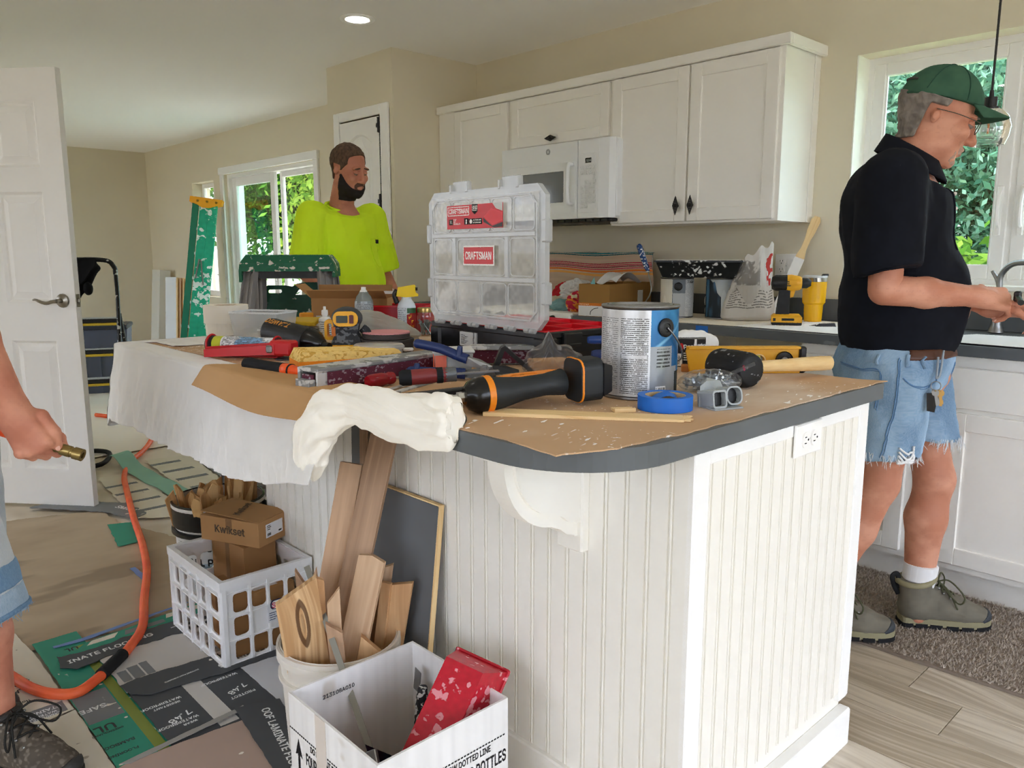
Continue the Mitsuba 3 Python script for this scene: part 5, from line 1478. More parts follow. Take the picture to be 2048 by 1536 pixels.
t('label_print', tf(join(words('LIMITED', 0.0045, 0.0004, True, True), tf(words('LIFETIME', 0.004, 0.0004, True, True), Tm(0, -0.006, 0)), tf(words('WARRANTY', 0.003, 0.0004, True, True), Tm(0, -0.011, 0))), XZf @ Tm(0.249, 0.339, zt + 0.0004)), WHT)
t('label_print', tf(bx(0.124, 0.142, 0.289, 0.305, 0, 0.0004), XZf @ Tm(0, 0, zt)), INK)
wp('XL', 0.0095, 0.1265, 0.2925, WHT, bold=True)
for i, s in enumerate(('DEEP', 'PRO', 'ORGANIZER')):
    wp(s, 0.0042, 0.145, 0.3015 - i * 0.006, WHT)
t('label_print', tf(join(bx(0.199, 0.219, 0.289, 0.307, 0, 0.0004), bx(0.221, 0.283, 0.289, 0.305, 0, 0.0004)), XZf @ Tm(0, 0, zt)), INK)
t('label_print', tf(join(cyl(0.0065, 0.0004, 0.0008, 20), tf(cyl(0.003, 0.0004, 0.0012, 12), Tm(-0.022, 0.004, 0)), box(0.006, 0.007, 0.0004, (-0.022, -0.003, 0.0008))), XZf @ Tm(0.231, 0.297, zt)), WHT)
t('label_print', tf(join(tf(words('CUSTOMIZABLE', 0.0036, 0.0004, True), Tm(0, 0.003, 0)), tf(words('STORAGE BINS', 0.0036, 0.0004, True), Tm(0, -0.004, 0))), XZf @ Tm(0.241, 0.296, zt + 0.0004)), WHT)
# picture of the case printed at the label's right end
t('label_print', tf(extr([(0.33, 0.345), (0.374, 0.345), (0.374, 0.322), (0.345, 0.33)], 0.0004), XZf @ Tm(0, 0, zt)), mat('#c9c9c6', 0.5))
t('label_print', tf(extr([(0.288, 0.306), (0.328, 0.282), (0.374, 0.292), (0.374, 0.279), (0.335, 0.278), (0.29, 0.294)], 0.0004), XZf @ Tm(0, 0, zt)), mat('#3a3638', 0.5))
t('label_print', tf(extr([(0.290, 0.308), (0.33, 0.285), (0.374, 0.296), (0.374, 0.318), (0.325, 0.331)], 0.0004), XZf @ Tm(0, 0, zt)), mat('#d8434a', 0.5))
t('brand_label', tf(bx(0.190, 0.336, 0.172, 0.228, 0.0115, 0.0122), XZf), WHT)
t('brand_label', tf(bx(0.194, 0.332, 0.176, 0.224, 0.0122, 0.0126), XZf), CRED)
t('label_print', tf(words('CRAFTSMAN', 0.021, 0.0005, True, True, 0.122), XZf @ Tm(0.263, 0.200, 0.0127)), WHT)

# ---- mallet, torpedo level, nail carton
C = np.array([1.612, 0.962, TOP + 0.0415])
hv = np.array([0.963, -0.268, -0.03])
av = np.array([-0.268, -0.963, 0.0])
t = Thing('rubber_mallet', 'black rubber mallet with a wooden handle near the right corner of the island', 'mallet', frame(C, av, (0, 0, 1)))
t('head', tf(lathe([(0, -0.060), (0.030, -0.060), (0.037, -0.056), (0.0405, -0.045), (0.0415, 0.0), (0.0405, 0.045), (0.037, 0.056), (0.031, 0.060), (0, 0.061)], 40), frame((0, 0, 0), (0, 1, 0), (1, 0, 0))), pmat(fleck('#141518', '#8d8f92', 0.30, 28), 0.55), 40)
hl = np.linalg.inv(frame((0, 0, 0), av, (0, 0, 1))[:3, :3]) @ hv
P = [np.array([0, 0, 0.0]) + hl * s for s in (0.03, 0.06, 0.15, 0.22, 0.29, 0.318, 0.322)]
t('handle', tube(P, [0.0105, 0.0115, 0.0125, 0.0150, 0.0160, 0.0155, 0.010], 18, sq=1.15), pmat(lambda p, n, uv: mix(lin('#d8b277'), lin('#ecd09a'), fbm(p.x * 12 + p.y * 40, p.y * 90, p.z * 90, 3)), 0.5), True)

a, b = np.array([1.690, 1.145, TOP]), np.array([1.903, 0.955, TOP])
t = Thing('torpedo_level', 'yellow spirit level standing on edge behind the mallet', 'spirit level', frame(a, b - a))
L = 0.292
LV = mat('#d99e12', 0.45)
hs = [[(0.186 + 0.0165 * math.cos(q), 0.030 + 0.0165 * math.sin(q)) for q in np.linspace(0, 2 * np.pi, 24, endpoint=False)][::-1]]
prof = [(0.012, 0), (L, 0), (L, 0.068), (0.004, 0.068), (0.0, 0.055)]
XZ0 = np.array([[1, 0, 0, 0], [0, 0, -1, 0.012], [0, 1, 0, 0], [0, 0, 0, 1.0]])
t('body', join(tf(extr(prof, 0.012, hs), XZ0), bx(0.012, L, -0.008, 0.022, 0, 0.006, 0.001), bx(0.004, L, -0.008, 0.022, 0.062, 0.068, 0.001)), LV)
ring = t('vial_ring', tf(lathe([(0.0165, -0.003), (0.0195, -0.003), (0.0195, 0.002), (0.0165, 0.002)], 28), on_front((0.186, 0.0, 0.030), (1, 0, 0), (0, 0, 1))), mat('#e0c184', 0.5), 35)
t('vial', tf(cyl(0.0062, -0.016, 0.016, 16), Tm(0.186, 0.005, 0.030)), mat('#d9d96a', 0.1), up=ring)
t('vial_marks', join(bx(0.1795, 0.1925, -0.0015, 0.0, 0.0375, 0.039), bx(0.1795, 0.1925, -0.0015, 0.0, 0.0215, 0.023), bx(0.175, 0.1785, -0.001, 0.0, 0.016, 0.044)), WHITE, up=ring)
t('end_cap', bx(L - 0.002, L + 0.016, -0.008, 0.022, 0.0, 0.068, 0.004), BLACK)
ring = t('vial_ring', tf(lathe([(0, 0.004), (0.011, 0.004), (0.011, 0.002), (0.0205, 0.002), (0.022, 0.006), (0.023, 0.0), (0, 0.0)], 28), on_front((0.252, -0.0015, 0.033), (1, 0, 0), (0, 0, 1))), BLACK, 35)
t('vial', tf(cyl(0.0085, 0.0, 0.007, 18), on_front((0.252, -0.0015, 0.033), (1, 0, 0), (0, 0, 1))), mat('#8f9296', 0.2), up=ring)

t = Thing('nail_box', 'black and white box of nails standing between the paint can and the level', 'box', FR(1.815, 1.22, -14))
NB = mat('#121213', 0.4)
t('carton', bx(-0.042, 0.042, -0.03, 0.03, 0, 0.076, 0.001), NB)
t('side_panel', bx(-0.0428, -0.0415, -0.03, 0.03, 0.0, 0.076), mat('#2a2a2b', 0.45))
t('white_stripe', join(tf(bx(0.0125, 0.0185, -0.0308, -0.0298, 0.002, 0.076), Tm()), bx(-0.041, -0.018, -0.0309, -0.0298, 0.002, 0.036)), WHITE)
t('lettering', tf(words('Paslode', 0.0115, 0.0004, True), on_front((-0.016, -0.0304, 0.048), (1, 0, 0.12), (-0.12, 0, 1))), WHITE)
t('logo', tf(extr([(0, 0), (0.006, 0.0), (0.009, 0.012), (0.005, 0.020), (-0.004, 0.020), (0.003, 0.012)], 0.0004), on_front((-0.024, -0.0304, 0.044), (1, 0, 0), (0, 0, 1))), RED)
t('small_print', join(*[bx(-0.015, -0.003 + 0.005 * (i % 3), -0.0308, -0.0302, 0.036 - 0.006 * i, 0.0385 - 0.006 * i) for i in range(4)], *[bx(0.022, 0.036, -0.0308, -0.0302, 0.01 + 0.012 * i, 0.0145 + 0.012 * i) for i in range(5)]), WHITE, kind='stuff')
t('code', join(tf(words('13', 0.007, 0.0003, True, True), on_front((-0.030, -0.0311, 0.026), (1, 0, 0), (0, 0, 1))), *[bx(-0.037 + 0.0022 * i, -0.036 + 0.0022 * i, -0.0313, -0.0308, 0.006, 0.016) for i in range(6)]), INK, kind='stuff')
t = Thing('paper_bag', 'crumpled white paper wrapper between the nail box and the level', 'wrapper', FR(1.86, 1.245, 20))
m = ball(1.0, (0, 0, 0.048), (0.085, 0.035, 0.046), 4)
m.vertices *= 1 + 0.22 * (meshkit.fbm(m.vertices * 30, 3, 2)[:, None] - 0.5)
t('wrapper', m, PAPERW, 50)
t = Thing('drill_bit_box', 'small orange and black box of bits lying below the nail box', 'box', FR(1.74, 1.145, -10))
t('carton', bx(-0.04, 0.03, -0.018, 0.018, 0, 0.016, 0.001), mat('#b9763a', 0.6))
t('label', bx(-0.005, 0.0305, -0.0186, 0.0186, 0.003, 0.0166), BLACK)

# ---- bag of screws and the moulded cap
FILM = {'type': 'blendbsdf', 'weight': 0.06, 'a': {'type': 'thindielectric'}, 'b': {'type': 'twosided', 'bsdf': {'type': 'principled', 'base_color': rgbd('#d4d6d8'), 'roughness': 0.15, 'specular': 1.0}}}
scene['film'] = FILM
t = Thing('screw_bag', 'clear zip bag full of shiny screws between the paint can and the mallet', 'bag of screws', FR(1.492, 0.948, 6))
m = ball(1.0, (0, 0, 0.024), (0.072, 0.036, 0.027), 4)
m.vertices *= 1 + 0.3 * (meshkit.fbm(m.vertices * 26 + 3, 3, 4)[:, None] - 0.5)
m.vertices[:, 2] = np.maximum(m.vertices[:, 2], 0.001)
t('bag', m, 'film', 40)
t('zip_flap', grid(lambda u, v: np.stack([0.045 + 0.055 * u, -0.01 + 0.035 * v, 0.038 + 0.022 * u + 0.006 * np.sin(v * 5)], -1), 10, 10), 'film', True)
t('zip_seal', rod((0.075, -0.008, 0.05), (0.085, 0.022, 0.055), 0.0025, 6), mat('#a02a4a', 0.4))
g = np.random.default_rng(9)
sc = []
for i in range(230):
    d = g.normal(size=3)
    c = d / np.linalg.norm(d) * g.random() ** 0.33 * np.array([0.055, 0.024, 0.018]) + [0, 0, 0.022]
    q = g.normal(size=3) * [1, 1, 0.45]
    q /= np.linalg.norm(q)
    e0, e1 = c - q * 0.014, c + q * 0.014
    e0[2], e1[2] = max(e0[2], 0.002), max(e1[2], 0.002)
    sc += [rod(e0, e1, 0.0011, 5), rod(e1 - q * 0.0012, e1 + q * 0.0012, 0.0032, 7)]
t('screws', join(sc), mat('#b9c0c4', 0.25, 0.9), kind='stuff')
t = Thing('vacuum_nozzle', 'grey moulded plastic adapter with two dark openings near the island edge', 'adapter', FR(1.362, 0.832, 24))
GP = mat('#9aa0a1', 0.35)
t('shell', join(tf(extr(rrect(0.034, 0.036, 0.006, 3), 0.05, [rrect(0.027, 0.028, 0.004, 3)[::-1]]), frame((-0.022, -0.012, 0.02), (1, 0, 0), (0.1, -1, 0.15)) @ Tm(0, 0, -0.045)),
                tf(extr(rrect(0.040, 0.038, 0.015, 5), 0.05, [rrect(0.033, 0.031, 0.012, 5)[::-1]]), frame((0.020, -0.004, 0.023), (1, 0, 0), (0.45, -1, 0.2)) @ Tm(0, 0, -0.045)),
                hull([(-0.045, 0.02, 0.0), (0.0, 0.045, 0.0), (0.04, 0.03, 0.0), (-0.035, 0.03, 0.04), (0.0, 0.055, 0.052), (0.03, 0.05, 0.045), (-0.02, 0.03, 0.05)]), box(0.07, 0.05, 0.003, (-0.005, 0.0, 0.0015))), GP)
t('opening', join(tf(box(0.027, 0.028, 0.002), frame((-0.022, -0.012, 0.02), (1, 0, 0), (0.1, -1, 0.15)) @ Tm(0, 0, -0.01)), tf(extr(rrect(0.033, 0.031, 0.012, 4), 0.002), frame((0.020, -0.004, 0.023), (1, 0, 0), (0.45, -1, 0.2)) @ Tm(0, 0, -0.012))), BLACK)

# ---- sanding discs, clear tubs, plastic bags in the middle
t = Thing('sanding_discs', 'stack of round sanding discs with a pink top face in front of the tool organizer', 'sanding discs', FR(1.40, 2.065, 4))
t('box', lathe([(0, 0.0), (0.085, 0.0), (0.085, 0.03), (0.087, 0.032), (0.087, 0.040), (0, 0.040)], 48), mat('#3b3836', 0.6), 35)
for i in range(4):
    t('disc', cyl(0.074, 0.042 + 0.005 * i, 0.0462 + 0.005 * i, 48), mat('#4a423f', 0.8) if i < 3 else mat('#c98a8a', 0.9))
t = Thing('round_container', 'clear plastic tub with a lid lying in front of the sanding discs', 'plastic tub', FR(1.265, 1.905, 5))
t('lid', join(tf(lathe([(0, 0.046), (0.068, 0.046), (0.074, 0.040), (0.074, 0.032), (0.070, 0.032)], 40), np.diag([1, 0.8, 1, 1.0]))), 'clear_plastic', True)
t('body', tf(lathe([(0, 0.001), (0.062, 0.001), (0.066, 0.004), (0.069, 0.034)], 40), np.diag([1, 0.8, 1, 1.0])), 'frosted', True)
t('clasp', box(0.03, 0.014, 0.010, (0.085, -0.01, 0.030), 0.003), mat('#d6d6d2', 0.4))
t = Thing('plastic_bag', 'cloudy plastic bag bunched behind the palm sander', 'plastic bag', FR(1.47, 2.20, 0))
m = ball(1.0, (0, 0, 0), (1, 1, 1), 4)
q = m.vertices
m.vertices = q * np.array([0.13, 0.055, 0.062]) * (1 + 0.32 * (meshkit.fbm(q * 2.6 + 1, 4, 8)[:, None] - 0.5)) + [0, 0, 0.056]
m.vertices[:, 2] = np.maximum(m.vertices[:, 2] * np.interp(m.vertices[:, 0], [-0.13, -0.03, 0.13], [1.15, 1.0, 0.6]), 0.001)
scene['cloudy_film'] = {'type': 'blendbsdf', 'weight': 0.5, 'a': {'type': 'thindielectric'}, 'b': {'type': 'twosided', 'bsdf': {'type': 'principled', 'base_color': rgbd('#c4c2b4'), 'roughness': 0.3, 'specular': 0.7}}}
t('bag', m, 'cloudy_film', 45)
t('contents', ball(1.0, (0.01, 0, 0.026), (0.09, 0.035, 0.022), 2), mat('#3d3c38', 0.7))
t = Thing('plastic_bag', 'clear crinkled plastic bag standing up beside the large paint can', 'plastic bag', FR(1.395, 1.335, 0))
m = ball(1.0, (0, 0, 0), (1, 1, 1), 4)
q = m.vertices
m.vertices = q * np.array([0.075, 0.045, 0.05]) * (1 + 0.5 * (meshkit.fbm(q * 2.4 + 7, 3, 3)[:, None] - 0.5)) + [0, 0, 0.03]
m.vertices[:, 2] = np.maximum(m.vertices[:, 2], 0.001)
m.vertices[:, 2] += 0.035 * np.exp(-((m.vertices[:, 0] + 0.01) / 0.012) ** 2) * (m.vertices[:, 2] > 0.03)
t('bag', m, 'film', 25)
t = Thing('wood_scrap', 'small tan cardboard block behind the clear crinkled bag', 'offcut', FR(1.47, 1.42, 18))
t('block', bx(-0.05, 0.05, -0.03, 0.03, 0, 0.03, 0.001), mat('#b98a55', 0.8))

# ---------------------------------------------------------------- green stepladder behind the island
GRN = pmat(fleck('#0e5a3c', '#c9c4b8', 0.36, 20), 0.5)
GRND = mat('#0a3d2a', 0.45)
RAIL = pmat(lambda p, n, uv: mix(lin('#6e6a68'), lin('#8e8a86'), fbm(p.x * 40, p.y * 40, p.z * 3, 3)), 0.6)
t = Thing('stepladder', 'grey stepladder with a paint-spattered green top behind the far end of the island', 'stepladder', Tm(1.675, 3.19, 0) @ Rm('z', AW + 6))
SW = 0.40
cap_ = hull([(sx * w, y, z) for sx in (-1, 1) for w, y, z in ((SW / 2 - 0.03, -0.09, 1.215), (SW / 2 - 0.03, 0.10, 1.215), (SW / 2, -0.10, 1.145), (SW / 2, 0.11, 1.145), (SW / 2 - 0.005, -0.10, 1.18), (SW / 2 - 0.005, 0.11, 1.18))])
cut_ = bx(-SW / 2 + 0.03, SW / 2 - 0.03, -0.2, 0.3, 1.1, 1.165)
t('cap', cap_, GRN)
t('cap_apron', join(bx(-SW / 2, -SW / 2 + 0.012, -0.10, 0.11, 1.10, 1.15), bx(SW / 2 - 0.012, SW / 2, -0.10, 0.11, 1.12, 1.15)), GRN)
t('under_cap', bx(-SW / 2 + 0.05, SW / 2 - 0.05, -0.085, 0.09, 1.115, 1.146), BLACK)
for sx in (-1, 1):
    xt, xb = sx * (SW / 2 - 0.045), sx * (SW / 2 + 0.045)
    for nm, y0_, y1_ in (('front_rail', -0.07, -0.50), ('rear_rail', 0.08, 0.42)):
        P0, P1 = np.array([xt, y0_, 1.15]), np.array([xb, y1_, 0.0])
        up_ = (P1 - P0) / np.linalg.norm(P1 - P0)
        L = np.linalg.norm(P1 - P0)
        t(nm, tf(join(bx(0, L, -0.034, 0.034, -0.003, 0.003), bx(0, L, -0.034, -0.028, -0.012, 0.014), bx(0, L, 0.028, 0.034, -0.012, 0.014), bx(0, L, -0.004, 0.004, 0.002, 0.008)), frame(P0, up_, (0.55 if sx > 0 else -0.55, -0.83, 0.0))), RAIL)
for i, z in enumerate((0.30, 0.60)):
    f = 1 - z / 1.15
    w = (SW / 2 - 0.045) + 0.09 * f
    t('step', bx(-w, w, -0.07 - 0.43 * f - 0.04, -0.07 - 0.43 * f + 0.04, z - 0.012, z, 0.003), RAIL)
    t('rear_brace', bx(-w, w, 0.08 + 0.34 * f - 0.01, 0.08 + 0.34 * f + 0.01, z - 0.02, z, 0.003), RAIL)
# folding paint shelf with grips, hinged between the rails
sh_ = [(-0.148, 0.0), (0.148, 0.0), (0.148, 0.235), (0.135, 0.255), (0.085, 0.262), (0.035, 0.262), (0.0, 0.255), (-0.02, 0.242), (-0.05, 0.248), (-0.13, 0.248), (-0.148, 0.235)]
holes = [rrect(0.062, 0.018, 0.008, 4, (-0.098, 0.222))[::-1], [(-0.01, 0.205), (0.005, 0.228), (0.03, 0.240), (0.058, 0.238), (0.075, 0.222), (0.07, 0.205)], [(0.112 + 0.012 * math.cos(q), 0.235 + 0.016 * math.sin(q)) for q in np.linspace(0, 2 * np.pi, 14, endpoint=False)][::-1]]
sf = t('paint_shelf', tf(join(extr(sh_, 0.014, holes), extr([(-0.16, -0.005), (0.16, -0.005), (0.165, 0.12), (-0.165, 0.12)], 0.05, z0=0.01)), frame((0, 0.11, 0.83), (1, 0, 0), (0, -1, 0.16))), pmat(fleck('#0d4a33', '#c9c4b8', 0.25, 16, 4.0), 0.45))
t('shelf_side', join(bx(-0.172, -0.160, -0.02, 0.1, 0.60, 0.95, 0.003), bx(0.160, 0.172, -0.02, 0.1, 0.60, 0.95, 0.003), bx(-0.16, 0.16, 0.05, 0.06, 0.60, 0.84)), GRND, up=sf)

# ---------------------------------------------------------------- things on the back counter
CT = 0.9145


def paper(name, label, pts, z, m, seed, cat='paper sheet', thick=0.0012):
    a = np.array(pts)
    c = a.mean(0)
    p = []
    for i in range(len(a)):
        for s in np.linspace(0, 1, 10, endpoint=False):
            q = a[i] + (a[(i + 1) % len(a)] - a[i]) * s
            p.append(q + 0.006 * (meshkit.noise(np.array([[q[0] * 25, q[1] * 25, seed]]))[0] - 0.5) * (q - c) / np.linalg.norm(q - c))
    return solo(name, label, cat, extr(p, thick, z0=z), m)


paper('counter_paper', 'sheet of beige paper on the back counter under the paint cans and bag', [(2.95, 2.1), (2.99, 1.62), (3.46, 1.60), (3.46, 2.35), (3.02, 2.36)], CT + 0.0002, mat('#d5cbb9', 0.85), 3)
paper('counter_paper', 'white paper sheet on the back counter under the drill and tumbler', [(2.965, 1.78), (2.95, 1.14), (3.40, 1.12), (3.5, 1.72)], CT + 0.0018, mat('#e9e8e6', 0.7), 4)
paper('counter_paper', 'white crumpled paper on the counter between the man and the sink', [(2.955, 1.08), (2.935, 0.60), (3.0, 0.40), (3.34, 0.55), (3.30, 0.95)], CT + 0.0045, mat('#ececec', 0.45), 5)
# paint cans, tray, bag


def can2(p, n, uv):
    c = mi.Color3f(*lin('#c9cbca'))
    c = dr.select(uv.x < -28, mi.Color3f(*lin('#d9d4c4')), c)
    c = dr.select(inside(uv.x, -28, 18), mi.Color3f(*lin('#6f767b')), c)
    c = dr.select(inside(uv.x, -26, 18) & (uv.y < 0.118), mi.Color3f(*lin('#b7babb')), c)
    c = dr.select((uv.x > 18), mix(mi.Color3f(*lin('#cfd1d1')), lin('#8f9598'), rows(uv.x, uv.y, 0.006, 0.7, 6.0, 3.0) * 0.5), c)
    c = dr.select(inside(uv.x, 24, 60) & inside(uv.y, 0.165, 0.18), mix(c, lin('#2c2f31'), smoothstep(0.5, 0.52, noise(uv.x * 0.3, uv.y * 400, 2.0))), c)
    return mix(c, lin('#e8e2d4'), smoothstep(0.72, 0.76, noise(uv.x * 0.05, uv.y * 6, 1.0)) * dr.select(uv.x < -10, mi.Float(1), mi.Float(0)))


def dripcan(p, n, uv):
    edge = 0.19 - 0.17 * noise(uv.x * 0.09, 2.0, 1.0) * smoothstep(-70, -10, uv.x)
    c = mix(mi.Color3f(*lin('#16242e')), lin('#47728f'), smoothstep(0.35, 0.7, fbm(uv.x * 0.05, uv.y * 12, 0, 2)))
    st = noise(uv.x * 0.22, uv.y * 4, 5.0)
    c = mix(c, lin('#cfd5d6'), smoothstep(0.42, 0.5, st) * dr.select(uv.x > -30, mi.Float(1), mi.Float(0)))
    return mix(c, lin('#c2c9ca'), smoothstep(edge - 0.003, edge, uv.y))


tin('paint_can', 'grey labelled paint can holding up the left end of the black tray', FR(3.20, 2.235, 0, CT + 0.0015), 0.080, 0.192, pmat(can2, 0.4), ear=-8.0, ear_z=0.15, group=None, bail=False)
tin('paint_can', 'paint can with white drips under the right end of the black tray', FR(3.30, 2.045, 0, CT + 0.0015), 0.080, 0.192, pmat(dripcan, 0.45), ear=None)
t = Thing('paint_tray', 'black plastic paint tray crusted with white paint resting on two paint cans', 'paint tray', frame((3.24, 2.125, CT + 0.196), (0.42, -0.90, 0.0)))
tr_o, tr_i = [], []
lo, hi = [(-0.165, -0.12), (0.165, -0.12), (0.165, 0.12), (-0.165, 0.12)], [(-0.195, -0.15), (0.195, -0.15), (0.195, 0.15), (-0.195, 0.15)]
V = [(x, y, 0.0) for x, y in lo] + [(x, y, 0.078) for x, y in hi] + [(x * 1.03, y * 1.04, 0.078) for x, y in hi] + [(x * 1.03, y * 1.04, 0.07) for x, y in hi]
F = [(0, 1, 2), (0, 2, 3)]
for r_ in (0, 4, 8):
    for i in range(4):
        j = (i + 1) % 4
        F += [(r_ + i, r_ + j, r_ + 4 + j), (r_ + i, r_ + 4 + j, r_ + 4 + i)]
t('tray', trimesh.Trimesh(V, F, process=False), pmat(fleck('#0d1113', '#d9dcdb', 0.37, 22), 0.35))
t('dried_paint', join(bx(-0.19, 0.19, -0.152, -0.142, 0.0785, 0.081), bx(-0.16, 0.16, -0.115, 0.115, 0.002, 0.006)), mat('#e5e3de', 0.6))


def bagprint(p, n, uv):
    c = mix(lin('#c4beb6'), lin('#d6d2cc'), fbm(uv.x * 0.05, uv.y * 12, 1.0, 3))
    c = dr.select(inside(uv.y, 0.055, 0.13) & inside(uv.x, -70, 60), mix(c, lin('#6a6560'), rows(uv.x, uv.y, 0.011, 0.85, 9.0, 2.0) * 0.8), c)
    c = dr.select(inside(uv.y, 0.13, 0.27) & (uv.x < 12), mix(c, lin('#8d8882'), smoothstep(0.35, 0.6, fbm(uv.x * 0.06, uv.y * 40, 3.0, 3))), c)
    return dr.select(inside(uv.y, 0.15, 0.26) & inside(uv.x, 36, 70), mix(c, lin('#b5403c'), smoothstep(0.5, 0.55, noise(uv.x * 0.12, uv.y * 60, 7.0))), c)


def bagshape(u, v):
    a = u * 2 * np.pi
    z = v * 0.30
    rx = np.interp(v, [0, 0.04, 0.2, 0.5, 0.75, 1], [0.105, 0.122, 0.118, 0.098, 0.078, 0.075])
    ry = np.interp(v, [0, 0.04, 0.2, 0.5, 0.75, 1], [0.06, 0.075, 0.072, 0.055, 0.035, 0.018])
    f = 1 + 0.06 * v * np.sin(a * 5 + 2 * v) + 0.5 * v * (meshkit.fbm(np.stack([np.cos(a) * 2.2, np.sin(a) * 2.2, v * 2], -1), 3, 6) - 0.5)
    return np.stack([rx * np.sin(a) * f + 0.03 * v, -ry * np.cos(a) * f, z + 0.045 * v * v * np.sin(a + 0.4) + 0.012 * v * np.sin(a * 7)], -1)


m = grid(bagshape, 90, 40)
u, v = np.meshgrid(np.linspace(0, 1, 90), np.linspace(0, 1, 40), indexing='ij')
uv = np.stack([((u * 360 + 180) % 360 - 180).ravel(), (v * 0.30).ravel()], 1)
t = Thing('mortar_bag', 'crumpled grey paper bag of powder open at the top beside the paint cans', 'paper bag', FR(3.285, 1.905, 0, CT + 0.003))
t('bag', m, pmat(bagprint, 0.75, spec=0.2), True, uv=uv)
t('powder', cyl(0.07, 0.02, 0.16, 20), mat('#bdb8b0', 0.95))
# drill
t = Thing('cordless_drill', 'yellow and black cordless drill standing on its battery on the back counter', 'drill', FR(3.18, 1.655, -16, CT + 0.003))
t('battery', join(hull([(sx * (0.062 - c), sy * (0.042 - c), z) for sx in (-1, 1) for sy in (-1, 1) for z, c in ((0.012, 0), (0.036, 0.0), (0.046, 0.010))])), SY)
t('battery_foot', bx(-0.06, 0.062, -0.04, 0.04, 0, 0.014, 0.003), BLACK)
t('battery_mark', join(bx(-0.02, 0.03, -0.0425, -0.041, 0.02, 0.030), bx(-0.055, -0.045, -0.0425, -0.041, 0.018, 0.03)), BLACK)
t('grip', hull([(-0.045, -0.018, 0.045), (-0.045, 0.018, 0.045), (0.01, -0.018, 0.045), (0.01, 0.018, 0.045), (-0.035, -0.017, 0.15), (-0.035, 0.017, 0.15), (0.01, -0.017, 0.15), (0.01, 0.017, 0.15)]), BLACK)
t('motor_housing', tf(lathe([(0, -0.07), (0.026, -0.066), (0.034, -0.05), (0.034, -0.005), (0, -0.005)], 24), frame((0.0, 0, 0.178), (0, 1, 0), (1, 0, 0))), BLACK, 35)
t('gear_case', tf(lathe([(0, -0.005), (0.034, -0.005), (0.036, 0.01), (0.03, 0.045), (0.024, 0.055), (0, 0.055)], 24), frame((0.0, 0, 0.178), (0, 1, 0), (1, 0, 0))), SY, 35)
t('chuck', tf(lathe([(0, 0.055), (0.022, 0.055), (0.022, 0.075), (0.012, 0.092), (0, 0.092)], 20), frame((0.0, 0, 0.178), (0, 1, 0), (1, 0, 0))), BLACK, 35)
t('trigger', hull([(0.008, -0.01, 0.115), (0.024, -0.008, 0.12), (0.03, -0.008, 0.145), (0.008, -0.01, 0.15), (0.008, 0.01, 0.115), (0.024, 0.008, 0.12), (0.03, 0.008, 0.145), (0.008, 0.01, 0.15)]), SY)
t('vent', join(*[box(0.022, 0.002, 0.004, (-0.002, -0.0345, 0.168 + 0.008 * i)) for i in range(3)]), BLACK)
t('side_print', join(box(0.03, 0.002, 0.02, (0.018, -0.0355, 0.182), 0.001)), SY)
# tumbler
t = Thing('tumbler', 'bright yellow steel tumbler with a clear lid on the back counter', 'tumbler', FR(3.425, 1.655, 0, CT + 0.0035))
t('body', lathe([(0, 0), (0.036, 0), (0.0375, 0.003), (0.041, 0.075), (0.049, 0.085), (0.0515, 0.178), (0, 0.178)], 40), mat('#f0b40a', 0.35), 30)
t('rim', lathe([(0.0505, 0.178), (0.0515, 0.178), (0.0525, 0.196), (0.0505, 0.197)], 40), CHROME, 35)
t('lid', lathe([(0.0, 0.198), (0.047, 0.199), (0.051, 0.205), (0.052, 0.196)], 40), mat('#c9cccc', 0.15), 35)
t('slider', join(box(0.02, 0.03, 0.012, (0.043, 0, 0.206), 0.004), rod((0.045, 0, 0.206), (0.058, 0, 0.208), 0.005)), BLACK)
# paint paddle leaning on the wall
a, b = np.array([3.36, 1.815, CT + 0.004]), np.array([3.535, 1.715, 1.385])
Lp = np.linalg.norm(b - a)
pd = [(0, -0.022), (Lp * 0.62, -0.020), (Lp * 0.68, -0.013), (Lp * 0.78, -0.013), (Lp * 0.86, -0.019), (Lp - 0.02, -0.021), (Lp, -0.012), (Lp, 0.012), (Lp - 0.02, 0.021), (Lp * 0.86, 0.019), (Lp * 0.78, 0.013), (Lp * 0.68, 0.013), (Lp * 0.62, 0.020), (0, 0.022)]
pm = frame(a, b - a, (-0.75, -0.55, 0.4))
t = Thing('paint_paddle', 'long pale wooden stirring paddle leaning on the wall behind the drill', 'stirring paddle', pm)
t('paddle', extr(pd, 0.007), SHIMW, uv='0')
t('dried_paint', bx(0.0, Lp * 0.6, -0.0225, 0.0225, -0.0006, 0.0076), mat('#e3e2de', 0.7))
t = Thing('marker', 'black folding knife lying on the white paper near the man', 'knife', FR(3.215, 1.505, -6, CT + 0.0032))
t('handle', hull([(-0.03, -0.008, 0), (0.05, -0.008, 0), (0.05, 0.01, 0), (-0.03, 0.01, 0), (-0.02, -0.006, 0.012), (0.045, -0.006, 0.014), (0.045, 0.006, 0.014)]), BLACK)
t('tip', hull([(-0.03, -0.003, 0.002), (-0.06, 0.0, 0.002), (-0.03, 0.004, 0.002), (-0.03, 0, 0.008)]), RUBBER)
t = Thing('funnel', 'small cream funnel lying on the counter against the backsplash', 'funnel', FR(3.475, 1.50, 40, CT + 0.0032) @ Tm(0, 0, 0.022) @ Rm('y', 80))
t('cone', join(lathe([(0.022, -0.03), (0.021, -0.03), (0.006, 0.0), (0.005, 0.02), (0.006, 0.02), (0.007, 0.0), (0.022, -0.03)], 24)), mat('#ddd3bf', 0.5), 35)
solo('caulk_tube', 'white cartridge lying behind the two paint cans', 'cartridge', tf(cyl(0.024, -0.11, 0.11, 24, bev=0.003), Rm('x', 90)), WHITE, 35, M=FR(3.44, 2.10, 60, CT + 0.024))
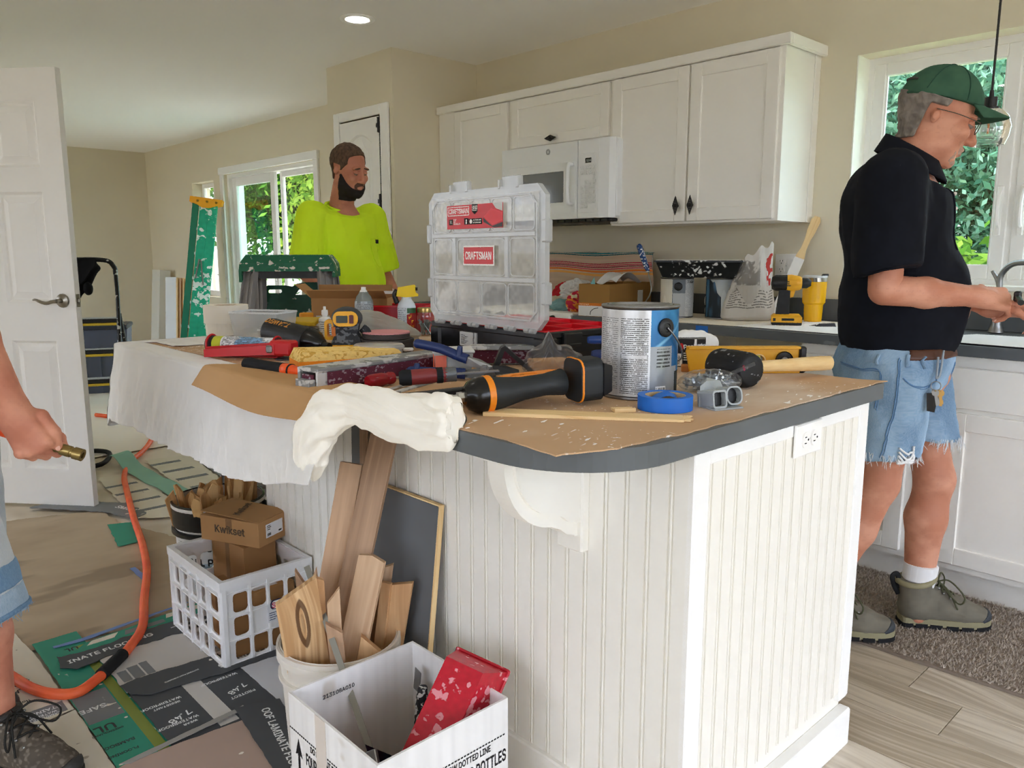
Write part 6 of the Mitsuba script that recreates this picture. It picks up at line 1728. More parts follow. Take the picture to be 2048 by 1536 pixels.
solo('caulk_tube', 'second white cartridge lying on top of the first behind the paint cans', 'cartridge', tf(cyl(0.024, -0.11, 0.11, 24, bev=0.003), Rm('x', 90)), mat('#d5d5d0', 0.5), 35, M=FR(3.45, 2.11, 62, CT + 0.072))

# carton with an orange and white band
bm_ = frame((2.945, 2.453, CT), (-0.21, 0.977, 0)) @ Tm(0, 0, 0)
t = Thing('faucet_carton', 'open brown carton with an orange and white printed band on the back counter', 'cardboard box', frame((2.955, 2.452, CT), (-0.163 * 0.2, 0.163, 0)))
BW, BD, BH = 0.172, 0.46, 0.158
BRN = mat('#96703f', 0.85, spec=0.2)
th = 0.004
t('panel', bx(0, BW, -BD, 0, 0, th), BRN)
t('panel', bx(0, BW, -th, 0, 0, BH), BRN)
t('panel', bx(0, BW, -BD, -BD + th, 0, BH), BRN)
t('panel', bx(0, th, -BD + th, -th, 0, BH), BRN)
t('panel', bx(BW - th, BW, -BD + th, -th, 0, BH), BRN)
t('white_band', bx(-0.0008, BW + 0.0008, -0.003, 0.0008, 0.002, 0.052), mat('#dedcd8', 0.6))
t('orange_band', bx(-0.0008, BW + 0.0008, -0.003, 0.0008, 0.052, 0.066), mat('#cf7420', 0.6))
t('lettering', tf(words('PAC RITINGS', 0.006, 0.0004, True), on_front((BW - 0.005, 0.0009, 0.056), (-1, 0, 0), (0, 0, 1))), mat('#e8c9a0', 0.6))
t('printed_hose', tf(tube(spline([(-0.06, 0.006, 0), (-0.058, 0.022, 0), (-0.075 + 0.035, 0.036, 0), (-0.015, 0.042, 0)], 6), 0.0022, 6, sq=0.2), on_front((0.045, 0.001, 0.002), (-1, 0, 0), (0, 0, 1)) @ Tm(-0.0, 0, 0)), mat('#6b6762', 0.6))
t('label', bx(-0.0008, 0.0, -0.36, -0.30, 0.06, 0.12), mat('#c9c6bd', 0.7))
t('folded_flap', tf(bx(0, 0.003, -0.34, 0, 0, 0.07), Tm(-0.004, -0.04, 0.005) @ Rm('y', -58)), mat('#a98a5a', 0.85))
t = Thing('carton_contents', 'white plastic sheet and packing sticking out of the brown carton on the counter', 'packing', frame((2.955, 2.452, CT), (-0.163 * 0.2, 0.163, 0)))
t('sheet', grid(lambda u, v: np.stack([0.03 + 0.11 * v, -0.12 - 0.28 * u, 0.165 + 0.035 * np.sin(u * 3.1) + 0.012 * np.sin(v * 6 + u * 4)], -1), 20, 14, 0.002), mat('#d9dadb', 0.35), True)
t('teal_scrap', hull([(0.10, -0.04, 0.14), (0.14, -0.07, 0.14), (0.12, -0.06, 0.19), (0.13, -0.03, 0.15)]), mat('#6fa6a6', 0.6))
t = Thing('roller_frame', 'paint roller frame with a paint-flecked blue handle standing in the brown carton', 'paint roller', None)
A_, B_, C_, D_ = np.array([3.02, 2.335, 1.262]), np.array([3.02, 2.275, 1.135]), np.array([3.0, 2.24, 1.05]), np.array([3.01, 2.285, 0.985])
t('handle', tube(spline([A_, A_ * 0.75 + B_ * 0.25, A_ * 0.4 + B_ * 0.6, B_], 6), np.interp(np.linspace(0, 1, 19), [0, .1, .5, .85, 1], [0.009, 0.013, 0.014, 0.012, 0.007]), 12), pmat(fleck('#173a70', '#d5d9de', 0.42, 60), 0.4), True)
t('wire', tube(spline([B_, C_, D_], 6), 0.003, 8), STEEL, True)

# striped towel draped over the range backguard, rags
rg('backguard', bx(XW - 0.09, XW - 0.02, 2.68, 3.40, 0.922, 1.10, 0.01), WHITE)


def stripes(p, n, uv):
    v = uv.y
    c = mix(lin('#b9a08c'), lin('#c9b29c'), noise(v * 60, uv.x * 2, 0.0))
    for a_, b_, h in ((0.0, 0.012, '#1d5a66'), (0.016, 0.026, '#2c7480'), (0.03, 0.037, '#1d5a66'), (0.07, 0.076, '#c8a79a'), (0.085, 0.091, '#a82a4a'), (0.096, 0.102, '#c23a5a'), (0.106, 0.112, '#8e2340'), (0.118, 0.124, '#c23a5a'), (0.130, 0.142, '#d9783a'), (0.15, 0.165, '#e0a55c')):
        c = dr.select(inside(v, a_, b_), mi.Color3f(*lin(h)), c)
    return c


def towel(u, v):
    s = v * 0.36
    back = s < 0.02
    y = 3.40 - 0.86 * u + 0.012 * np.sin(v * 8)
    sag = 0.012 * np.sin(u * 7) + 0.05 * np.clip(u - 0.9, 0, 1) * 10 * -0.03
    x = XW - 0.13 - 0.10 * np.clip(s - 0.02, 0, 1) - 0.012 * np.sin(u * 16 + v * 3) * v
    z = 1.225 + sag * v - np.clip(s - 0.02, 0, 1) * 0.85
    return np.stack([x, y, z], -1)


m = grid(towel, 60, 40, 0.004)
u, v = np.meshgrid(np.linspace(0, 1, 60), np.linspace(0, 1, 40), indexing='ij')
w_ = (v * 0.36 + 0.006 * np.sin(u * 9)).ravel()
uv = np.stack([np.concatenate([u.ravel(), u.ravel()]), np.concatenate([w_, w_])], 1)
t = Thing('beach_towel', 'striped teal and pink towel hung along the wall above the range', 'towel', None)
t('towel', m, pmat(stripes, 0.95, spec=0.1), True, uv=uv)


def rag(name, label, c, s, m_, seed, ang=0, amp=0.55):
    b = ball(1.0, (0, 0, 0), (1, 1, 1), 4)
    q = b.vertices
    n_ = meshkit.fbm(q * 1.6 + seed, 4, seed)
    f = np.abs(np.sin(n_ * 16))
    b.vertices = q * np.array(s) * (1 + amp * (n_[:, None] - 0.5) + 0.16 * (f[:, None] - 0.5))
    b.vertices[:, 2] = np.maximum(b.vertices[:, 2], -s[2] * 0.8)
    return solo(name, label, 'rag', b, m_, 60, M=FR(c[0], c[1], ang, c[2] + s[2] * 0.8))


rag('rag', 'light grey rag piled highest on the range', (3.10, 2.80, 0.985), (0.095, 0.06, 0.055), mat('#c9c7c3', 0.9), 3, 30)
rag('rag', 'teal rag at the bottom of the pile on the range', (3.07, 2.86, 0.922), (0.075, 0.05, 0.035), mat('#7fa3a3', 0.9), 5)
rag('rag', 'cream rag at the bottom left of the pile on the range', (3.10, 2.92, 0.922), (0.07, 0.05, 0.042), mat('#cfc3ac', 0.9), 8)
rag('rag', 'red cloth behind the grey rag on the range', (3.16, 2.92, 0.93), (0.08, 0.05, 0.075), mat('#b0202a', 0.9), 9)
rag('rag', 'orange and crimson striped rag next to the brown carton', (3.04, 2.74, 0.924), (0.055, 0.05, 0.055), pmat(lambda p, n, uv: dr.select(noise(p.x * 60 + p.z * 90, p.y * 60, 0.0) > 0.5, mi.Color3f(*lin('#b83246')), dr.select(noise(p.z * 70, p.y * 70, 3.0) > 0.5, mi.Color3f(*lin('#dd8a3e')), mi.Color3f(*lin('#d9c9a8')))), 0.95, spec=0.1), 12)

# ---------------------------------------------------------------- flattened cartons and paper that protect the floor
def speckle(h, seed, amt=0.30, worn='#d9d3c8'):
    a, b = lin(h), lin(worn)

    def fn(p, n, uv):
        g = 0.93 + 0.14 * fbm(p.x * 9 + seed, p.y * 9, 0.0, 3)
        c = mi.Color3f(*a) * g
        s = noise(p.x * 55 + seed, p.y * 55, 0.0) * noise(p.x * 7, p.y * 7, seed)
        return mix(c, b, smoothstep(1 - amt - 0.12, 1 - amt - 0.08, s))
    return fn


F_DARK, F_TEAL, F_CREAM = pmat(speckle('#45484b', 1, 0.16), 0.7), pmat(speckle('#2f8a72', 2, 0.14), 0.65), pmat(speckle('#d2ccbc', 3, 0.1, '#a59d8d'), 0.8)
F_TAN = pmat(lambda p, n, uv: mix(mix(lin('#a08d75'), lin('#b9a88f'), fbm(p.x * 5, p.y * 9, 0.0, 4)), lin('#7d6c58'), smoothstep(0.60, 0.72, fbm(p.x * 2.3 + 3, p.y * 6, 2.0, 4)) * 0.6), 0.8)
F_GREY, F_PINK, F_OLIVE, F_MID, F_PALE = mat('#bfbcb7', 0.7), pmat(speckle('#a58f83', 5, 0.1), 0.75), mat('#7c8a3c', 0.7), pmat(speckle('#75787a', 6, 0.2), 0.7), mat('#c7c9cd', 0.5)
BLUE_T = mat('#6b84b4', 0.7)
PRN_W, PRN_D = mat('#d9dadb', 0.7), mat('#2b2d30', 0.7)
flz = [0.0006]


def sheet(label, pts, m, rag_=0.004, parts=(), cat='flattened carton', name='floor_sheet', z=None, th=0.0016, prints=()):
    """one flat piece on the floor; parts are differently printed strips glued on it, prints are letterings (text, height, x, y, angle, dark)"""
    if z is None:
        z = flz[0]
        flz[0] += 0.0022
    t = Thing(name, label, cat)
    a = [np.array(q, float) for q in pts]
    p = []
    for i in range(len(a)):
        p += [np.array(q) for q in torn(tuple(a[i]), tuple(a[(i + 1) % len(a)]), max(2, int(np.linalg.norm(a[(i + 1) % len(a)] - a[i]) / 0.012)), rag_)]
    t('sheet', extr(p, th, z0=z), m)
    zz = z + th
    for q, mm in parts:
        t('printed_field', extr(q, 0.0003, z0=zz), mm)
    for i, (txt, h, x, y, ang, dark) in enumerate(prints):
        t('lettering', words(txt, h, 0.0002, True), PRN_D if dark else PRN_W, M=Tm(x, y, zz + 0.0003) @ Rm('z', ang))
    return t


R4 = lambda x0, x1, y0, y1: [(x0, y0), (x1, y0), (x1, y1), (x0, y1)]
sheet('large worn sheet of tan floor paper between the open door and the bucket', [(0.47, 2.68), (0.90, 2.60), (0.98, 2.9), (1.2, 3.3), (1.06, 3.72), (1.04, 4.0), (0.2, 4.3), (0.35, 3.1)], F_TAN, 0.012, cat='floor paper')
sheet('cream printed carton on the floor by the leg of the man at the left', [(-0.25, 2.1), (0.475, 2.235), (0.47, 2.66), (0.44, 3.1), (-0.2, 3.2)], F_CREAM, 0.003,
      parts=[(R4(0.02, 0.462, 2.24, 2.30), F_MID)], prints=[('STAINMASTER', 0.014, 0.455, 2.285, 180, 0), ('WATERPROOF', 0.010, 0.44, 2.262, 180, 0), ('LAMINATE FLOORING', 0.009, 0.445, 2.247, 180, 0), ('STAINMASTER WATERPROOF', 0.018, 0.42, 2.50, 200, 1), ('LAMINATE FLOORING', 0.018, 0.40, 2.45, 200, 1), ('floors for life', 0.012, 0.40, 2.37, 180, 1)])
sheet('cream carton piece under the boot of the man at the left', [(-0.3, 1.45), (0.474, 1.55), (0.476, 2.225), (-0.2, 2.09)], F_CREAM, 0.003)
sheet('teal carton with a dark end and an olive stripe under the hose', R4(0.478, 0.605, 1.70, 2.71), F_TEAL, 0.002,
      parts=[(R4(0.48, 0.568, 2.115, 2.285), F_MID), (R4(0.572, 0.600, 1.71, 2.60), F_OLIVE)],
      prints=[('UL', 0.03, 0.535, 2.09, 180, 1), ('GREENGUARD', 0.008, 0.545, 2.055, 180, 1), ('BAMBOO', 0.012, 0.55, 1.985, 180, 1), ('SAFE', 0.02, 0.545, 2.2, 180, 0), ('FLOORING', 0.010, 0.545, 1.94, 180, 1), ('UL', 0.022, 0.58, 2.60, 180, 1)])
sheet('teal and dark printed strip across the floor beside the tan paper', [(0.53, 2.53), (1.10, 2.54), (1.10, 2.66), (0.60, 2.60)], F_TEAL, 0.004,
      parts=[([(0.60, 2.575), (0.68, 2.575), (0.70, 2.605), (0.62, 2.60)], F_CREAM), ([(0.71, 2.57), (0.84, 2.575), (0.84, 2.60), (0.72, 2.60)], F_MID), ([(0.85, 2.60), (1.0, 2.60), (1.0, 2.63), (0.86, 2.63)], F_CREAM)])
sheet('blue masking tape strip along the edge of the tan paper', [(0.52, 2.625), (0.60, 2.615), (0.95, 2.665), (0.95, 2.675), (0.60, 2.635), (0.52, 2.64)], BLUE_T, 0.002, cat='tape strip')
sheet('light grey carton back between the torn dark strip and the crate', R4(0.60, 1.02, 2.20, 2.47), F_GREY, 0.004,
      parts=[(R4(0.612, 0.637, 2.26, 2.33), F_MID), (R4(0.642, 0.672, 2.26, 2.34), F_MID), (R4(0.677, 0.70, 2.26, 2.345), F_MID)], prints=[('2', 0.02, 0.627, 2.40, 200, 1)])
sheet('torn dark strip lettered laminate flooring, crossed by the hose', [(0.50, 2.47), (0.535, 2.43), (0.66, 2.445), (1.10, 2.455), (1.10, 2.545), (0.70, 2.545), (0.58, 2.53), (0.51, 2.55)], F_DARK, 0.012,
      prints=[('INATE FLOORING', 0.021, 0.525, 2.478, 3, 0), ('INTENSE PERFORMANCE', 0.006, 0.83, 2.50, 3, 0)])
sheet('dark carton panel with a white stripe in front of the crate', R4(0.600, 0.885, 1.72, 2.17), F_DARK, 0.002,
      parts=[(R4(0.722, 0.772, 1.86, 2.16), F_GREY)],
      prints=[('WATERPROOF', 0.011, 0.70, 2.075, 180, 0), ('RESISTANT', 0.009, 0.69, 2.055, 180, 0), ('7.48', 0.022, 0.69, 1.995, 200, 0), ('WATERPROOF', 0.011, 0.70, 1.955, 180, 0), ('WEAR', 0.009, 0.69, 1.935, 180, 0), ('WATERPROOF', 0.011, 0.865, 2.09, 180, 0), ('7.48', 0.02, 0.855, 2.02, 200, 0), ('PROTECT', 0.011, 0.865, 1.97, 180, 0)])
sheet('white carton panel behind the white bucket', R4(0.885, 1.13, 1.70, 2.10), F_PALE, 0.002)
sheet('long dark strip running under the crate with a curled torn end', [(0.592, 2.235), (0.60, 2.17), (0.64, 2.13), (0.86, 2.10), (1.12, 2.085), (1.12, 2.19), (0.86, 2.225), (0.64, 2.245)], F_DARK, 0.005,
      prints=[('FLOORING', 0.024, 1.01, 2.17, 184, 0), ('INTENSE PERFORMANCE', 0.006, 0.79, 2.175, 184, 0)])
sheet('dusty rose floor paper at the bottom edge of the picture', [(0.35, 1.40), (0.72, 1.50), (0.785, 1.84), (0.50, 1.86), (0.30, 1.82)], F_PINK, 0.003, cat='floor paper')
sheet('grey tape strip along the rose paper', [(0.48, 1.865), (0.50, 1.85), (0.80, 1.88), (0.80, 1.90)], mat('#8f8d88', 0.6), 0.002, cat='tape strip')
sheet('dark lettered strip disappearing under the white box', [(0.775, 1.90), (0.72, 1.48), (0.80, 1.45), (0.885, 1.86)], F_DARK, 0.002, prints=[('OOF LAMINATE FLOORING', 0.02, 0.825, 1.845, 258, 0)])
sheet('small teal carton strip behind the hose on the tan paper', [(1.00, 3.74), (1.09, 3.70), (1.03, 3.42), (0.95, 3.42)], F_TEAL, 0.005, z=0.006)
sheet('small blue tape mark on the tan paper beside the hose', [(0.905, 3.14), (0.925, 3.14), (0.925, 2.97), (0.905, 2.97)], BLUE_T, 0.002, cat='tape strip', z=0.006)
sheet('dark torn carton corner sticking out under the open door', [(0.95, 4.28), (1.16, 4.02), (1.19, 3.80), (1.12, 3.72), (1.04, 3.95), (0.80, 4.25)], F_MID, 0.012, prints=[('SMART', 0.03, 1.10, 3.98, 290, 0)], z=0.007)
t_ = sheet('pale carton with grey bars on the floor beyond the door', [(1.12, 3.75), (1.30, 3.62), (1.42, 4.5), (1.20, 4.6)], F_CREAM, 0.01, parts=[(R4(1.17, 1.33, 3.83 + 0.17 * i, 3.865 + 0.17 * i), F_MID) for i in range(4)], z=0.004)
sheet('pale carton with dark bars on the floor below the drop cloth', [(1.44, 3.9), (1.66, 3.9), (1.76, 4.75), (1.52, 4.80)], F_CREAM, 0.01, parts=[(R4(1.50, 1.67, 4.03 + 0.2 * i, 4.075 + 0.2 * i), F_MID) for i in range(4)], z=0.005)
sheet('grey carton beyond the black bucket', [(1.66, 3.7), (1.86, 3.7), (1.95, 4.72), (1.76, 4.78)], F_MID, 0.008, parts=[(R4(1.84, 1.90, 4.0, 4.2), F_CREAM)], z=0.006)
solo('floor_sheet', 'curled pale teal carton strip lying over the hose', 'flattened carton', grid(lambda u, v: np.stack([1.33 + 0.11 * v + 0.04 * u, 4.82 - 0.95 * u + 0.06 * v, 0.014 + 0.055 * np.exp(-((u - 0.05) / 0.16) ** 2) + 0.004 * np.sin(u * 20)], -1), 40, 8, 0.002), pmat(speckle('#86b3a2', 8, 0.2), 0.7), True)
sheet('very long pale floor paper in the far room', [(1.3, 5.1), (3.3, 5.1), (3.4, 9.9), (1.2, 9.9)], mat('#d9d3c6', 0.85), 0.01, cat='floor paper', z=0.001)

# hose
HOSE = pmat(lambda p, n, uv: mix(lin('#e8552f'), lin('#f2703f'), noise(p.x * 30, p.y * 30, 0.0)), 0.5)
hp = [(0.30, 2.40, 0.75), (0.22, 2.52, 0.45), (0.24, 2.62, 0.14), (0.37, 2.56, 0.022), (0.41, 2.40, 0.021), (0.45, 2.32, 0.021), (0.50, 2.285, 0.022), (0.56, 2.32, 0.024), (0.62, 2.37, 0.026), (0.69, 2.45, 0.026), (0.765, 2.57, 0.022), (0.84, 2.78, 0.02), (0.94, 3.05, 0.021), (1.02, 3.34, 0.021), (1.10, 3.69, 0.023), (1.215, 4.15, 0.023), (1.31, 4.5, 0.016), (1.43, 4.78, 0.016), (1.58, 5.01, 0.016), (1.74, 5.33, 0.016), (1.85, 5.7, 0.016), (1.85, 6.0, 0.016), (1.7, 6.4, 0.016)]
hs = spline(hp, 10)
t = Thing('air_hose', 'orange air hose with a brass coupler snaking over the floor', 'hose')
HAND_HOSE = [(0.30, 2.40, 0.75)]
t('hose', tube(hs, 0.0145, 12), HOSE, True)
t('splice_sleeve', tube(spline([(0.572, 2.33, 0.0255), (0.605, 2.36, 0.027), (0.655, 2.41, 0.027)], 6), 0.0185, 14), RUBBER, True)
solo('black_cable', 'black cable loop on the floor beyond the open door', 'cable', tube(spline([(1.12, 5.1, 0.02), (1.30, 5.22, 0.02), (1.40, 5.08, 0.022), (1.30, 4.84, 0.02), (1.14, 4.80, 0.02)], 8), 0.014, 10), RUBBER, True)

# ---------------------------------------------------------------- bucket with shims
def bucket(t, r0, r1, h, m, ribs=(), n=48):
    t('pail', lathe([(0, 0.0), (r0 - 0.004, 0.0), (r0, 0.004), (r1, h), (r1 + 0.006, h), (r1 + 0.006, h - 0.012), (r1 - 0.004, h + 0.001), (r0 - 0.004, 0.008), (0, 0.008)], n), m, 35)
    for z, w in ribs:
        r = r0 + (r1 - r0) * z / h
        t('rib', lathe([(r - 0.001, z), (r + 0.008, z + 0.002), (r + 0.008, z + w - 0.002), (r - 0.001, z + w)], n), m, 35)


t = Thing('black_bucket', 'black and white bucket holding wood shims beyond the crate', 'bucket', FR(1.10, 2.715, 0, 0.008))
WB = mat('#dfe0e0', 0.4)
bucket(t, 0.138, 0.155, 0.345, WB)
t('black_band', lathe([(0.1515, 0.265), (0.157, 0.265), (0.160, 0.350), (0.1535, 0.351)], 48), mat('#0d0f10', 0.3), 35)
t('black_band', lathe([(0.150, 0.235), (0.163, 0.24), (0.163, 0.252), (0.151, 0.256)], 48), mat('#0d0f10', 0.3), 35)
m, uv = shell(0.1465, 0.02, 0.23, -110, 110, 48, 2, 0.1505)


def pailprint(p, n, uv):
    c = mi.Color3f(*lin('#d9dcde'))
    c = dr.select(inside(uv.x, -48, -10) & inside(uv.y, 0.19, 0.222), mix(c, lin('#7d888a'), rows(uv.x, uv.y, 0.008, 0.9, 5.0, 2.0) * 0.7), c)
    blob = inside(uv.x, -18, 60) & inside(uv.y, 0.06, 0.15)
    c = dr.select(blob, mix(mi.Color3f(*lin('#a9bfcc')), lin('#4d5a63'), rows(uv.x, uv.y, 0.012, 0.8, 8.0, 4.0) * 0.6), c)
    return c


t('label', m, pmat(pailprint, 0.4), True, uv=uv)


def bent(txt, h, r, a_mid, z, w=None):
    m = words(txt, h, 0.0005, True, True, w)
    a = np.radians(a_mid) + m.vertices[:, 0] / r
    rr = r + m.vertices[:, 2]
    m.vertices = np.column_stack([rr * np.sin(a), -rr * np.cos(a), z + m.vertices[:, 1]])
    return m


t('lettering', bent('USG', 0.020, 0.1512, 6, 0.205), INK)
t('lettering', bent('ALL PURPOSE', 0.024, 0.1505, 18, 0.155), INK)
t('lettering', bent('Todo Proposito', 0.016, 0.1500, 18, 0.125), mat('#7d97a6', 0.5))
t('handle_lug', box(0.02, 0.03, 0.05, (0.16, 0.02, 0.30), 0.006), BLACK)
g = np.random.default_rng(21)
SH = [pmat(wood('#b98f5c', '#d9b27c', 1.0, 11.0), 0.65, spec=0.25), pmat(wood('#a87a4a', '#c79a66', 1.0, 15.0), 0.65, spec=0.25)]


def stick(name, label, cat, base, top, w, th, m, group=None, end=None, face=None):
    """board from base to top (world), width w, thickness th, the wide face turned towards face"""
    base, top = np.array(base, float), np.array(top, float)
    d = top - base
    L = np.linalg.norm(d)
    M = frame(base, d, face if face is not None else (-0.6, -0.75, 0.1))
    o = [(0, -w / 2), (L, -w / 2), (L, w / 2), (0, w / 2)] if end is None else [(0, -w / 2)] + [(L + e, -w / 2 + w * s) for s, e in end] + [(0, w / 2)]
    return solo(name, label, cat, extr(o, th, z0=-th / 2), m, uv='0', M=M, group=group)


PB = (1.10, 2.715)
for i in range(26):
    a_, rr = g.random() * 6.28, 0.115 * math.sqrt(g.random())
    x, y = PB[0] + rr * math.cos(a_) - 0.03, PB[1] + rr * math.sin(a_)
    lean = g.normal(size=2) * 0.035
    hgt = 0.36 + 0.05 * g.random()
    stick('wood_shim', 'thin cedar shim standing among others in the black bucket', 'wood shim', (PB[0] + (x - PB[0]) * 0.8, PB[1] + (y - PB[1]) * 0.8, 0.03), (x + lean[0], y + lean[1], hgt), 0.036, 0.007, SH[i % 2], 'shims in the black bucket', [(0, -0.012), (1, 0.012)] if i % 3 else [(0, 0.01), (0.5, 0.02), (1, -0.01)], (g.normal(), g.normal(), 0))
stick('wood_strip', 'taller pale wood strip standing upright in the black bucket', 'wood strip', (1.11, 2.66, 0.03), (1.155, 2.645, 0.47), 0.03, 0.022, SH[0])
for i, (x, y, h) in enumerate(((1.19, 2.69, 0.43), (1.215, 2.70, 0.425), (1.17, 2.72, 0.44), (1.205, 2.74, 0.43))):
    stick('wood_block', 'tan wood block standing at the right side of the black bucket', 'wood block', (x - 0.02, y, 0.03), (x, y, h), 0.05, 0.018, SH[1], 'blocks in the black bucket', None, (-0.6 + 0.3 * i, -0.75, 0))

# ---------------------------------------------------------------- white milk crate with small cartons
t = Thing('milk_crate', 'white slotted plastic crate holding brown cartons beside the island', 'crate', Tm(0, 0, 0.012))
PLW = mat('#eceef1', 0.35)
X0, X1, Y0, Y1, CH = 0.858, 1.133, 2.135, 2.52, 0.272
cw = lambda s, z: -0.014 * (1 - z / CH) * s


def side(n_, L, cols, rows_, solid=(), frame_=0.022):
    """crate wall in x (length) and y (height) with rounded openings, thickness along z"""
    holes = []
    cwid = (L - frame_ * 2) / cols
    rh = (CH - 0.052) / rows_
    for i in range(cols):
        for j in range(rows_):
            if (i, j) in solid:
                continue
            holes.append(rrect(cwid - 0.012, rh - 0.012, 0.013, 4, (frame_ + cwid * (i + 0.5), 0.014 + rh * (j + 0.5)))[::-1])
    return extr([(0, 0), (L, 0), (L, CH), (0, CH)], 0.004, holes)


Lx, Ly = X1 - X0, Y1 - Y0
t('wall', tf(side(0, Lx, 4, 3, {(1, 1), (2, 1), (3, 1)}), on_front((X0, Y0, 0), (1, 0, 0), (0, 0, 1))), PLW)
t('wall', tf(side(0, Lx, 4, 3, {(1, 1), (2, 1)}), on_front((X0, Y1 - 0.004, 0), (1, 0, 0), (0, 0, 1))), PLW)
t('wall', tf(side(0, Ly, 5, 3), on_front((X0, Y1, 0), (0, -1, 0), (0, 0, 1))), PLW)
t('wall', tf(side(0, Ly, 5, 3), on_front((X1 - 0.004, Y1, 0), (0, -1, 0), (0, 0, 1))), PLW)
t('floor', join(*[bx(X0, X1, Y0 + Ly * i / 8, Y0 + Ly * i / 8 + 0.012, 0, 0.008) for i in range(8)], *[bx(X0 + Lx * i / 6, X0 + Lx * i / 6 + 0.012, Y0, Y1, 0, 0.008) for i in range(6)]), PLW)
ro = [(X0 - 0.012, Y0 - 0.012), (X1 + 0.008, Y0 - 0.012), (X1 + 0.008, Y1 + 0.012), (X0 - 0.012, Y1 + 0.012)]
ri = [(X0 + 0.003, Y0 + 0.003), (X1 - 0.003, Y0 + 0.003), (X1 - 0.003, Y1 - 0.003), (X0 + 0.003, Y1 - 0.003)]
t('rim', join(extr(ro, 0.006, [ri[::-1]], CH - 0.004), extr(ro, 0.024, [[(x + (0.003 if x < 1 else -0.003), y + (0.003 if y < 2.3 else -0.003)) for x, y in ro][::-1]], CH - 0.026)), PLW)
for (x, y) in ((X0, Y0), (X1, Y0), (X0, Y1), (X1, Y1)):
    t('corner_post', bx(x - 0.011, x + 0.011, y - 0.011, y + 0.011, 0, CH - 0.002, 0.005), PLW)
for i in range(1, 5):
    y = Y0 + 0.022 + (Ly - 0.044) * i / 5
    t('rib', bx(X0 - 0.014, X0 + 0.002, y - 0.004, y + 0.004, 0.0, CH - 0.02, 0.001), PLW)
for i in range(1, 4):
    x = X0 + 0.022 + (Lx - 0.044) * i / 4
    t('rib', bx(x - 0.004, x + 0.004, Y0 - 0.009, Y0 + 0.002, 0.0, CH - 0.02, 0.001), PLW)
for j in range(4):
    z = 0.010 + (CH - 0.052) / 3 * j
    t('shelf_rib', bx(X0 - 0.013, X0 + 0.002, Y0, Y1, z - 0.0025, z + 0.0025), PLW)
    t('shelf_rib', bx(X0, X1, Y0 - 0.008, Y0 + 0.002, z - 0.0025, z + 0.0025), PLW)
lb = t('label', bx(X0 + 0.13, X0 + 0.225, Y0 - 0.0092, Y0 - 0.0085, 0.105, 0.165), mat('#dfe3ea', 0.5))
t('label_print', extr(rrect(0.085, 0.03, 0.012, 5), 0.0005), mat('#2a2346', 0.5), up=lb, M=on_front((X0 + 0.182, Y0 - 0.0094, 0.158), (1, 0, 0), (0, 0, 1)))
t('label_print', extr(rrect(0.078, 0.024, 0.010, 5), 0.0005), WHITE, up=lb, M=on_front((X0 + 0.183, Y0 - 0.0099, 0.158), (1, 0, 0), (0, 0, 1)))
t('lettering', words('Sterilite', 0.016, 0.0005, True, True), mat('#c2255a', 0.5), up=lb, M=on_front((X0 + 0.183, Y0 - 0.0104, 0.157), (1, 0, 0), (0, 0, 1)))
t('label_print', join(*[bx(X0 + 0.135, X0 + 0.155 + 0.004 * (i % 2), Y0 - 0.0097, Y0 - 0.0092, 0.111 + 0.007 * i, 0.114 + 0.007 * i) for i in range(4)], *[bx(X0 + 0.19 + 0.003 * i, X0 + 0.1915 + 0.003 * i, Y0 - 0.0097, Y0 - 0.0092, 0.11, 0.135) for i in range(8)]), mat('#6c7690', 0.6), up=lb, kind='stuff')

KB = mat('#ab8257', 0.85, spec=0.2)
KB2 = mat('#98714a', 0.85, spec=0.2)


def carton(name, label, M, w, d, h, m=KB, lab=None, text=None, side_text=None, group=None):
    t = Thing(name, label, 'cardboard box', M, group)
    t('body', bx(0, w, 0, d, 0, h, 0.0015), m)
    t('seam', join(bx(w * 0.0 + 0.002, w - 0.002, d / 2 - 0.0006, d / 2 + 0.0006, h, h + 0.0006), bx(-0.0006, 0, d / 2 - 0.012, d / 2 + 0.012, h * 0.55, h)), mat('#7d5c3a', 0.8))
    if lab:
        x0, x1, z0, z1 = lab
        l = t('label', bx(x0, x1, -0.001, 0.0, z0, z1), mat('#e3e4e8', 0.5))
        t('label_print', join(*[bx(x0 + 0.006, x0 + 0.02 + 0.004 * (i % 2), -0.0014, -0.001, z1 - 0.007 - 0.006 * i, z1 - 0.0045 - 0.006 * i) for i in range(3)], *[bx(x0 + 0.006 + 0.0022 * i, x0 + 0.0073 + 0.0022 * i, -0.0014, -0.001, z0 + 0.005, z0 + 0.014) for i in range(8)], bx(x1 - 0.02, x1 - 0.006, -0.0014, -0.001, z0 + 0.006, z0 + 0.011)), INK, up=l, kind='stuff')
    return t


kt = np.array([-0.0, 0, 0])
t = carton('lock_carton', 'small brown carton with a white label on top of the crate', frame((1.035, 2.262, 0.302), (0.115, 0.052, 0)), 0.145, 0.235, 0.082, KB, (0.035, 0.115, 0.022, 0.066))
t('lid_flap', tf(bx(0, 0.145, 0, 0.23, 0, 0.002), Tm(0, 0.002, 0.083) @ Rm('x', 3.0)), KB)
t('lettering', words('Kwikset', 0.024, 0.0004, True, True), mat('#4d3c2c', 0.7), M=on_front((-0.0008, 0.115, 0.045), (0, -1, 0), (0, 0, 1)))
t('lettering', words('Kwikset', 0.022, 0.0004, True, True), mat('#4d3c2c', 0.7), M=Tm(0.07, 0.12, 0.0945) @ Rm('x', 3) @ Rm('z', 20))
t = carton('lock_carton', 'upright brown carton in the crate that carries the topmost carton', frame((1.00, 2.30, 0.022), (1, 0.1, 0)), 0.115, 0.20, 0.278, KB2)
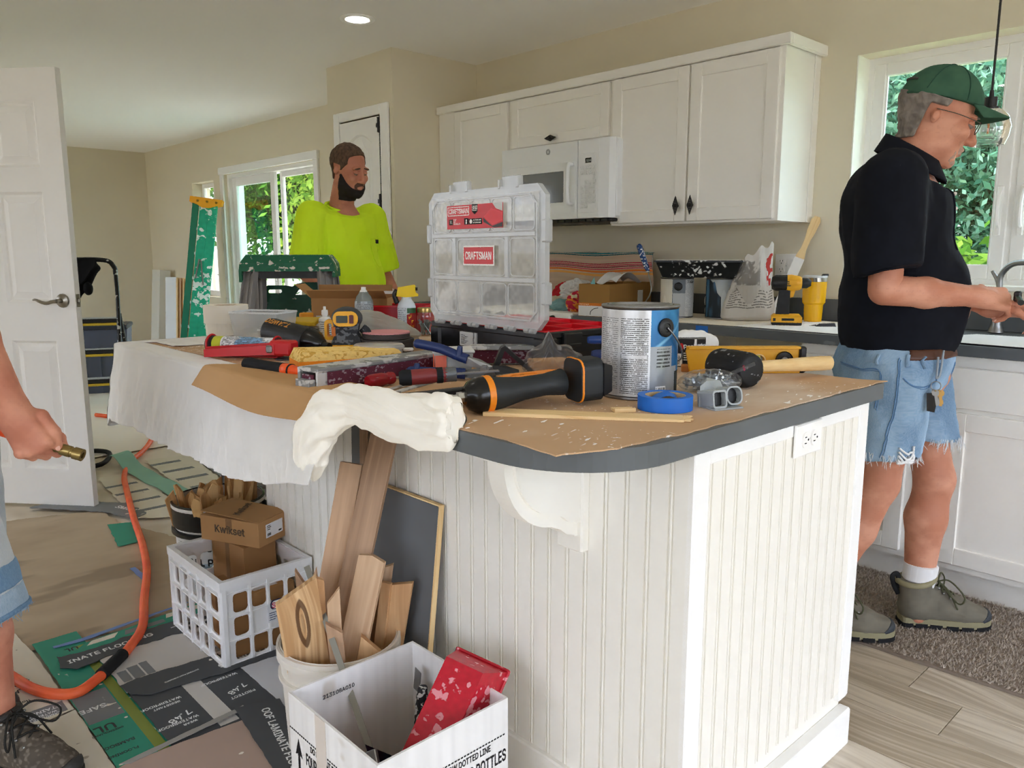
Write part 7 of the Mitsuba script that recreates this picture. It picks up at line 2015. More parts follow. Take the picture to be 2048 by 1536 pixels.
t = carton('lock_carton', 'low brown carton with a white top label inside the crate', frame((0.925, 2.165, 0.13), (1, 0.06, 0)), 0.18, 0.115, 0.075, KB)
t('label', bx(0.05, 0.13, 0.015, 0.06, 0.075, 0.0758), mat('#e3e4e8', 0.5))
t = carton('lock_carton', 'brown carton lying at the front bottom of the crate', frame((0.955, 2.155, 0.022), (1, 0.0, 0)), 0.155, 0.12, 0.105, KB2)
t('label', bx(0.03, 0.12, -0.001, 0.0, 0.06, 0.085), mat('#e3e4e8', 0.5))
t = carton('lock_carton', 'narrow brown carton standing in the left front corner of the crate', frame((0.885, 2.16, 0.022), (1, 0.0, 0)), 0.06, 0.17, 0.20, KB2)

# ---------------------------------------------------------------- white bucket of wood scraps
t = Thing('white_bucket', 'white plastic bucket packed with wood scraps behind the white box', 'bucket', FR(0.925, 1.602, 0, 0.02))
bucket(t, 0.130, 0.143, 0.275, mat('#dcd8cf', 0.4), ((0.245, 0.02), (0.195, 0.012)))
BC = np.array([0.925, 1.602])


def scrap(label, x, y, tx, ty, tz, w, th, m, end=None, face=None, cat='board'):
    stick('wood_scrap', label, cat, (BC[0] + x, BC[1] + y, 0.035), (tx, ty, tz), w, th, m, None, end, face)


KN = lin('#4a2c18')


def knotwood(p, n, uv):
    ex, ey = (uv.x - 0.345) / 0.062, (uv.y + 0.004) / 0.0135
    r = dr.sqrt(dr.abs(ex * ex * ex) ** 0.8 + dr.abs(ey) ** 1.4)
    w = noise(uv.x * 3, uv.y * 9) * 2.5
    bend = 0.5 / (0.6 + r)
    g = fbm(uv.x * 4, uv.y * 120 + w * 4 + bend * 5, 1.0, 3)
    c = mix(lin('#b38a5f'), lin('#d6b488'), smoothstep(0.25, 0.8, g))
    c = mix(c, mi.Color3f(*KN), smoothstep(0.28, 0.16, dr.abs(r - 0.85)) * 0.85)
    return mix(c, lin('#2e1a10'), smoothstep(0.45, 0.3, r) * 0.3)


m_ = pmat(knotwood, 0.6, spec=0.25)
scrap('wide honey-coloured board with a dark eye-shaped knot at the left of the bucket', -0.062, -0.005, 0.803, 1.575, 0.455, 0.098, 0.018, m_, [(0, 0.03), (1, -0.02)], (-0.45, -0.88, 0.12))
scrap('smaller knotty board at the right side of the bucket', 0.085, -0.03, 1.06, 1.525, 0.425, 0.06, 0.016, PINE, [(0, 0.0), (1, -0.02)], (-0.75, -0.6, 0.1))
scrap('thin board just right of the big knotty board', -0.05, 0.0, 0.842, 1.56, 0.455, 0.042, 0.014, PINE, [(0, 0.02), (0.4, 0.03), (1, -0.03)], (-0.2, -0.95, 0.1))
scrap('narrow strip leaning beside the thin board', -0.02, -0.03, 0.872, 1.53, 0.44, 0.03, 0.012, PALEW, [(0, 0.02), (1, -0.02)], (-0.5, -0.8, 0.1))
scrap('short stub in front of the narrow strip', -0.03, -0.075, 0.862, 1.515, 0.375, 0.035, 0.014, BOARD, [(0, -0.02), (1, 0.01)], (-0.5, -0.8, 0.1))
scrap('grey-brown scrap behind the narrow strips', -0.03, 0.05, 0.865, 1.64, 0.455, 0.05, 0.014, BOARD, [(0, 0.02), (0.5, -0.03), (1, 0.02)], (-0.6, -0.75, 0.1))
scrap('slim dark strip behind the short wide board', 0.05, 0.0, 1.0, 1.59, 0.42, 0.035, 0.014, BOARD, None, (-0.7, -0.6, 0.1))
scrap('slim leaning strip left of the smaller knotty board', 0.06, -0.03, 1.03, 1.545, 0.42, 0.025, 0.012, PINE, None, (-0.8, -0.5, 0.1))
scrap('pale offcut at the back right of the bucket', 0.08, 0.03, 1.05, 1.60, 0.43, 0.06, 0.014, PALEW, [(0, 0.02), (1, -0.01)], (-0.6, -0.75, 0.1))
scrap('angled offcut low in the middle of the bucket', 0.0, -0.07, 0.955, 1.49, 0.305, 0.07, 0.016, PINE, [(0, -0.03), (1, 0.02)], (-0.5, -0.8, 0.3))
NICK = pmat(lambda p, n, uv: dr.select((noise(uv.x * 60, 1.0, 2.0) > 0.80) & (noise(uv.x * 7, 3.0) > 0.5) & (dr.abs(uv.y) > 0.010 + 0.02 * noise(uv.x * 90, 0.0)), mi.Color3f(*lin('#e8e4de')), mix(lin('#b08c6c'), lin('#c9a685'), fbm(uv.x * 5, uv.y * 110, 0.0, 3))), 0.6)
stick('long_board', 'long brown board leaning from the bucket up under the countertop', 'board', (0.855, 1.60, 0.035), (1.108, 1.615, 0.862), 0.066, 0.019, BOARD, None, None, (-0.72, -0.62, 0.3))
stick('long_board', 'shorter brown board with white paint nicks leaning left of the long board', 'board', (0.850, 1.665, 0.035), (1.020, 1.672, 0.700), 0.055, 0.018, NICK, None, None, (-0.62, -0.74, 0.3))
stick('long_board', 'short wide pale board leaning in front of the long board', 'board', (0.862, 1.55, 0.035), (0.985, 1.535, 0.50), 0.065, 0.018, PALEW, None, [(0, -0.004), (0.5, 0.006), (1, 0.0)], (-0.72, -0.62, 0.3))
stick('wood_strip', 'thin wood strip standing behind the boards against the beadboard', 'wood strip', (1.118, 1.795, 0.005), (1.132, 1.785, 0.86), 0.024, 0.010, BOARD, None, None, (-1, -0.1, 0))
GPAN = mat('#5f6264', 0.55)
t = Thing('grey_panel', 'grey laminated panel with a raw plywood edge leaning on the beadboard', 'panel', frame((1.058, 1.745, 0.004), (0, -1, 0), (-0.993, 0, 0.115)))
t('face', bx(0.0, 0.286, 0.0, 0.612, -0.014, 0.0, 0.0005), GPAN)
t('raw_edge', join(bx(0.286, 0.29, 0.0, 0.615, -0.014, 0.0), bx(0.0, 0.29, 0.612, 0.616, -0.014, 0.0)), SHIMW, uv='1')
t = Thing('grey_panel', 'tall narrow grey panel standing behind the leaning boards', 'panel', frame((1.116, 1.850, 0.004), (0, -1, 0), (-0.9998, 0, 0.02)))
t('face', bx(0.0, 0.05, 0.0, 0.865, -0.014, 0.0, 0.0005), GPAN)

# ---------------------------------------------------------------- white box with trowels and a mud pan
t = Thing('white_box', 'open white cardboard box lettered in black with drywall tools inside', 'cardboard box')
BX0, BX1, BY0, BY1, BZ = 0.698, 1.018, 1.094, 1.425, 0.315
th = 0.005
WBX = pmat(lambda p, n, uv: mix(mix(lin('#d9d8d6'), lin('#eae9e7'), fbm(p.x * 60 + p.y * 60, p.z * 4, 0.0, 2)), lin('#b9b0a2'), smoothstep(0.68, 0.8, fbm(p.x * 14, p.y * 14, p.z * 14, 3)) * 0.7), 0.8, spec=0.2)
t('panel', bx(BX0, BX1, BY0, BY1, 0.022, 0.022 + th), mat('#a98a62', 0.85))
t('panel', bx(BX0, BX1, BY0, BY0 + th, 0.022, BZ), WBX)
t('panel', bx(BX0, BX1, BY1 - th, BY1, 0.022, BZ), WBX)
t('panel', bx(BX0, BX0 + th, BY0 + th, BY1 - th, 0.022, BZ), WBX)
t('panel', bx(BX1 - th, BX1, BY0 + th, BY1 - th, 0.022, BZ), WBX)
f1 = on_front((BX0, BY0 - 0.0004, 0), (1, 0, 0), (0, 0, 1))
f2 = on_front((BX0 - 0.0004, BY1, 0), (0, -1, 0), (0, 0, 1))
for f_, L in ((f1, BX1 - BX0), (f2, BY1 - BY0)):
    t('cut_line', tf(join(*[bx(0.008 * i + 0.001, 0.008 * i + 0.006, 0.236, 0.239, 0, 0.0004) for i in range(int(L / 0.008) - 1)]), f_), INK, kind='stuff')
t('lettering', words('DO NOT CUT BELOW DOTTED LINE', 0.0135, 0.0004, True, False, 0.215), INK, M=f1 @ Tm(0.055, 0.217, 0))
t('lettering', words('FOUR GALLON PLASTIC BOTTLES', 0.026, 0.0004, True, False, 0.30), INK, M=f1 @ Tm(0.012, 0.178, 0))
t('lettering', words('DO NOT CUT BELOW DOTTED LINE', 0.0125, 0.0004, True, False, 0.215), INK, M=f2 @ Tm(0.085, 0.219, 0))
t('lettering', words('FOUR GALLON PLASTIC BOTTLES', 0.025, 0.0004, True, False, 0.26), INK, M=f2 @ Tm(0.065, 0.182, 0))
t('arrow', tf(extr([(0.032, 0.10), (0.040, 0.10), (0.040, 0.19), (0.05, 0.185), (0.036, 0.225), (0.022, 0.185), (0.032, 0.19)], 0.0004), f2), INK)
t('paper_tape', tf(bx(0.11, 0.15, 0.14, BZ, 0.0, 0.0006), f2), mat('#cfc6bc', 0.7))
t('lettering', words('213108A010', 0.009, 0.0003, True), mat('#4a4a4c', 0.7), M=on_front((BX0 + 0.075, BY1 - th - 0.0012, 0.268), (1, 0, 0), (0, 0, 1)))
t('lettering', words('ARTS', 0.022, 0.0003, True), INK, M=on_front((BX1 - th - 0.0012, BY1 - 0.19, 0.235), (0, -1, 0), (0, 0, 1)))
# mud pan standing on end in the box
REDP = pmat(fleck('#b4182a', '#d98a92', 0.31, 26), 0.35)
A_, B_ = np.array([0.835, 1.185, 0.085]), np.array([1.055, 1.215, 0.335])
t = Thing('mud_pan', 'red plastic drywall mud pan tilted up out of the white box', 'mud pan', frame(A_, B_ - A_, (-0.62, -0.35, 0.70)))
L = np.linalg.norm(B_ - A_)


def pan(L, w0, w1, d, th_):
    lo_, hi_ = [(0.02, -w0), (L - 0.03, -w0), (L - 0.03, w0), (0.02, w0)], [(0, -w1), (L, -w1), (L, w1), (0, w1)]
    return hull([(x, y, d) for x, y in lo_] + [(x, y, 0) for x, y in hi_])


o_ = manifold3d.Manifold(manifold3d.Mesh(np.asarray(pan(L, 0.045, 0.065, 0.09, 0).vertices, np.float32), np.asarray(pan(L, 0.045, 0.065, 0.09, 0).faces, np.uint32)))
i_ = o_.scale([0.975, 0.95, 0.97]).translate([0.0045, 0, -0.003])
mm = (o_ - i_).to_mesh()
t('pan', trimesh.Trimesh(mm.vert_properties[:, :3], mm.tri_verts), REDP)
t('lip', join(*[bx(a, b, c, d, -0.003, 0.006, 0.002) for a, b, c, d in ((-0.004, L + 0.004, -0.069, -0.062), (-0.004, L + 0.004, 0.062, 0.069), (L - 0.002, L + 0.005, -0.066, 0.066))]), REDP)
t('blade_strip', bx(0, L, 0.066, 0.070, -0.006, 0.01), STEEL)
# taping knives
kn = Thing('taping_knife', 'wide drywall knife with a long thin steel strip handle in the white box', 'drywall knife')
KA, KB_ = np.array([0.828, 1.30, 0.14]), np.array([0.872, 1.65, 0.475])
kn('strip', tf(box(np.linalg.norm(KB_ - KA), 0.014, 0.0025, (np.linalg.norm(KB_ - KA) / 2, 0, 0)), frame(KA, KB_ - KA, (-0.6, -0.5, 0.6))), mat('#8d8c84', 0.4, 0.7))
kn('spine', tf(box(0.125, 0.026, 0.012, (0, 0, 0), 0.002), frame((0.800, 1.255, 0.145), (-0.03, -0.10, -0.12), (-0.8, -0.3, 0.4))), mat('#a8abad', 0.3, 0.9))
kn('blade', trimesh.Trimesh([(0.808, 1.31, 0.20), (0.79, 1.205, 0.09), (0.92, 1.20, 0.05), (0.90, 1.27, 0.13)], [(0, 1, 2), (0, 2, 3)], process=False), mat('#0f1a2c', 0.15, 0.6))
t = Thing('putty_knife', 'putty knife with a paint-crusted handle in the far corner of the white box', 'putty knife', frame((0.965, 1.335, 0.14), (0.10, -0.02, 0.9)))
t('handle', tube([(0, 0, 0), (0.02, 0, 0), (0.09, 0, 0), (0.115, 0, 0)], [0.010, 0.013, 0.014, 0.010], 12), pmat(fleck('#26282b', '#d9d9d6', 0.5, 55), 0.5), 40)
t('blade', box(0.05, 0.03, 0.002, (0.115, 0.03, 0), 0.0005), STEEL)
t = Thing('putty_knife', 'second putty knife beside the first in the far corner of the white box', 'putty knife', frame((0.985, 1.315, 0.14), (0.15, -0.05, 0.9)))
t('handle', tube([(0, 0, 0), (0.02, 0, 0), (0.09, 0, 0), (0.12, 0, 0)], [0.010, 0.012, 0.013, 0.009], 12), mat('#b9babb', 0.4, 0.6), 40)
t = Thing('hand_tool', 'dusty red rubber grip poking up in the left of the white box', 'tool handle', frame((0.765, 1.285, 0.06), (-0.02, 0.05, 0.09)))
t('grip', tube([(0, 0, 0), (0.08, 0, 0), (0.118, 0, 0), (0.12, 0, 0)], [0.02, 0.02, 0.0205, 0.013], 16), mat('#9c3a42', 0.7), 40)
t('end', tube([(0.105, 0, 0), (0.125, 0, 0), (0.127, 0, 0)], [0.0208, 0.020, 0.01], 16), mat('#3c3a36', 0.7), 40)
t = Thing('glue_tube', 'dark blue bottle with a pale blue hexagonal cap in the white box', 'bottle', Tm(0.765, 1.225, 0.03))
t('bottle', cyl(0.024, 0, 0.10, 24, 0.022), mat('#141f45', 0.35), 35)
t('cap', cyl(0.021, 0.10, 0.128, 6, 0.019), mat('#a9bfd2', 0.4))
t = Thing('hand_tool', 'small dusty red knob beside the blue bottle in the white box', 'tool handle', frame((0.775, 1.165, 0.06), (-0.01, 0.0, 0.09)))
t('grip', tube([(0, 0, 0), (0.05, 0, 0), (0.06, 0, 0)], [0.016, 0.016, 0.009], 14), mat('#8d3a42', 0.7), 40)

# ---------------------------------------------------------------- rug in the kitchen aisle
RUGC = pmat(lambda p, n, uv: mix(lin('#9a8e82'), lin('#c4b9ac'), fbm(p.x * 55, p.y * 55, p.z * 30, 3)), 0.95, spec=0.05)
t = Thing('rug', 'grey-brown shaggy runner rug on the kitchen floor under the man in black', 'rug')
ru = torn((2.365, 1.42), (2.465, -0.6), 60, 0.006) + [(3.0, -0.6), (3.0, 1.42)]
t('backing', extr(ru, 0.008, z0=0.0005), mat('#7d7166', 0.95))
g = np.random.default_rng(31)
n = 30000
px_ = np.column_stack([2.36 + 0.64 * g.random(n * 2), -0.15 + 1.57 * g.random(n * 2)])
px_ = px_[px_[:, 0] > 2.372 + (1.42 - px_[:, 1]) * 0.0495][:n]
n = len(px_)
d = g.normal(size=(n, 3)) * [0.55, 0.55, 0] + [0.15, -0.2, 0.9]
d /= np.linalg.norm(d, axis=1, keepdims=True)
s = np.cross(d, g.normal(size=(n, 3)))
s /= np.linalg.norm(s, axis=1, keepdims=True)
b0 = np.column_stack([px_, np.full(n, 0.007)])
hh = 0.013 * (0.6 + 0.7 * g.random((n, 1)))
V = np.stack([b0 - s * 0.0028, b0 + s * 0.0028, b0 + d * hh], 1).reshape(-1, 3)
t('pile', trimesh.Trimesh(V, np.arange(n * 3).reshape(-1, 3), process=False), RUGC, kind='stuff')

# ---------------------------------------------------------------- far room: step stool with a jacket, boards, tall ladder
t = Thing('step_stool', 'black folding step stool with grey treads in the far room', 'step stool', Tm(1.915, 7.15, 0) @ Rm('z', AW + 20))
BP = pmat(fleck('#0f1011', '#c9c9c6', 0.28, 14), 0.35)
w = 0.225
for sx in (-1, 1):
    t('front_leg', tube([(sx * w, -0.30, 0.0), (sx * w * 0.98, -0.03, 0.66), (sx * (w - 0.005), 0.03, 0.88), (sx * (w - 0.01), 0.06, 1.06)], 0.016, 10), BP, True)
    t('rear_leg', tube([(sx * (w + 0.03), 0.34, 0.0), (sx * w, 0.02, 0.72)], 0.015, 10), BP, True)
t('top_rail', tube(spline([(-(w - 0.01), 0.06, 1.05), (-(w - 0.02), 0.07, 1.11), (-(w - 0.09), 0.075, 1.165), (w - 0.09, 0.075, 1.165), (w - 0.02, 0.07, 1.11), (w - 0.01, 0.06, 1.05)], 8), 0.019, 10), BP, True)
for z, y, d_ in ((0.215, -0.21, 0.12), (0.445, -0.12, 0.12), (0.69, 0.0, 0.18)):
    t('tread', bx(-w + 0.01, w - 0.01, y - d_ / 2, y + d_ / 2, z - 0.012, z, 0.004), mat('#a9acb0', 0.5))
    t('tread_front', bx(-w + 0.01, w - 0.01, y - d_ / 2 - 0.012, y - d_ / 2, z - 0.035, z, 0.004), BLACK)
    t('yellow_strip', bx(-w + 0.015, w - 0.015, y - d_ / 2 - 0.014, y - d_ / 2 - 0.006, z - 0.055, z - 0.035, 0.002), mat('#c9a92a', 0.5))
t = Thing('jacket', 'black jacket hung over the top of the step stool', 'jacket', Tm(1.835, 7.09, 0) @ Rm('z', AW + 20))


def jack(u, v):
    x = -0.36 + 0.50 * u
    dn = np.abs(v - 0.42) * 1.05
    hang = np.interp(u, [0, 0.3, 0.55, 0.8, 1.0], [0.40, 0.44, 0.40, 0.26, 0.10])
    k = np.clip(dn, 0, 0.6) / 0.6
    return np.stack([x + 0.02 * np.sin(v * 9) * k, 0.03 + (v - 0.42) * 0.16 + 0.05 * np.sin(u * 12) * k * 0.5, 1.192 - 0.02 * (1 - u) - hang * k * 1.0 - 0.01 * np.sin(u * 25) * k], -1)


t('cloth', grid(jack, 50, 40, 0.01), mat('#08080a', 0.9, spec=0.2), True)
t('cuff', ball(0.045, (0.08, -0.06, 0.94), (0.8, 0.7, 1.2), 2), mat('#08080a', 0.9, spec=0.2), True)
t = Thing('storage_tote', 'dark grey-blue plastic tote standing behind the step stool', 'tote', Tm(2.06, 7.64, 0.003) @ Rm('z', AW + 20))
t('body', join(hull([(sx * a, sy * b, z) for sx in (-1, 1) for sy in (-1, 1) for z, a, b in ((0, 0.26, 0.17), (0.56, 0.30, 0.20))]), *[bx(-0.24 + 0.15 * i, -0.225 + 0.15 * i, -0.205, -0.19, 0.02, 0.42) for i in range(4)]), mat('#545c6e', 0.3))
t('lid', bx(-0.31, 0.31, -0.215, 0.215, 0.56, 0.60, 0.01), mat('#2f3440', 0.4))
solo('cabinet_filler', 'tall white board leaning on the wall left of the green ladder', 'board', join(bx(0, 0.30, 0, 0.02, 0, 1.03, 0.002), bx(0.28, 0.30, 0, 0.12, 0, 1.03, 0.002)), mat('#d3d3cb', 0.5), M=Tm(3.30, 9.92, 0.004) @ Rm('z', -93) @ Rm('x', -5))
for i, (h, m_, th_) in enumerate((('white primed board at the front of the leaning bundle of trim', mat('#dcdfe3', 0.5), 0.02), ('first yellow-edged board of the leaning bundle of trim', SHIMW, 0.016), ('second yellow-edged board of the leaning bundle of trim', PALEW, 0.016), ('third yellow-edged board of the leaning bundle of trim', SHIMW, 0.016), ('last yellow-edged board of the leaning bundle of trim', PALEW, 0.016))):
    wd = 0.13
    if i == 0:
        mm = bx(0, 0.13, 0, 0.018, 0, 0.965, 0.002)
        MM = Tm(3.14, 8.98, 0.004) @ Rm('z', -50) @ Rm('x', -7)
    else:
        mm = bx(0, 0.018, 0, 0.12, 0, 0.965 - 0.003 * i, 0.001)
        MM = Tm(3.22 + 0.024 * (i - 1), 8.88 - 0.030 * (i - 1), 0.004) @ Rm('z', -50) @ Rm('x', -7)
    if i == 0:
        solo('trim_board', h, 'board', mm, m_, M=MM)
    else:
        solo('trim_board', h, 'board', mm, m_, uv='2', M=MM)
solo('wood_pole', 'thin round wooden pole leaning in the corner beside the green ladder', 'pole', rod((3.30, 8.55, 0.01), (3.51, 8.92, 1.52), 0.018, 10), BOARD, True)
FG = pmat(fleck('#1f9a78', '#d5e2da', 0.36, 9), 0.4)
FGD = mat('#0c6a50', 0.45)
t = Thing('tall_ladder', 'tall folded green fibreglass stepladder with a yellow top leaning by the patio door', 'ladder', None)
LBs, LTs = np.array([3.06, 8.02, 0.0]), np.array([3.36, 8.10, 1.72])
ax_ = (LTs - LBs) / np.linalg.norm(LTs - LBs)
t.M = frame(LBs, ax_, (-0.55, -0.83, 0.1))
Lr = np.linalg.norm(LTs - LBs)
for y, m_, nm in ((-0.055, FG, 'front_rail'), (0.03, FG, 'front_rail'), (0.115, FGD, 'rear_rail')):
    yw = 0.042 if nm == 'front_rail' else 0.03
    t(nm, join(bx(0, Lr, y - yw, y + yw, 0.0, 0.006), bx(0, Lr, y - yw, y - yw + 0.006, -0.03, 0.0), bx(0, Lr, y + yw - 0.006, y + yw, -0.03, 0.0)), m_)
for i in range(6):
    x = 0.22 + 0.25 * i
    t('step', bx(x, x + 0.028, 0.07, 0.15, -0.06, 0.004, 0.002), mat('#c9cdcc', 0.4, 0.5))
t('spreader', tube([(0.92, -0.03, 0.012), (1.16, 0.01, 0.012), (1.18, 0.03, 0.012), (0.98, 0.05, 0.012)], 0.008, 6), STEEL)
t('top_cap', extr([(Lr, -0.14), (Lr + 0.05, -0.15), (Lr + 0.055, 0.17), (Lr, 0.17), (Lr - 0.02, 0.10), (Lr - 0.045, 0.05), (Lr - 0.045, -0.02), (Lr - 0.02, -0.08)], 0.09, z0=-0.06), mat('#eda21c', 0.45))
for y in (-0.09, 0.0, 0.09):
    t('bolt', tf(cyl(0.012, 0.03, 0.036, 10), Tm(Lr + 0.015, y, 0)), mat('#8d6a1c', 0.4, 0.5))
solo('floor_clutter', 'black tool bag on the floor under the green ladder', 'bag', ball(1, (0, 0, 0.11), (0.16, 0.12, 0.11), 3), BLACK, True, M=Tm(3.2, 7.75, 0.004))

# ---------------------------------------------------------------- people
FHv, RTv, UP = np.array([0.6857, 0.7279, 0]), np.array([0.7279, -0.6857, 0]), np.array([0, 0, 1.0])


def skin(h0, h1, seed):
    a, b = lin(h0), lin(h1)

    def fn(p, n, uv):
        v = fbm(p.x * 16 + seed, p.y * 16, p.z * 16, 4)
        return mix(mix(a, b, smoothstep(0.3, 0.75, v)), lin('#8f5a48'), 0.10 * smoothstep(0.74, 0.85, noise(p.x * 160, p.y * 160, p.z * 160)))
    return fn


def blend(P, prims, k):
    """smooth union of ('c', a, b, ra, rb) cones and ('e', centre, radii, axes) ellipsoids"""
    d = None
    for q in prims:
        v = sd_cone(P, *q[1:]) if q[0] == 'c' else sd_ell(P, *q[1:])
        d = v if d is None else smin(d, v, k)
    return d


def bounds(prims, pad=0.03):
    lo, hi = [], []
    for q in prims:
        if q[0] == 'c':
            r = max(q[3], q[4])
            lo.append(np.minimum(q[1], q[2]) - r)
            hi.append(np.maximum(q[1], q[2]) + r)
        else:
            r = max(q[2])
            lo.append(np.asarray(q[1]) - r)
            hi.append(np.asarray(q[1]) + r)
    return np.min(lo, 0) - pad, np.max(hi, 0) + pad


def onto(field, pts, off=0.0, it=4):
    """points moved onto the surface field = off"""
    p = np.array(pts, float)
    for _ in range(it):
        f = field(p) - off
        g_ = np.stack([field(p + e) - field(p - e) for e in np.eye(3) * 0.003], 1) / 0.006
        p -= f[:, None] * g_ / np.maximum((g_ ** 2).sum(1, keepdims=True), 0.05)
    return p


def seam(field, pts, r=0.0016, off=0.001, n=5):
    return tube(onto(field, spline(pts, 8), off), r, n)


def creases(P, f, amp, seed, az=0.5):
    q = P * [f, f, f * az]
    n = meshkit.fbm(q + seed, 3, seed)
    return amp * (np.abs(n - 0.5) * 4 - 0.6)


def headM(c, F, pitch, roll=0.0):
    F = np.asarray(F, float) / np.linalg.norm(F)
    m = np.eye(4)
    m[:3, 0], m[:3, 1], m[:3, 2], m[:3, 3] = np.cross(-F, UP), -F, UP, c
    return m @ Rm('x', pitch) @ Rm('y', roll)


def head_field(P, nb, wide=1.0, old=0.0):
    """head in its own frame: face towards -y, z up; nb is where the neck ends"""
    X = np.abs(P[:, 0])
    Q = np.column_stack([X, P[:, 1], P[:, 2]])
    d = sd_ell(P, (0, 0.014, 0.042), (0.076 * wide, 0.097, 0.088))
    d = smin(d, sd_ell(P, (0, -0.034, -0.035), (0.061 * wide, 0.062, 0.080)), 0.03)
    d = smin(d, sd_ell(Q, (0.030, -0.030, -0.078), (0.030, 0.048, 0.030)), 0.03)
    d = smin(d, sd_ell(P, (0, -0.078, -0.102), (0.026, 0.019, 0.018)), 0.022)
    d = smin(d, sd_ell(Q, (0.030, -0.084, 0.027), (0.026, 0.014, 0.009)), 0.015)
    d = smin(d, sd_ell(Q, (0.042, -0.070, -0.022), (0.024, 0.024, 0.022)), 0.02)
    d = smax(d, -sd_ell(Q, (0.031, -0.106, 0.008), (0.019, 0.021, 0.0105)), 0.010)
    d = smin(d, sd_cone(P, (0, -0.094, 0.014), (0, -0.116, -0.030), 0.0075, 0.0125), 0.012)
    d = smin(d, sd_ell(Q, (0.0125, -0.103, -0.034), (0.009, 0.011, 0.008)), 0.008)
    d = smin(d, sd_ell(P, (0, -0.094, -0.058), (0.024, 0.012, 0.0075)), 0.008)
    d = smin(d, sd_ell(P, (0, -0.092, -0.072), (0.020, 0.012, 0.0080)), 0.008)
    d = smax(d, -sd_ell(P, (0, -0.108, -0.0648), (0.023, 0.010, 0.0022)), 0.003)
    e = sd_ell(P * 1.0, (0, 0.016, -0.004), (0.091 * wide, 0.019, 0.033))
    e = np.maximum(e, 0.070 * wide - X)
    e = smax(e, -sd_ell(Q, (0.094 * wide, 0.012, 0.000), (0.012, 0.011, 0.020)), 0.004)
    d = smin(d, e, 0.008)
    n = sd_cone(P, (0, 0.018, -0.055), nb, 0.056 * wide, 0.064)
    d = smin(d, n, 0.03)
    return d


def head(t, M, nbw, sm, eyec='#4a3a2c', wide=1.0, hair=None, beard=None, res=0.0042):
    """returns the skin mesh; adds eyes, hair, beard to the thing"""
    inv = np.linalg.inv(M)
    nb = (inv @ np.append(nbw, 1))[:3]
    fld = lambda P: head_field(P, nb, wide)
    lo, hi = np.minimum([-0.10, -0.145, -0.14], nb - 0.07), np.maximum([0.10, 0.13, 0.15], nb + 0.07)
    m = net(fld, lo, hi, res)
    for s in (-1, 1):
        e = t('eye', ball(0.0125, (s * 0.031, -0.0835, 0.007)), mat('#7d6c62', 0.3), True, M=M)
        t('iris', ball(0.0062, (s * 0.031, -0.0905, 0.004), (1.15, 0.75, 1.1), 2), mat(eyec, 0.2), True, up=e, M=M)
        t('eyelid', tf(net(lambda P: np.maximum(np.abs(sd_ell(P, (0, 0, 0), (0.0138,) * 3)) - 0.0009, -0.0015 - P[:, 2]), (-0.018,) * 3, (0.018,) * 3, 0.0016), Rm('x', 10), Tm(s * 0.031, -0.0835, 0.007)), sm, True, M=M)
        t('eyebrow', net(lambda P: sd_ell(np.column_stack([P[:, 0] * s, P[:, 1], P[:, 2] + (P[:, 0] * s - 0.03) * 0.15]), (0.032, -0.092, 0.030), (0.021, 0.011, 0.0038)), (-0.07, -0.12, 0.01), (0.07, -0.07, 0.05), 0.003), hair[1] if hair else sm, True, M=M)
    if hair:
        t('hair', net(lambda P: np.maximum(fld(P) - (hair[4:5] or (0.007,))[0] - (hair[5:6] or (0.010,))[0] * (meshkit.fbm(P * hair[3] + 3, 3, 4) - 0.5), hair[0](P)), (-0.11, -0.12, -0.12), (0.11, 0.14, 0.16), 0.0042), hair[1], True, M=M, label=hair[2])
    if beard:
        t('beard', net(lambda P: np.maximum(fld(P) - beard[3] - 0.008 * (meshkit.fbm(P * 60 + 3, 3, 4) - 0.5), beard[0](P)), (-0.10, -0.14, -0.15), (0.10, 0.06, 0.02), 0.0038), beard[1], True, M=M, label=beard[2])
    return tf(m, M), fld


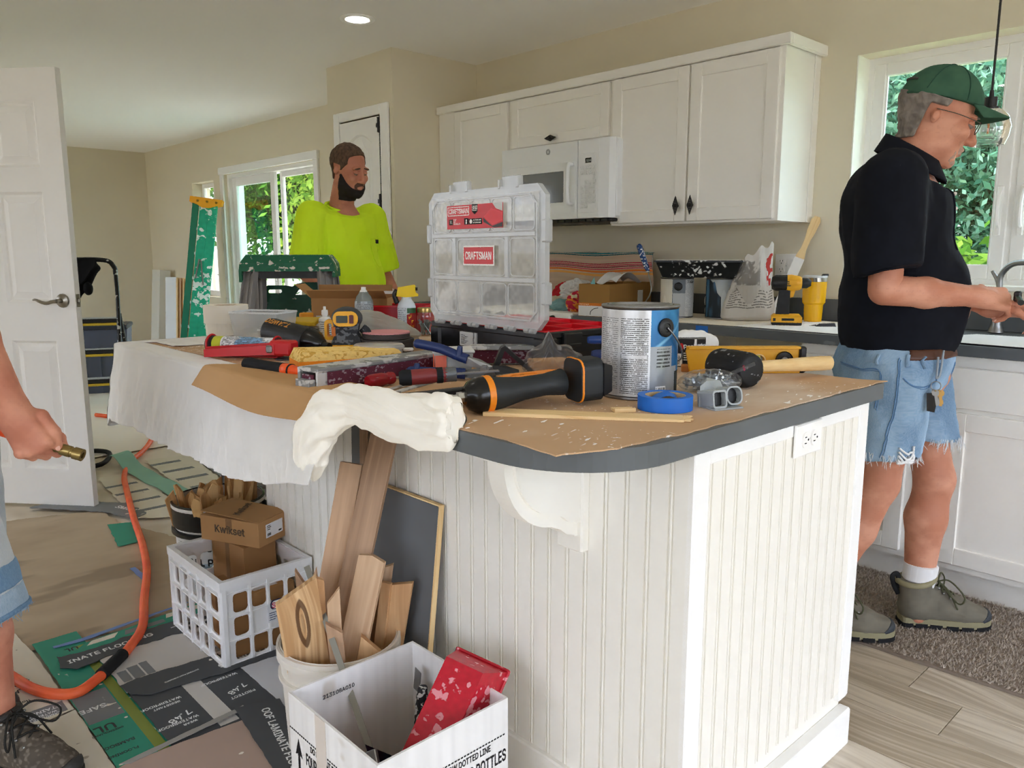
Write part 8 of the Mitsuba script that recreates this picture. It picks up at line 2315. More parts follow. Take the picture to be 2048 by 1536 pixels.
def hand(M, curls, spread=0.0, thumb=((0.028, 0.040, -0.012), (0.060, 0.052, -0.030), (0.088, 0.040, -0.045)), side=1, fore=None, res=0.003, rad=0.0085, tight=0.0):
    """hand with its wrist at the origin, palm along +x facing -z, thumb on the +y side (side=1); fore = where the forearm comes from"""
    pr = [('c', np.array([-0.005, 0, 0]), np.array([0.03, 0.0, 0.0]), 0.027, 0.026), ('c', np.array([0.02, 0.018, 0]), np.array([0.083, 0.028, 0]), 0.017, 0.0125),
          ('c', np.array([0.02, 0.0, 0]), np.array([0.086, 0.008, 0.002]), 0.018, 0.0125), ('c', np.array([0.02, -0.012, 0]), np.array([0.083, -0.012, 0.0]), 0.017, 0.012), ('c', np.array([0.02, -0.02, 0]), np.array([0.076, -0.030, -0.002]), 0.016, 0.011)]
    fing = []
    for i, (y, x, ln) in enumerate(((0.029, 0.084, (0.043, 0.026, 0.021)), (0.009, 0.088, (0.047, 0.029, 0.022)), (-0.012, 0.085, (0.043, 0.027, 0.021)), (-0.031, 0.077, (0.034, 0.021, 0.019)))):
        p, a = np.array([x, y, 0.0]), 0.0
        yaw_ = spread * (1.5 - i) * 0.12
        for j in range(3):
            a += math.radians(curls[i][j])
            q = p + ln[j] * np.array([math.cos(a) * math.cos(yaw_), math.sin(yaw_) * math.cos(a) - tight * y, -math.sin(a)])
            fing.append((p, q, rad * (1.06 - 0.10 * j), rad * (1.0 - 0.11 * j)))
            p = q
    th = [np.array(v) for v in thumb]
    for a_, b_, r0, r1 in ((th[0] * [0.5, 0.4, 1], th[0], 0.017, 0.014), (th[0], th[1], 0.0135, 0.0115), (th[1], th[2], 0.0112, 0.0085)):
        fing.append((a_, b_, r0, r1))
    S = np.array([1, side, 1.0])
    pr = [(q[0], q[1] * S, q[2] * S, q[3], q[4]) for q in pr]
    inv = np.linalg.inv(M)
    arm = []
    if fore is not None:
        for a_, b_, r0, r1 in fore:
            arm.append(((inv @ np.append(a_, 1))[:3], (inv @ np.append(b_, 1))[:3], r0, r1))

    def fld(P):
        d = blend(P, pr, 0.012)
        for a_, b_, r0, r1 in arm:
            d = smin(d, sd_cone(P, a_, b_, r0, r1), 0.02)
        for a_, b_, r0, r1 in fing:
            d = smin(d, sd_cone(P, a_ * S, b_ * S, r0, r1), 0.004)
        for a_, b_, r0, r1 in fing[::3][:4]:
            d = smin(d, np.linalg.norm(P - (a_ * S + [0, 0, 0.003]), axis=1) - r0 * 0.98, 0.006)
        return d
    pts = [v * S for f in fing for v in f[:2]] + [v for a_ in arm for v in a_[:2]] + [np.array([-0.03, 0.04, 0.03]), np.array([0.1, -0.04, -0.03])]
    rm = max([0.03] + [max(a_[2:]) for a_ in arm])
    m = net(fld, np.min(pts, 0) - rm - 0.006, np.max(pts, 0) + rm + 0.006, res)
    nails_ = []
    for k_ in (2, 5, 8, 11, 14):
        a_, b_, r0, r1 = fing[k_]
        d = (b_ - a_) / np.linalg.norm(b_ - a_)
        up = np.array([0, 0, 1.0]) - d * d[2] if k_ != 14 else np.array([0, 0.5, 1.0]) - d * (d @ np.array([0, 0.5, 1.0]))
        up /= np.linalg.norm(up)
        nails_.append(tf(ball(1.0, (0, 0, 0), (0.0062, 0.0048, 0.0016), 2), frame((b_ * S + d * S * 0.002 + up * S * r1 * 0.90), d * S, up * S)))
    return tf(m, M), tf(join(nails_), M)


def boot(t, M, leather, sole, trim, lace, up=None, H=0.155):
    """lace-up boot in x forward, heel at -0.1, sole on z = 0"""
    out_ = [(-0.105, -0.012), (-0.095, -0.034), (-0.04, -0.036), (0.05, -0.046), (0.12, -0.046), (0.165, -0.030), (0.182, 0.0), (0.17, 0.028), (0.12, 0.044), (0.05, 0.042), (-0.04, 0.034), (-0.095, 0.034), (-0.105, 0.012)]
    o2 = np.array(shapely.Polygon(spline(out_ + [out_[0]], 4)).buffer(0.0).exterior.coords)
    root = t('boot', net(lambda P: np.maximum(blend(P, [('c', np.array([-0.062, 0, 0.055]), np.array([0.075, -0.002, 0.048]), 0.041, 0.042), ('e', np.array([0.115, 0, 0.040]), (0.062, 0.044, 0.036), None), ('c', np.array([-0.058, 0, 0.07]), np.array([-0.062, 0, H]), 0.047, 0.054),
                                                   ('c', np.array([0.0, 0, 0.095]), np.array([0.07, 0, 0.06]), 0.034, 0.036)], 0.03) + creases(P, 30, 0.0015, 5), np.maximum(0.020 - P[:, 2], P[:, 2] - H + 0.10 * np.clip(P[:, 0] + 0.1, 0, 0.0))), (-0.13, -0.08, 0.0), (0.2, 0.08, H + 0.02), 0.005), leather, True, up=up, M=M)
    t('midsole', extr(o2, 0.024, z0=0.008), sole, M=M, up=up)
    t('outsole', join(*[extr(np.array(shapely.Polygon(o2).intersection(shapely.box(x, -1, x + 0.034, 1)).buffer(0.0015).exterior.coords), 0.014) for x in (-0.106, -0.062, -0.018, 0.03, 0.076, 0.122, 0.155)]), RUBBER, M=M, up=up)
    t('toe_cap', net(lambda P: np.maximum(sd_ell(P, (0.115, 0, 0.040), (0.066, 0.048, 0.037)), np.maximum(0.02 - P[:, 2], 0.135 - P[:, 0] + (P[:, 2] - 0.03) * 0.9)), (0.08, -0.07, 0), (0.2, 0.07, 0.1), 0.005), trim, True, M=M, up=up)
    t('collar', tube([(-0.062 + 0.056 * math.cos(a), 0.052 * math.sin(a), H + 0.004 * math.cos(2 * a) + 0.012 * math.cos(a)) for a in np.linspace(0, 2 * math.pi, 33)], 0.009, 10, cap=False), sole, True, M=M, up=up)
    t('heel_counter', net(lambda P: np.maximum(np.abs(blend(P, [('c', np.array([-0.062, 0, 0.055]), np.array([0.075, -0.002, 0.048]), 0.043, 0.043)], 0.02)) - 0.003, np.maximum(P[:, 0] + 0.05 - P[:, 2] * 0.5, 0.03 - P[:, 2])), (-0.13, -0.08, 0.01), (0.0, 0.08, 0.11), 0.005), trim, True, M=M, up=up)
    lp = [(-0.112 + 0.0, 0, 0.10), (-0.128, 0, 0.13), (-0.135, 0, 0.16), (-0.122, 0, 0.170), (-0.115, 0, 0.15), (-0.113, 0, 0.12)]
    t('pull_loop', tube(spline(lp, 5), 0.004, 8, sq=2.0), RUBBER, True, M=M, up=up)
    fr = [(0.082, 0.086), (0.060, 0.098), (0.038, 0.112), (0.016, 0.128), (0.0, 0.145)]
    lc = []
    for i in range(4):
        for s in (-1, 1):
            a_, b_ = fr[i], fr[i + 1]
            lc.append(tube(spline([(a_[0], s * 0.026, a_[1] - 0.006), ((a_[0] + b_[0]) / 2 + 0.006, 0, (a_[1] + b_[1]) / 2 + 0.008), (b_[0], -s * 0.026, b_[1] - 0.004)], 5), 0.0026, 6))
    for s in (-1, 1):
        lc.append(tube(spline([(0.008, 0, 0.150), (0.03, s * 0.035, 0.165), (0.06, s * 0.075, 0.13), (0.05, s * 0.06, 0.10), (0.012, s * 0.01, 0.146)], 6), 0.0026, 6))
        lc.append(tube(spline([(0.008, 0, 0.150), (0.03, s * 0.03, 0.13), (0.055, s * 0.05, 0.075)], 6), 0.0026, 6))
    t('laces', join(lc), lace, True, M=M, up=up)
    t('eyelets', join(*[ball(0.0042, (a_[0], s * 0.030, a_[1] - 0.008), (1, 1, 1), 1) for a_ in fr for s in (-1, 1)]), STEEL, True, M=M, up=up)
    return root


def denim(h0, h1, h2):
    a, b, c = lin(h0), lin(h1), lin(h2)

    def fn(p, n, uv):
        v = fbm(p.x * 9, p.y * 9, p.z * 5, 4)
        w = noise(p.x * 900 + p.y * 700, p.z * 260, 0.0)
        q = mix(mix(a, b, smoothstep(0.3, 0.7, v)), c, 0.22 * w)
        return q
    return fn


def fray(field, ring, n, L, seed):
    """short loose threads hanging from the hem"""
    g = np.random.default_rng(seed)
    p = onto(field, ring, 0.001)
    k_ = g.integers(0, len(p), n)
    out_ = []
    for i in k_:
        a_ = p[i] + g.normal(size=3) * 0.002
        l_ = L * (0.4 + g.random())
        d = np.array([g.normal() * 0.35, g.normal() * 0.35, -1.0])
        out_.append(tube([a_ + [0, 0, 0.006], a_ + d * l_ * 0.5, a_ + d * l_ + g.normal(size=3) * 0.004], [0.0011, 0.0009, 0.0005], 4))
    return join(out_)


def ring_at(c, r, z, n=70):
    a = np.linspace(0, 2 * np.pi, n, endpoint=False)
    return np.column_stack([c[0] + r * np.cos(a), c[1] + r * np.sin(a), np.full(n, z)])


JEANS = pmat(denim('#5f7f9f', '#8eabc5', '#c3d2de'), 0.85, spec=0.15)
THREAD = mat('#d9dde0', 0.9)
AX = np.column_stack([RTv, FHv, UP])

# ======== the man in black at the sink, seen from his right side
SKB = pmat(skin('#b97a60', '#cf957b', 1.0), 0.55, spec=0.35)
LTB, FWB = FHv * 0.885 + RTv * 0.465, RTv * 0.885 - FHv * 0.465
AXB = np.column_stack([FWB, LTB, UP])
t = Thing('person', 'man in a black polo shirt, green cap and ripped denim shorts facing the sink', 'person')
off = lambda v, o: np.asarray(v, float) + LTB * o
HB = np.array([2.550, 0.893, 1.607])
FB = RTv * 0.95 - FHv * 0.31
MB = headM(HB, FB, 21)
CHs, BEl, PEl = np.array([2.487, 0.957, 1.32]), np.array([2.522, 0.922, 1.075]), np.array([2.52, 0.925, 0.875])
NB_ = np.array([2.503, 0.945, 1.45])
SR, ER, WR = off([2.475, 0.965, 1.415], -0.185), np.array([2.268, 0.893, 1.120]), np.array([2.492, 0.728, 1.100])
SL, EL, WL = off([2.475, 0.965, 1.415], 0.185), np.array([2.65, 0.96, 1.14]), np.array([2.600, 0.715, 1.065])
HR, KR, AR = off(PEl + [-0.02, 0.0, -0.03], -0.085), np.array([2.415, 0.925, 0.525]), np.array([2.345, 1.055, 0.13])
HL, KL, AL = off(PEl + [0.03, -0.02, -0.03], 0.085), np.array([2.668, 0.848, 0.505]), np.array([2.640, 0.862, 0.12])
hairB = pmat(lambda p, n, uv: mix(lin('#463f39'), lin('#9a9188'), fbm(p.x * 70, p.y * 70, p.z * 22, 3)), 0.75)
hb = lambda P: np.maximum(np.maximum(-(P[:, 1] + 0.002 + 0.3 * np.clip(P[:, 2] - 0.02, 0, 0.03)), P[:, 2] - 0.046), -P[:, 2] - 0.075 - 0.35 * (P[:, 1] - 0.05)) * 1.0
hm, hf = head(t, MB, NB_, SKB, hair=(lambda P: np.maximum(hb(P), np.where((np.abs(P[:, 1] - 0.014) < 0.026) & (P[:, 2] < 0.026), 0.02 - 0 * P[:, 0], -0.1)), hairB, 'wavy grey hair under the cap', 42, 0.013, 0.030),
              beard=(lambda P: sd_ell(np.column_stack([np.abs(P[:, 0]), P[:, 1], P[:, 2]]), (0.012, -0.085, -0.078), (0.034, 0.034, 0.034)), pmat(lambda p, n, uv: mix(lin('#a5735f'), lin('#b5a091'), fbm(p.x * 150, p.y * 150, p.z * 150, 2)), 0.8), 'short grey beard', 0.0006))
legs = [('c', HR, KR, 0.078, 0.058), ('c', KR, KR * 0.62 + AR * 0.38, 0.056, 0.060), ('c', KR * 0.62 + AR * 0.38, AR, 0.059, 0.040), ('c', AR, AR + [0, 0, -0.07], 0.040, 0.042),
        ('c', HL, KL, 0.078, 0.058), ('c', KL, KL * 0.66 + AL * 0.34 - FWB * 0.008, 0.055, 0.060), ('c', KL * 0.66 + AL * 0.34 - FWB * 0.008, AL, 0.060, 0.040), ('c', AL, AL + [0, 0, -0.07], 0.040, 0.042)]
upper = [('e', CHs, (0.13, 0.16, 0.16), AXB), ('e', BEl, (0.17, 0.155, 0.17), AXB), ('e', PEl, (0.14, 0.15, 0.12), AXB), ('c', SR, ER, 0.05, 0.044), ('c', SL, EL, 0.05, 0.044), ('c', NB_, CHs + [0, 0, 0.1], 0.06, 0.08)]
lo, hi = bounds(legs + upper)
body = net(lambda P: blend(P, legs + upper, 0.025), lo, hi, 0.0085)
xh = WR - ER
xh = xh / np.linalg.norm(xh)
MR = frame(WR + xh * 0.005, RTv * 0.99 + FHv * 0.05 - UP * 0.10, FHv * -0.75 + UP * 0.66)
hr, nr = hand(MR, [(38, 50, 30), (42, 55, 30), (46, 55, 30), (48, 50, 30)], 0.3, side=1, fore=[(ER, ER * 0.55 + WR * 0.45, 0.043, 0.041), (ER * 0.55 + WR * 0.45, WR, 0.041, 0.0275)], res=0.0034)
ML = frame(WL, RTv * 0.85 - FHv * 0.5 - UP * 0.05, FHv * 0.5 + UP * 0.85)
hl_, nl = hand(ML, [(40, 50, 30)] * 4, 0.2, side=-1, fore=[(EL, WL, 0.040, 0.027)], res=0.004)
t('body', join(hm, body, hr, hl_), SKB, True)
t('fingernails', join(nr, nl), mat('#d9a893', 0.35), True)
# polo
SHIRTB = pmat(lambda p, n, uv: mix(lin('#090b12'), lin('#12151f'), fbm(p.x * 22, p.y * 22, p.z * 22, 3)), 0.9, spec=0.2, sheen=0.25)
tor = [('e', np.array([2.482, 0.962, 1.315]), (0.150, 0.185, 0.19), AXB), ('e', np.array([2.512, 0.932, 1.08]), (0.182, 0.185, 0.205), AXB), ('e', np.array([2.505, 0.938, 0.975]), (0.155, 0.175, 0.10), AXB),
       ('e', np.array([2.465, 0.980, 1.40]), (0.105, 0.20, 0.085), AXB), ('c', NB_ + [0.01, -0.01, -0.03], NB_ + [0.0, 0.0, 0.035], 0.085, 0.070)]
slv = [('c', SR + [0, 0, 0.0], SR * 0.2 + ER * 0.8 + [0, 0, 0.02], 0.088, 0.090), ]
slv2 = [('c', SL, SL * 0.25 + EL * 0.75, 0.085, 0.085)]
dR, dL = (ER - SR) / np.linalg.norm(ER - SR), (EL - SL) / np.linalg.norm(EL - SL)
cR, cL = SR * 0.17 + ER * 0.83, SL * 0.25 + EL * 0.75


def polo(P):
    d = blend(P, tor, 0.06)
    d = np.maximum(d, 0.925 - P[:, 2] + 0.06 * ((P - PEl) @ FWB))
    d = np.maximum(d, (P[:, 2] - 1.455) - 0.55 * -((P - NB_) @ FWB))
    a = np.maximum(blend(P, slv, 0.03), (P - cR) @ (dR + FWB * 0.25))
    b = np.maximum(blend(P, slv2, 0.03), (P - cL) @ dL)
    d = smin(smin(d, a, 0.03), b, 0.04)
    return d + creases(P, 9, 0.0075, 3, 0.35) + creases(P + 3, 20, 0.0025, 8, 0.6)


sh_b = t('polo_shirt', net(polo, *bounds(tor + slv + slv2, 0.04), 0.0075), SHIRTB, True)
ca = lambda z, r0, tilt: [NB_ + FWB * (r0 * 1.02 * math.cos(a) + 0.008) + LTB * r0 * math.sin(a) + UP * (z - tilt * math.cos(a)) for a in np.linspace(0.35, 2 * math.pi - 0.35, 30)]
ring0, ring1 = np.array(ca(0.075, 0.070, 0.045)), np.array(ca(0.02, 0.098, 0.052))
t('collar', grid(lambda u, v: (np.array([np.interp(u[:, 0], np.linspace(0, 1, 30), ring0[:, k]) for k in range(3)]).T[:, None, :] * (1 - v[..., None]) + np.array([np.interp(u[:, 0], np.linspace(0, 1, 30), ring1[:, k]) for k in range(3)]).T[:, None, :] * v[..., None]), 40, 8, 0.005), SHIRTB, True, up=sh_b)
for p_ in ((0.135, -0.052), (0.15, -0.10)):
    q = onto(polo, [NB_ + FWB * p_[0] + UP * p_[1] - LTB * 0.03], 0.002)[0]
    t('button', ball(0.0058, q, (1, 1, 1), 2), mat('#d9d6cc', 0.3), True, up=sh_b)
t('placket', join(seam(polo, [NB_ + FWB * 0.12 + UP * -0.02 - LTB * 0.045, NB_ + FWB * 0.16 + UP * -0.10 - LTB * 0.045, NB_ + FWB * 0.19 + UP * -0.2 - LTB * 0.045], 0.003), seam(polo, [cR + dR * 0.02 + FWB * 0.09, cR + dR * 0.0 - LTB * 0.09, cR + dR * 0.02 - FWB * 0.09], 0.0022)), SHIRTB, True, up=sh_b)
# shorts
KRh, KLh = HR * 0.22 + KR * 0.78, HL * 0.25 + KL * 0.75
sho = [('e', np.array([2.505, 0.935, 0.915]), (0.155, 0.165, 0.13), AXB), ('e', np.array([2.488, 0.955, 0.865]), (0.155, 0.165, 0.11), AXB)]
lgR, lgL = [('c', HR + [0, 0, 0.02], KRh, 0.108, 0.098)], [('c', HL + [0, 0, 0.02], KLh, 0.105, 0.090)]


def shorts(P):
    d = blend(P, sho, 0.05)
    d = np.maximum(d, P[:, 2] - 0.955)
    a = np.maximum(blend(P, lgR, 0.03), 0.617 - P[:, 2] + 0.12 * ((P - KRh) @ FWB))
    b = np.maximum(blend(P, lgL, 0.03), 0.640 - P[:, 2])
    return smin(smin(d, a, 0.03), b, 0.012) + creases(P, 13, 0.0065, 6, 0.8)


s_ = t('shorts', net(shorts, *bounds(sho + lgR + lgL, 0.03), 0.0072), JEANS, True)
W = lambda a, b, z: np.array([2.515, 0.93, z]) + FWB * a - LTB * (0.12 + b)
SE = mat('#5b7fa6', 0.85)
for nm, pts in (('back_pocket_seam', [W(-0.155, 0, 0.895), W(-0.10, 0.06, 0.887), W(-0.045, 0.08, 0.885), W(-0.045, 0.08, 0.82), W(-0.05, 0.08, 0.775)]), ('side_seam', [W(0.005, 0.1, 0.94), W(0.003, 0.1, 0.80), W(-0.012, 0.1, 0.70), W(-0.03, 0.1, 0.63)]),
                ('front_pocket_seam', [W(0.02, 0.1, 0.87), W(0.06, 0.1, 0.845), W(0.11, 0.08, 0.84), W(0.145, 0.05, 0.87), W(0.145, 0.04, 0.92)]), ('fly_seam', [W(0.18, -0.08, 0.90), W(0.19, -0.09, 0.84), W(0.17, -0.09, 0.78)])):
    t(nm, join(seam(shorts, pts, 0.002, 0.0012), seam(shorts, [p - UP * 0.006 + FWB * 0.005 for p in pts], 0.0011, 0.0008)), SE, True, up=s_)
t('belt', net(lambda P: np.maximum(shorts(P) - 0.005, np.maximum(np.abs(P[:, 2] - 0.934 - 0.0 * P[:, 0]) - 0.016, 0.03 - (P - np.array([2.51, 0.93, 0.9])) @ FWB)), (2.3, 0.7, 0.9), (2.75, 1.15, 0.97), 0.006), mat('#4a2a1a', 0.5), True, label='brown leather belt')
for a in (-0.06, 0.03, 0.10):
    q = onto(shorts, [W(a, 0.1, 0.955), W(a, 0.1, 0.93), W(a, 0.1, 0.905)], 0.004)
    t('belt_loop', tube(q, 0.006, 8, sq=0.5), JEANS, True, up=s_)
fr_ = [fray(shorts, ring_at(KRh, 0.098, 0.632), 130, 0.024, 2), fray(shorts, ring_at(KLh, 0.09, 0.645), 130, 0.026, 3)]
t('frayed_hem', join(fr_), THREAD, True, up=s_, kind='stuff')
rp = []
for i in range(6):
    pp = [KRh + FWB * (0.045 + 0.075 * s) - LTB * 0.1 + UP * (0.068 - 0.012 * i - 0.020 * (1 + 0.25 * i) * math.sin(math.pi * s)) for s in np.linspace(0, 1, 7)]
    rp.append(seam(shorts, pp, 0.0032, 0.004 + 0.0015 * (i % 2), 6))
t('ripped_threads', join(rp), mat('#e9eaea', 0.9), True, up=s_)
t('rip_hole', net(lambda P: np.maximum(shorts(P) - 0.0025, sd_ell(P, KRh + FWB * 0.085 - LTB * 0.09 + UP * 0.018, (0.036, 0.05, 0.028), AXB)), KRh + [-0.2, -0.2, -0.1], KRh + [0.2, 0.2, 0.12], 0.005), mat('#39424d', 0.9), True, up=s_)
# socks and boots
SOCK = pmat(lambda p, n, uv: mix(lin('#e9e9ea'), lin('#d2d3d6'), noise(p.x * 260 + p.y * 260, p.z * 3, 0.0) * 0.5), 0.95, spec=0.1)
LEA = pmat(lambda p, n, uv: mix(lin('#5a564c'), lin('#7d786a'), fbm(p.x * 24, p.y * 24, p.z * 24, 4)), 0.75, spec=0.25)
for Aq, Kq, tt, face_, hz in ((AL, KL, 'boot', (0.645, -0.764, 0), 0.0), (AR, KR, 'boot', (0.60, -0.80, 0), 0.0)):
    dv = (Kq - Aq) / np.linalg.norm(Kq - Aq)
    t('sock', tube([Aq - dv * 0.02, Aq + dv * 0.02, Aq + dv * 0.045, Aq + dv * 0.048, Aq + dv * 0.098, Aq + dv * 0.102], [0.047, 0.047, 0.048, 0.051, 0.052, 0.047], 28), SOCK, 40)
    boot(t, frame((Aq[0] + face_[0] * 0.055, Aq[1] + face_[1] * 0.055, 0.013), face_), LEA, mat('#8a8467', 0.7), mat('#33383d', 0.6), mat('#4d4f38', 0.8))
# cap
CAPM = pmat(lambda p, n, uv: mix(lin('#2b4a3d'), lin('#44654f'), fbm(p.x * 28, p.y * 28, p.z * 28, 4)), 0.9, spec=0.15)
capf = lambda P: sd_ell(P, (0, 0.012, 0.044), (0.088, 0.112, 0.106)) - 0.0015 + 0.004 * (meshkit.fbm(P * 22, 3, 2) - 0.5)
cp_ = t('cap', net(lambda P: np.maximum(capf(P), 0.048 - P[:, 2] + 0.12 * -(P[:, 1])), (-0.12, -0.14, 0.0), (0.12, 0.15, 0.17), 0.0045), CAPM, True, M=MB, label='faded green baseball cap')


def brim(u, v):
    a = (u - 0.5) * 1.9
    r = 0.098 + 0.078 * v * np.cos(a * 0.82) ** 0.6
    x = np.sin(a) * (0.080 + 0.005 * v)
    y = -0.02 - np.cos(a) * (r - 0.02)
    z = 0.066 - 0.020 * np.abs(np.sin(a)) ** 2 - 0.006 * v - 9 * x * x * v * 0.45
    return np.stack([x, y, z], -1)


t('brim', grid(brim, 36, 14, 0.004), CAPM, True, up=cp_, M=MB)
t('strap', join(seam(capf, [(0.05, 0.10, 0.078), (0.0, 0.13, 0.082), (-0.05, 0.10, 0.078)], 0.004, 0.002), ball(0.006, (0, 0.012, 0.147), (1, 1, 0.6), 2)), mat('#3c3f38', 0.8), True, up=cp_, M=MB)
t('seams', join(*[seam(capf, [(0.0, 0.012, 0.146), (math.sin(a) * 0.06, 0.012 - math.cos(a) * 0.07, 0.12), (math.sin(a) * 0.09, 0.012 - math.cos(a) * 0.112, 0.058)], 0.0014) for a in (0.0, 1.05, -1.05, 2.1, -2.1)]), mat('#1f4436', 0.9), True, up=cp_, M=MB)
# glasses
GLM = mat('#5a5046', 0.3, 0.7)
gls = [tube(spline([(s * 0.084, 0.02, 0.012), (s * 0.079, -0.04, 0.016), (s * 0.064, -0.104, 0.014)], 5), 0.0013, 6) for s in (-1, 1)]
gls += [tf(tube([(0.021 * math.cos(a), 0, 0.017 * math.sin(a)) for a in np.linspace(0, 2 * np.pi, 25)], 0.0012, 6, cap=False), Tm(s * 0.034, -0.108, 0.004)) for s in (-1, 1)] + [rod((-0.012, -0.109, 0.008), (0.012, -0.109, 0.008), 0.0012, 6)]
t('glasses', join(gls), GLM, True, M=MB, label='thin wire glasses')
# keys on his belt, dark thing in his hands
k = Thing('key_ring', 'bunch of keys with a black fob hanging from the belt of the man in black', 'keys')
kp = onto(shorts, [W(0.125, 0.06, 0.935)], 0.010)[0]
kd = onto(shorts, [W(0.135, 0.075, 0.84)], 0.016)[0]
k('strap', join(tube(spline([kp + UP * 0.01, kp * 0.5 + kd * 0.5 - LTB * 0.004, kd + UP * 0.02], 6), 0.0035, 8), tube(spline([kp + UP * 0.03 + FWB * 0.012, kp * 0.5 + kd * 0.5 - LTB * 0.006 + FWB * 0.008, kd + UP * 0.02], 6), 0.003, 8)), mat('#8d97a0', 0.6), True)
KM = frame(kd, FWB, -LTB)                     # local y is down the body
k('ring', tube([kd + 0.013 * (math.cos(a) * FWB + math.sin(a) * UP) for a in np.linspace(0, 2 * np.pi, 21)], 0.0016, 6, cap=False), STEEL, True)
dn = lambda a, b: kd + FWB * a - UP * b
k('fob', hull([dn(x, y) - LTB * z for x, y in ((-0.022, 0.022), (-0.002, 0.018), (-0.018, 0.072), (0.002, 0.075), (0.008, 0.03)) for z in (0.0, 0.010)]), BLACKG)
for i, (x, m_) in enumerate(((0.004, NICKEL), (0.012, mat('#b08d4a', 0.35, 0.8)), (0.020, mat('#c29a5a', 0.35, 0.8)), (-0.006, STEEL))):
    M_ = on_front(kd + FWB * x * 0.6 - LTB * (0.004 + 0.003 * i), FWB, UP) @ Rm('z', 8 * i - 12)
    k('key', tf(join(extr(rrect(0.018, 0.018, 0.007, 3, (0, -0.018)), 0.0018, [rrect(0.006, 0.004, 0.0018, 3, (0, -0.012))[::-1]]), bx(-0.004, 0.004, -0.055, -0.025, 0, 0.0018), bx(0.003, 0.0065, -0.05, -0.038, 0, 0.0018)), M_), m_)
hp_ = WR + FWB * 0.105 - UP * 0.012
solo('hand_tool', 'small black tool held in the hands of the man in black', 'tool', join(rod(hp_ - LTB * 0.05, hp_ + LTB * 0.06 + UP * 0.01, 0.008, 12), box(0.018, 0.018, 0.03, tuple(hp_ + LTB * 0.055 + UP * 0.012), 0.004)), BLACK)

# ======== the man in the bright shirt behind the island
SKA = pmat(skin('#b5745c', '#cb8b72', 3.0), 0.55, spec=0.35)
t = Thing('person', 'bearded man in a bright yellow-green long T-shirt looking down behind the island', 'person')
PA = np.array([2.262, 3.690, 0.0])
FA = np.array([0.10, -1.0, 0]) / 1.005
LA = np.cross(FA, -UP)                        # towards image right, his left
HA = np.array([2.262, 3.640, 1.645])
MA = headM(HA, np.array([0.24, -1.0, 0]), 17, -4)
NA = PA + [0, 0.03, 1.475]
AXA = np.column_stack([LA, FA, UP])
Q = lambda a, f, z: PA + LA * a + FA * f + UP * z
hairA = pmat(lambda p, n, uv: mix(lin('#33261d'), lin('#6b5240'), fbm(p.x * 120, p.y * 120, p.z * 60, 2)), 0.8)
hA = lambda P: np.maximum(np.where(P[:, 2] > 0.045, P[:, 1] * -1 - 0.045 - 1.2 * np.clip(P[:, 2] - 0.075, 0, 1) * (np.abs(P[:, 0]) < 0.2), -(P[:, 1] - 0.0) - 0.012 - 0.8 * np.clip(P[:, 2], -0.1, 0.045)), np.maximum(-P[:, 2] - 0.055, np.where((np.abs(P[:, 1] - 0.014) < 0.026) & (P[:, 2] < 0.028), 0.02, -0.1)))
bA = lambda P: np.maximum(P[:, 2] + 0.079 - 0.85 * np.clip(P[:, 1] + 0.092, 0, 0.075), P[:, 1] + 0.008)
hmA, hfA = head(t, MA, NA, SKA, hair=(hA, hairA, 'short brown hair', 60), beard=(bA, mat('#1d1511', 0.85), 'dark full beard', 0.007))
t('moustache', net(lambda P: np.maximum(hfA(P) - 0.0016, np.maximum(sd_ell(P, (0, -0.098, -0.062), (0.036, 0.03, 0.026)), -sd_ell(P, (0, -0.110, -0.066), (0.023, 0.03, 0.010)))), (-0.06, -0.14, -0.11), (0.06, -0.05, -0.02), 0.0032), mat('#5c4032', 0.85), True, M=MA)
SRA, SLA = Q(-0.185, -0.02, 1.405), Q(0.185, -0.02, 1.405)
ERA, WRA = Q(-0.265, 0.02, 1.12), Q(-0.21, 0.20, 0.98)
ELA, WLA = Q(0.255, -0.02, 1.13), Q(0.24, 0.14, 0.95)
legsA = [('c', Q(s * 0.09, 0, 0.86), Q(s * 0.11, 0.02, 0.48), 0.085, 0.06) for s in (-1, 1)] + [('c', Q(s * 0.11, 0.02, 0.48), Q(s * 0.12, -0.02, 0.10), 0.058, 0.042) for s in (-1, 1)]
upA = [('e', Q(0, 0, 1.30), (0.15, 0.10, 0.15), AXA), ('e', Q(0, 0.02, 1.08), (0.15, 0.11, 0.17), AXA), ('e', Q(0, 0, 0.92), (0.14, 0.11, 0.11), AXA), ('c', SRA, ERA, 0.05, 0.042), ('c', SLA, ELA, 0.05, 0.042), ('c', NA, Q(0, 0, 1.38), 0.06, 0.09)]
bodyA = net(lambda P: blend(P, legsA + upA, 0.025), *bounds(legsA + upA), 0.0095)
hrA, nrA = hand(frame(WRA, FA * 0.9 - UP * 0.25 + LA * 0.2, UP * 0.3 - LA * 0.9), [(25, 35, 20)] * 4, 0.2, side=1, fore=[(ERA, WRA, 0.042, 0.028)], res=0.0042)
hlA, nlA = hand(frame(WLA, FA * 0.75 - UP * 0.6, UP * 0.3 + LA * 0.9), [(25, 35, 20)] * 4, 0.2, side=-1, fore=[(ELA, WLA, 0.042, 0.028)], res=0.0042)
t('body', join(hmA, bodyA, hrA, hlA), SKA, True)
t('fingernails', join(nrA, nlA), mat('#d9a893', 0.35), True)
HIV = pmat(lambda p, n, uv: mix(lin('#cdf01e'), lin('#d9f83a'), fbm(p.x * 10, p.y * 10, p.z * 10, 3)), 0.85, spec=0.15, sheen=0.3)
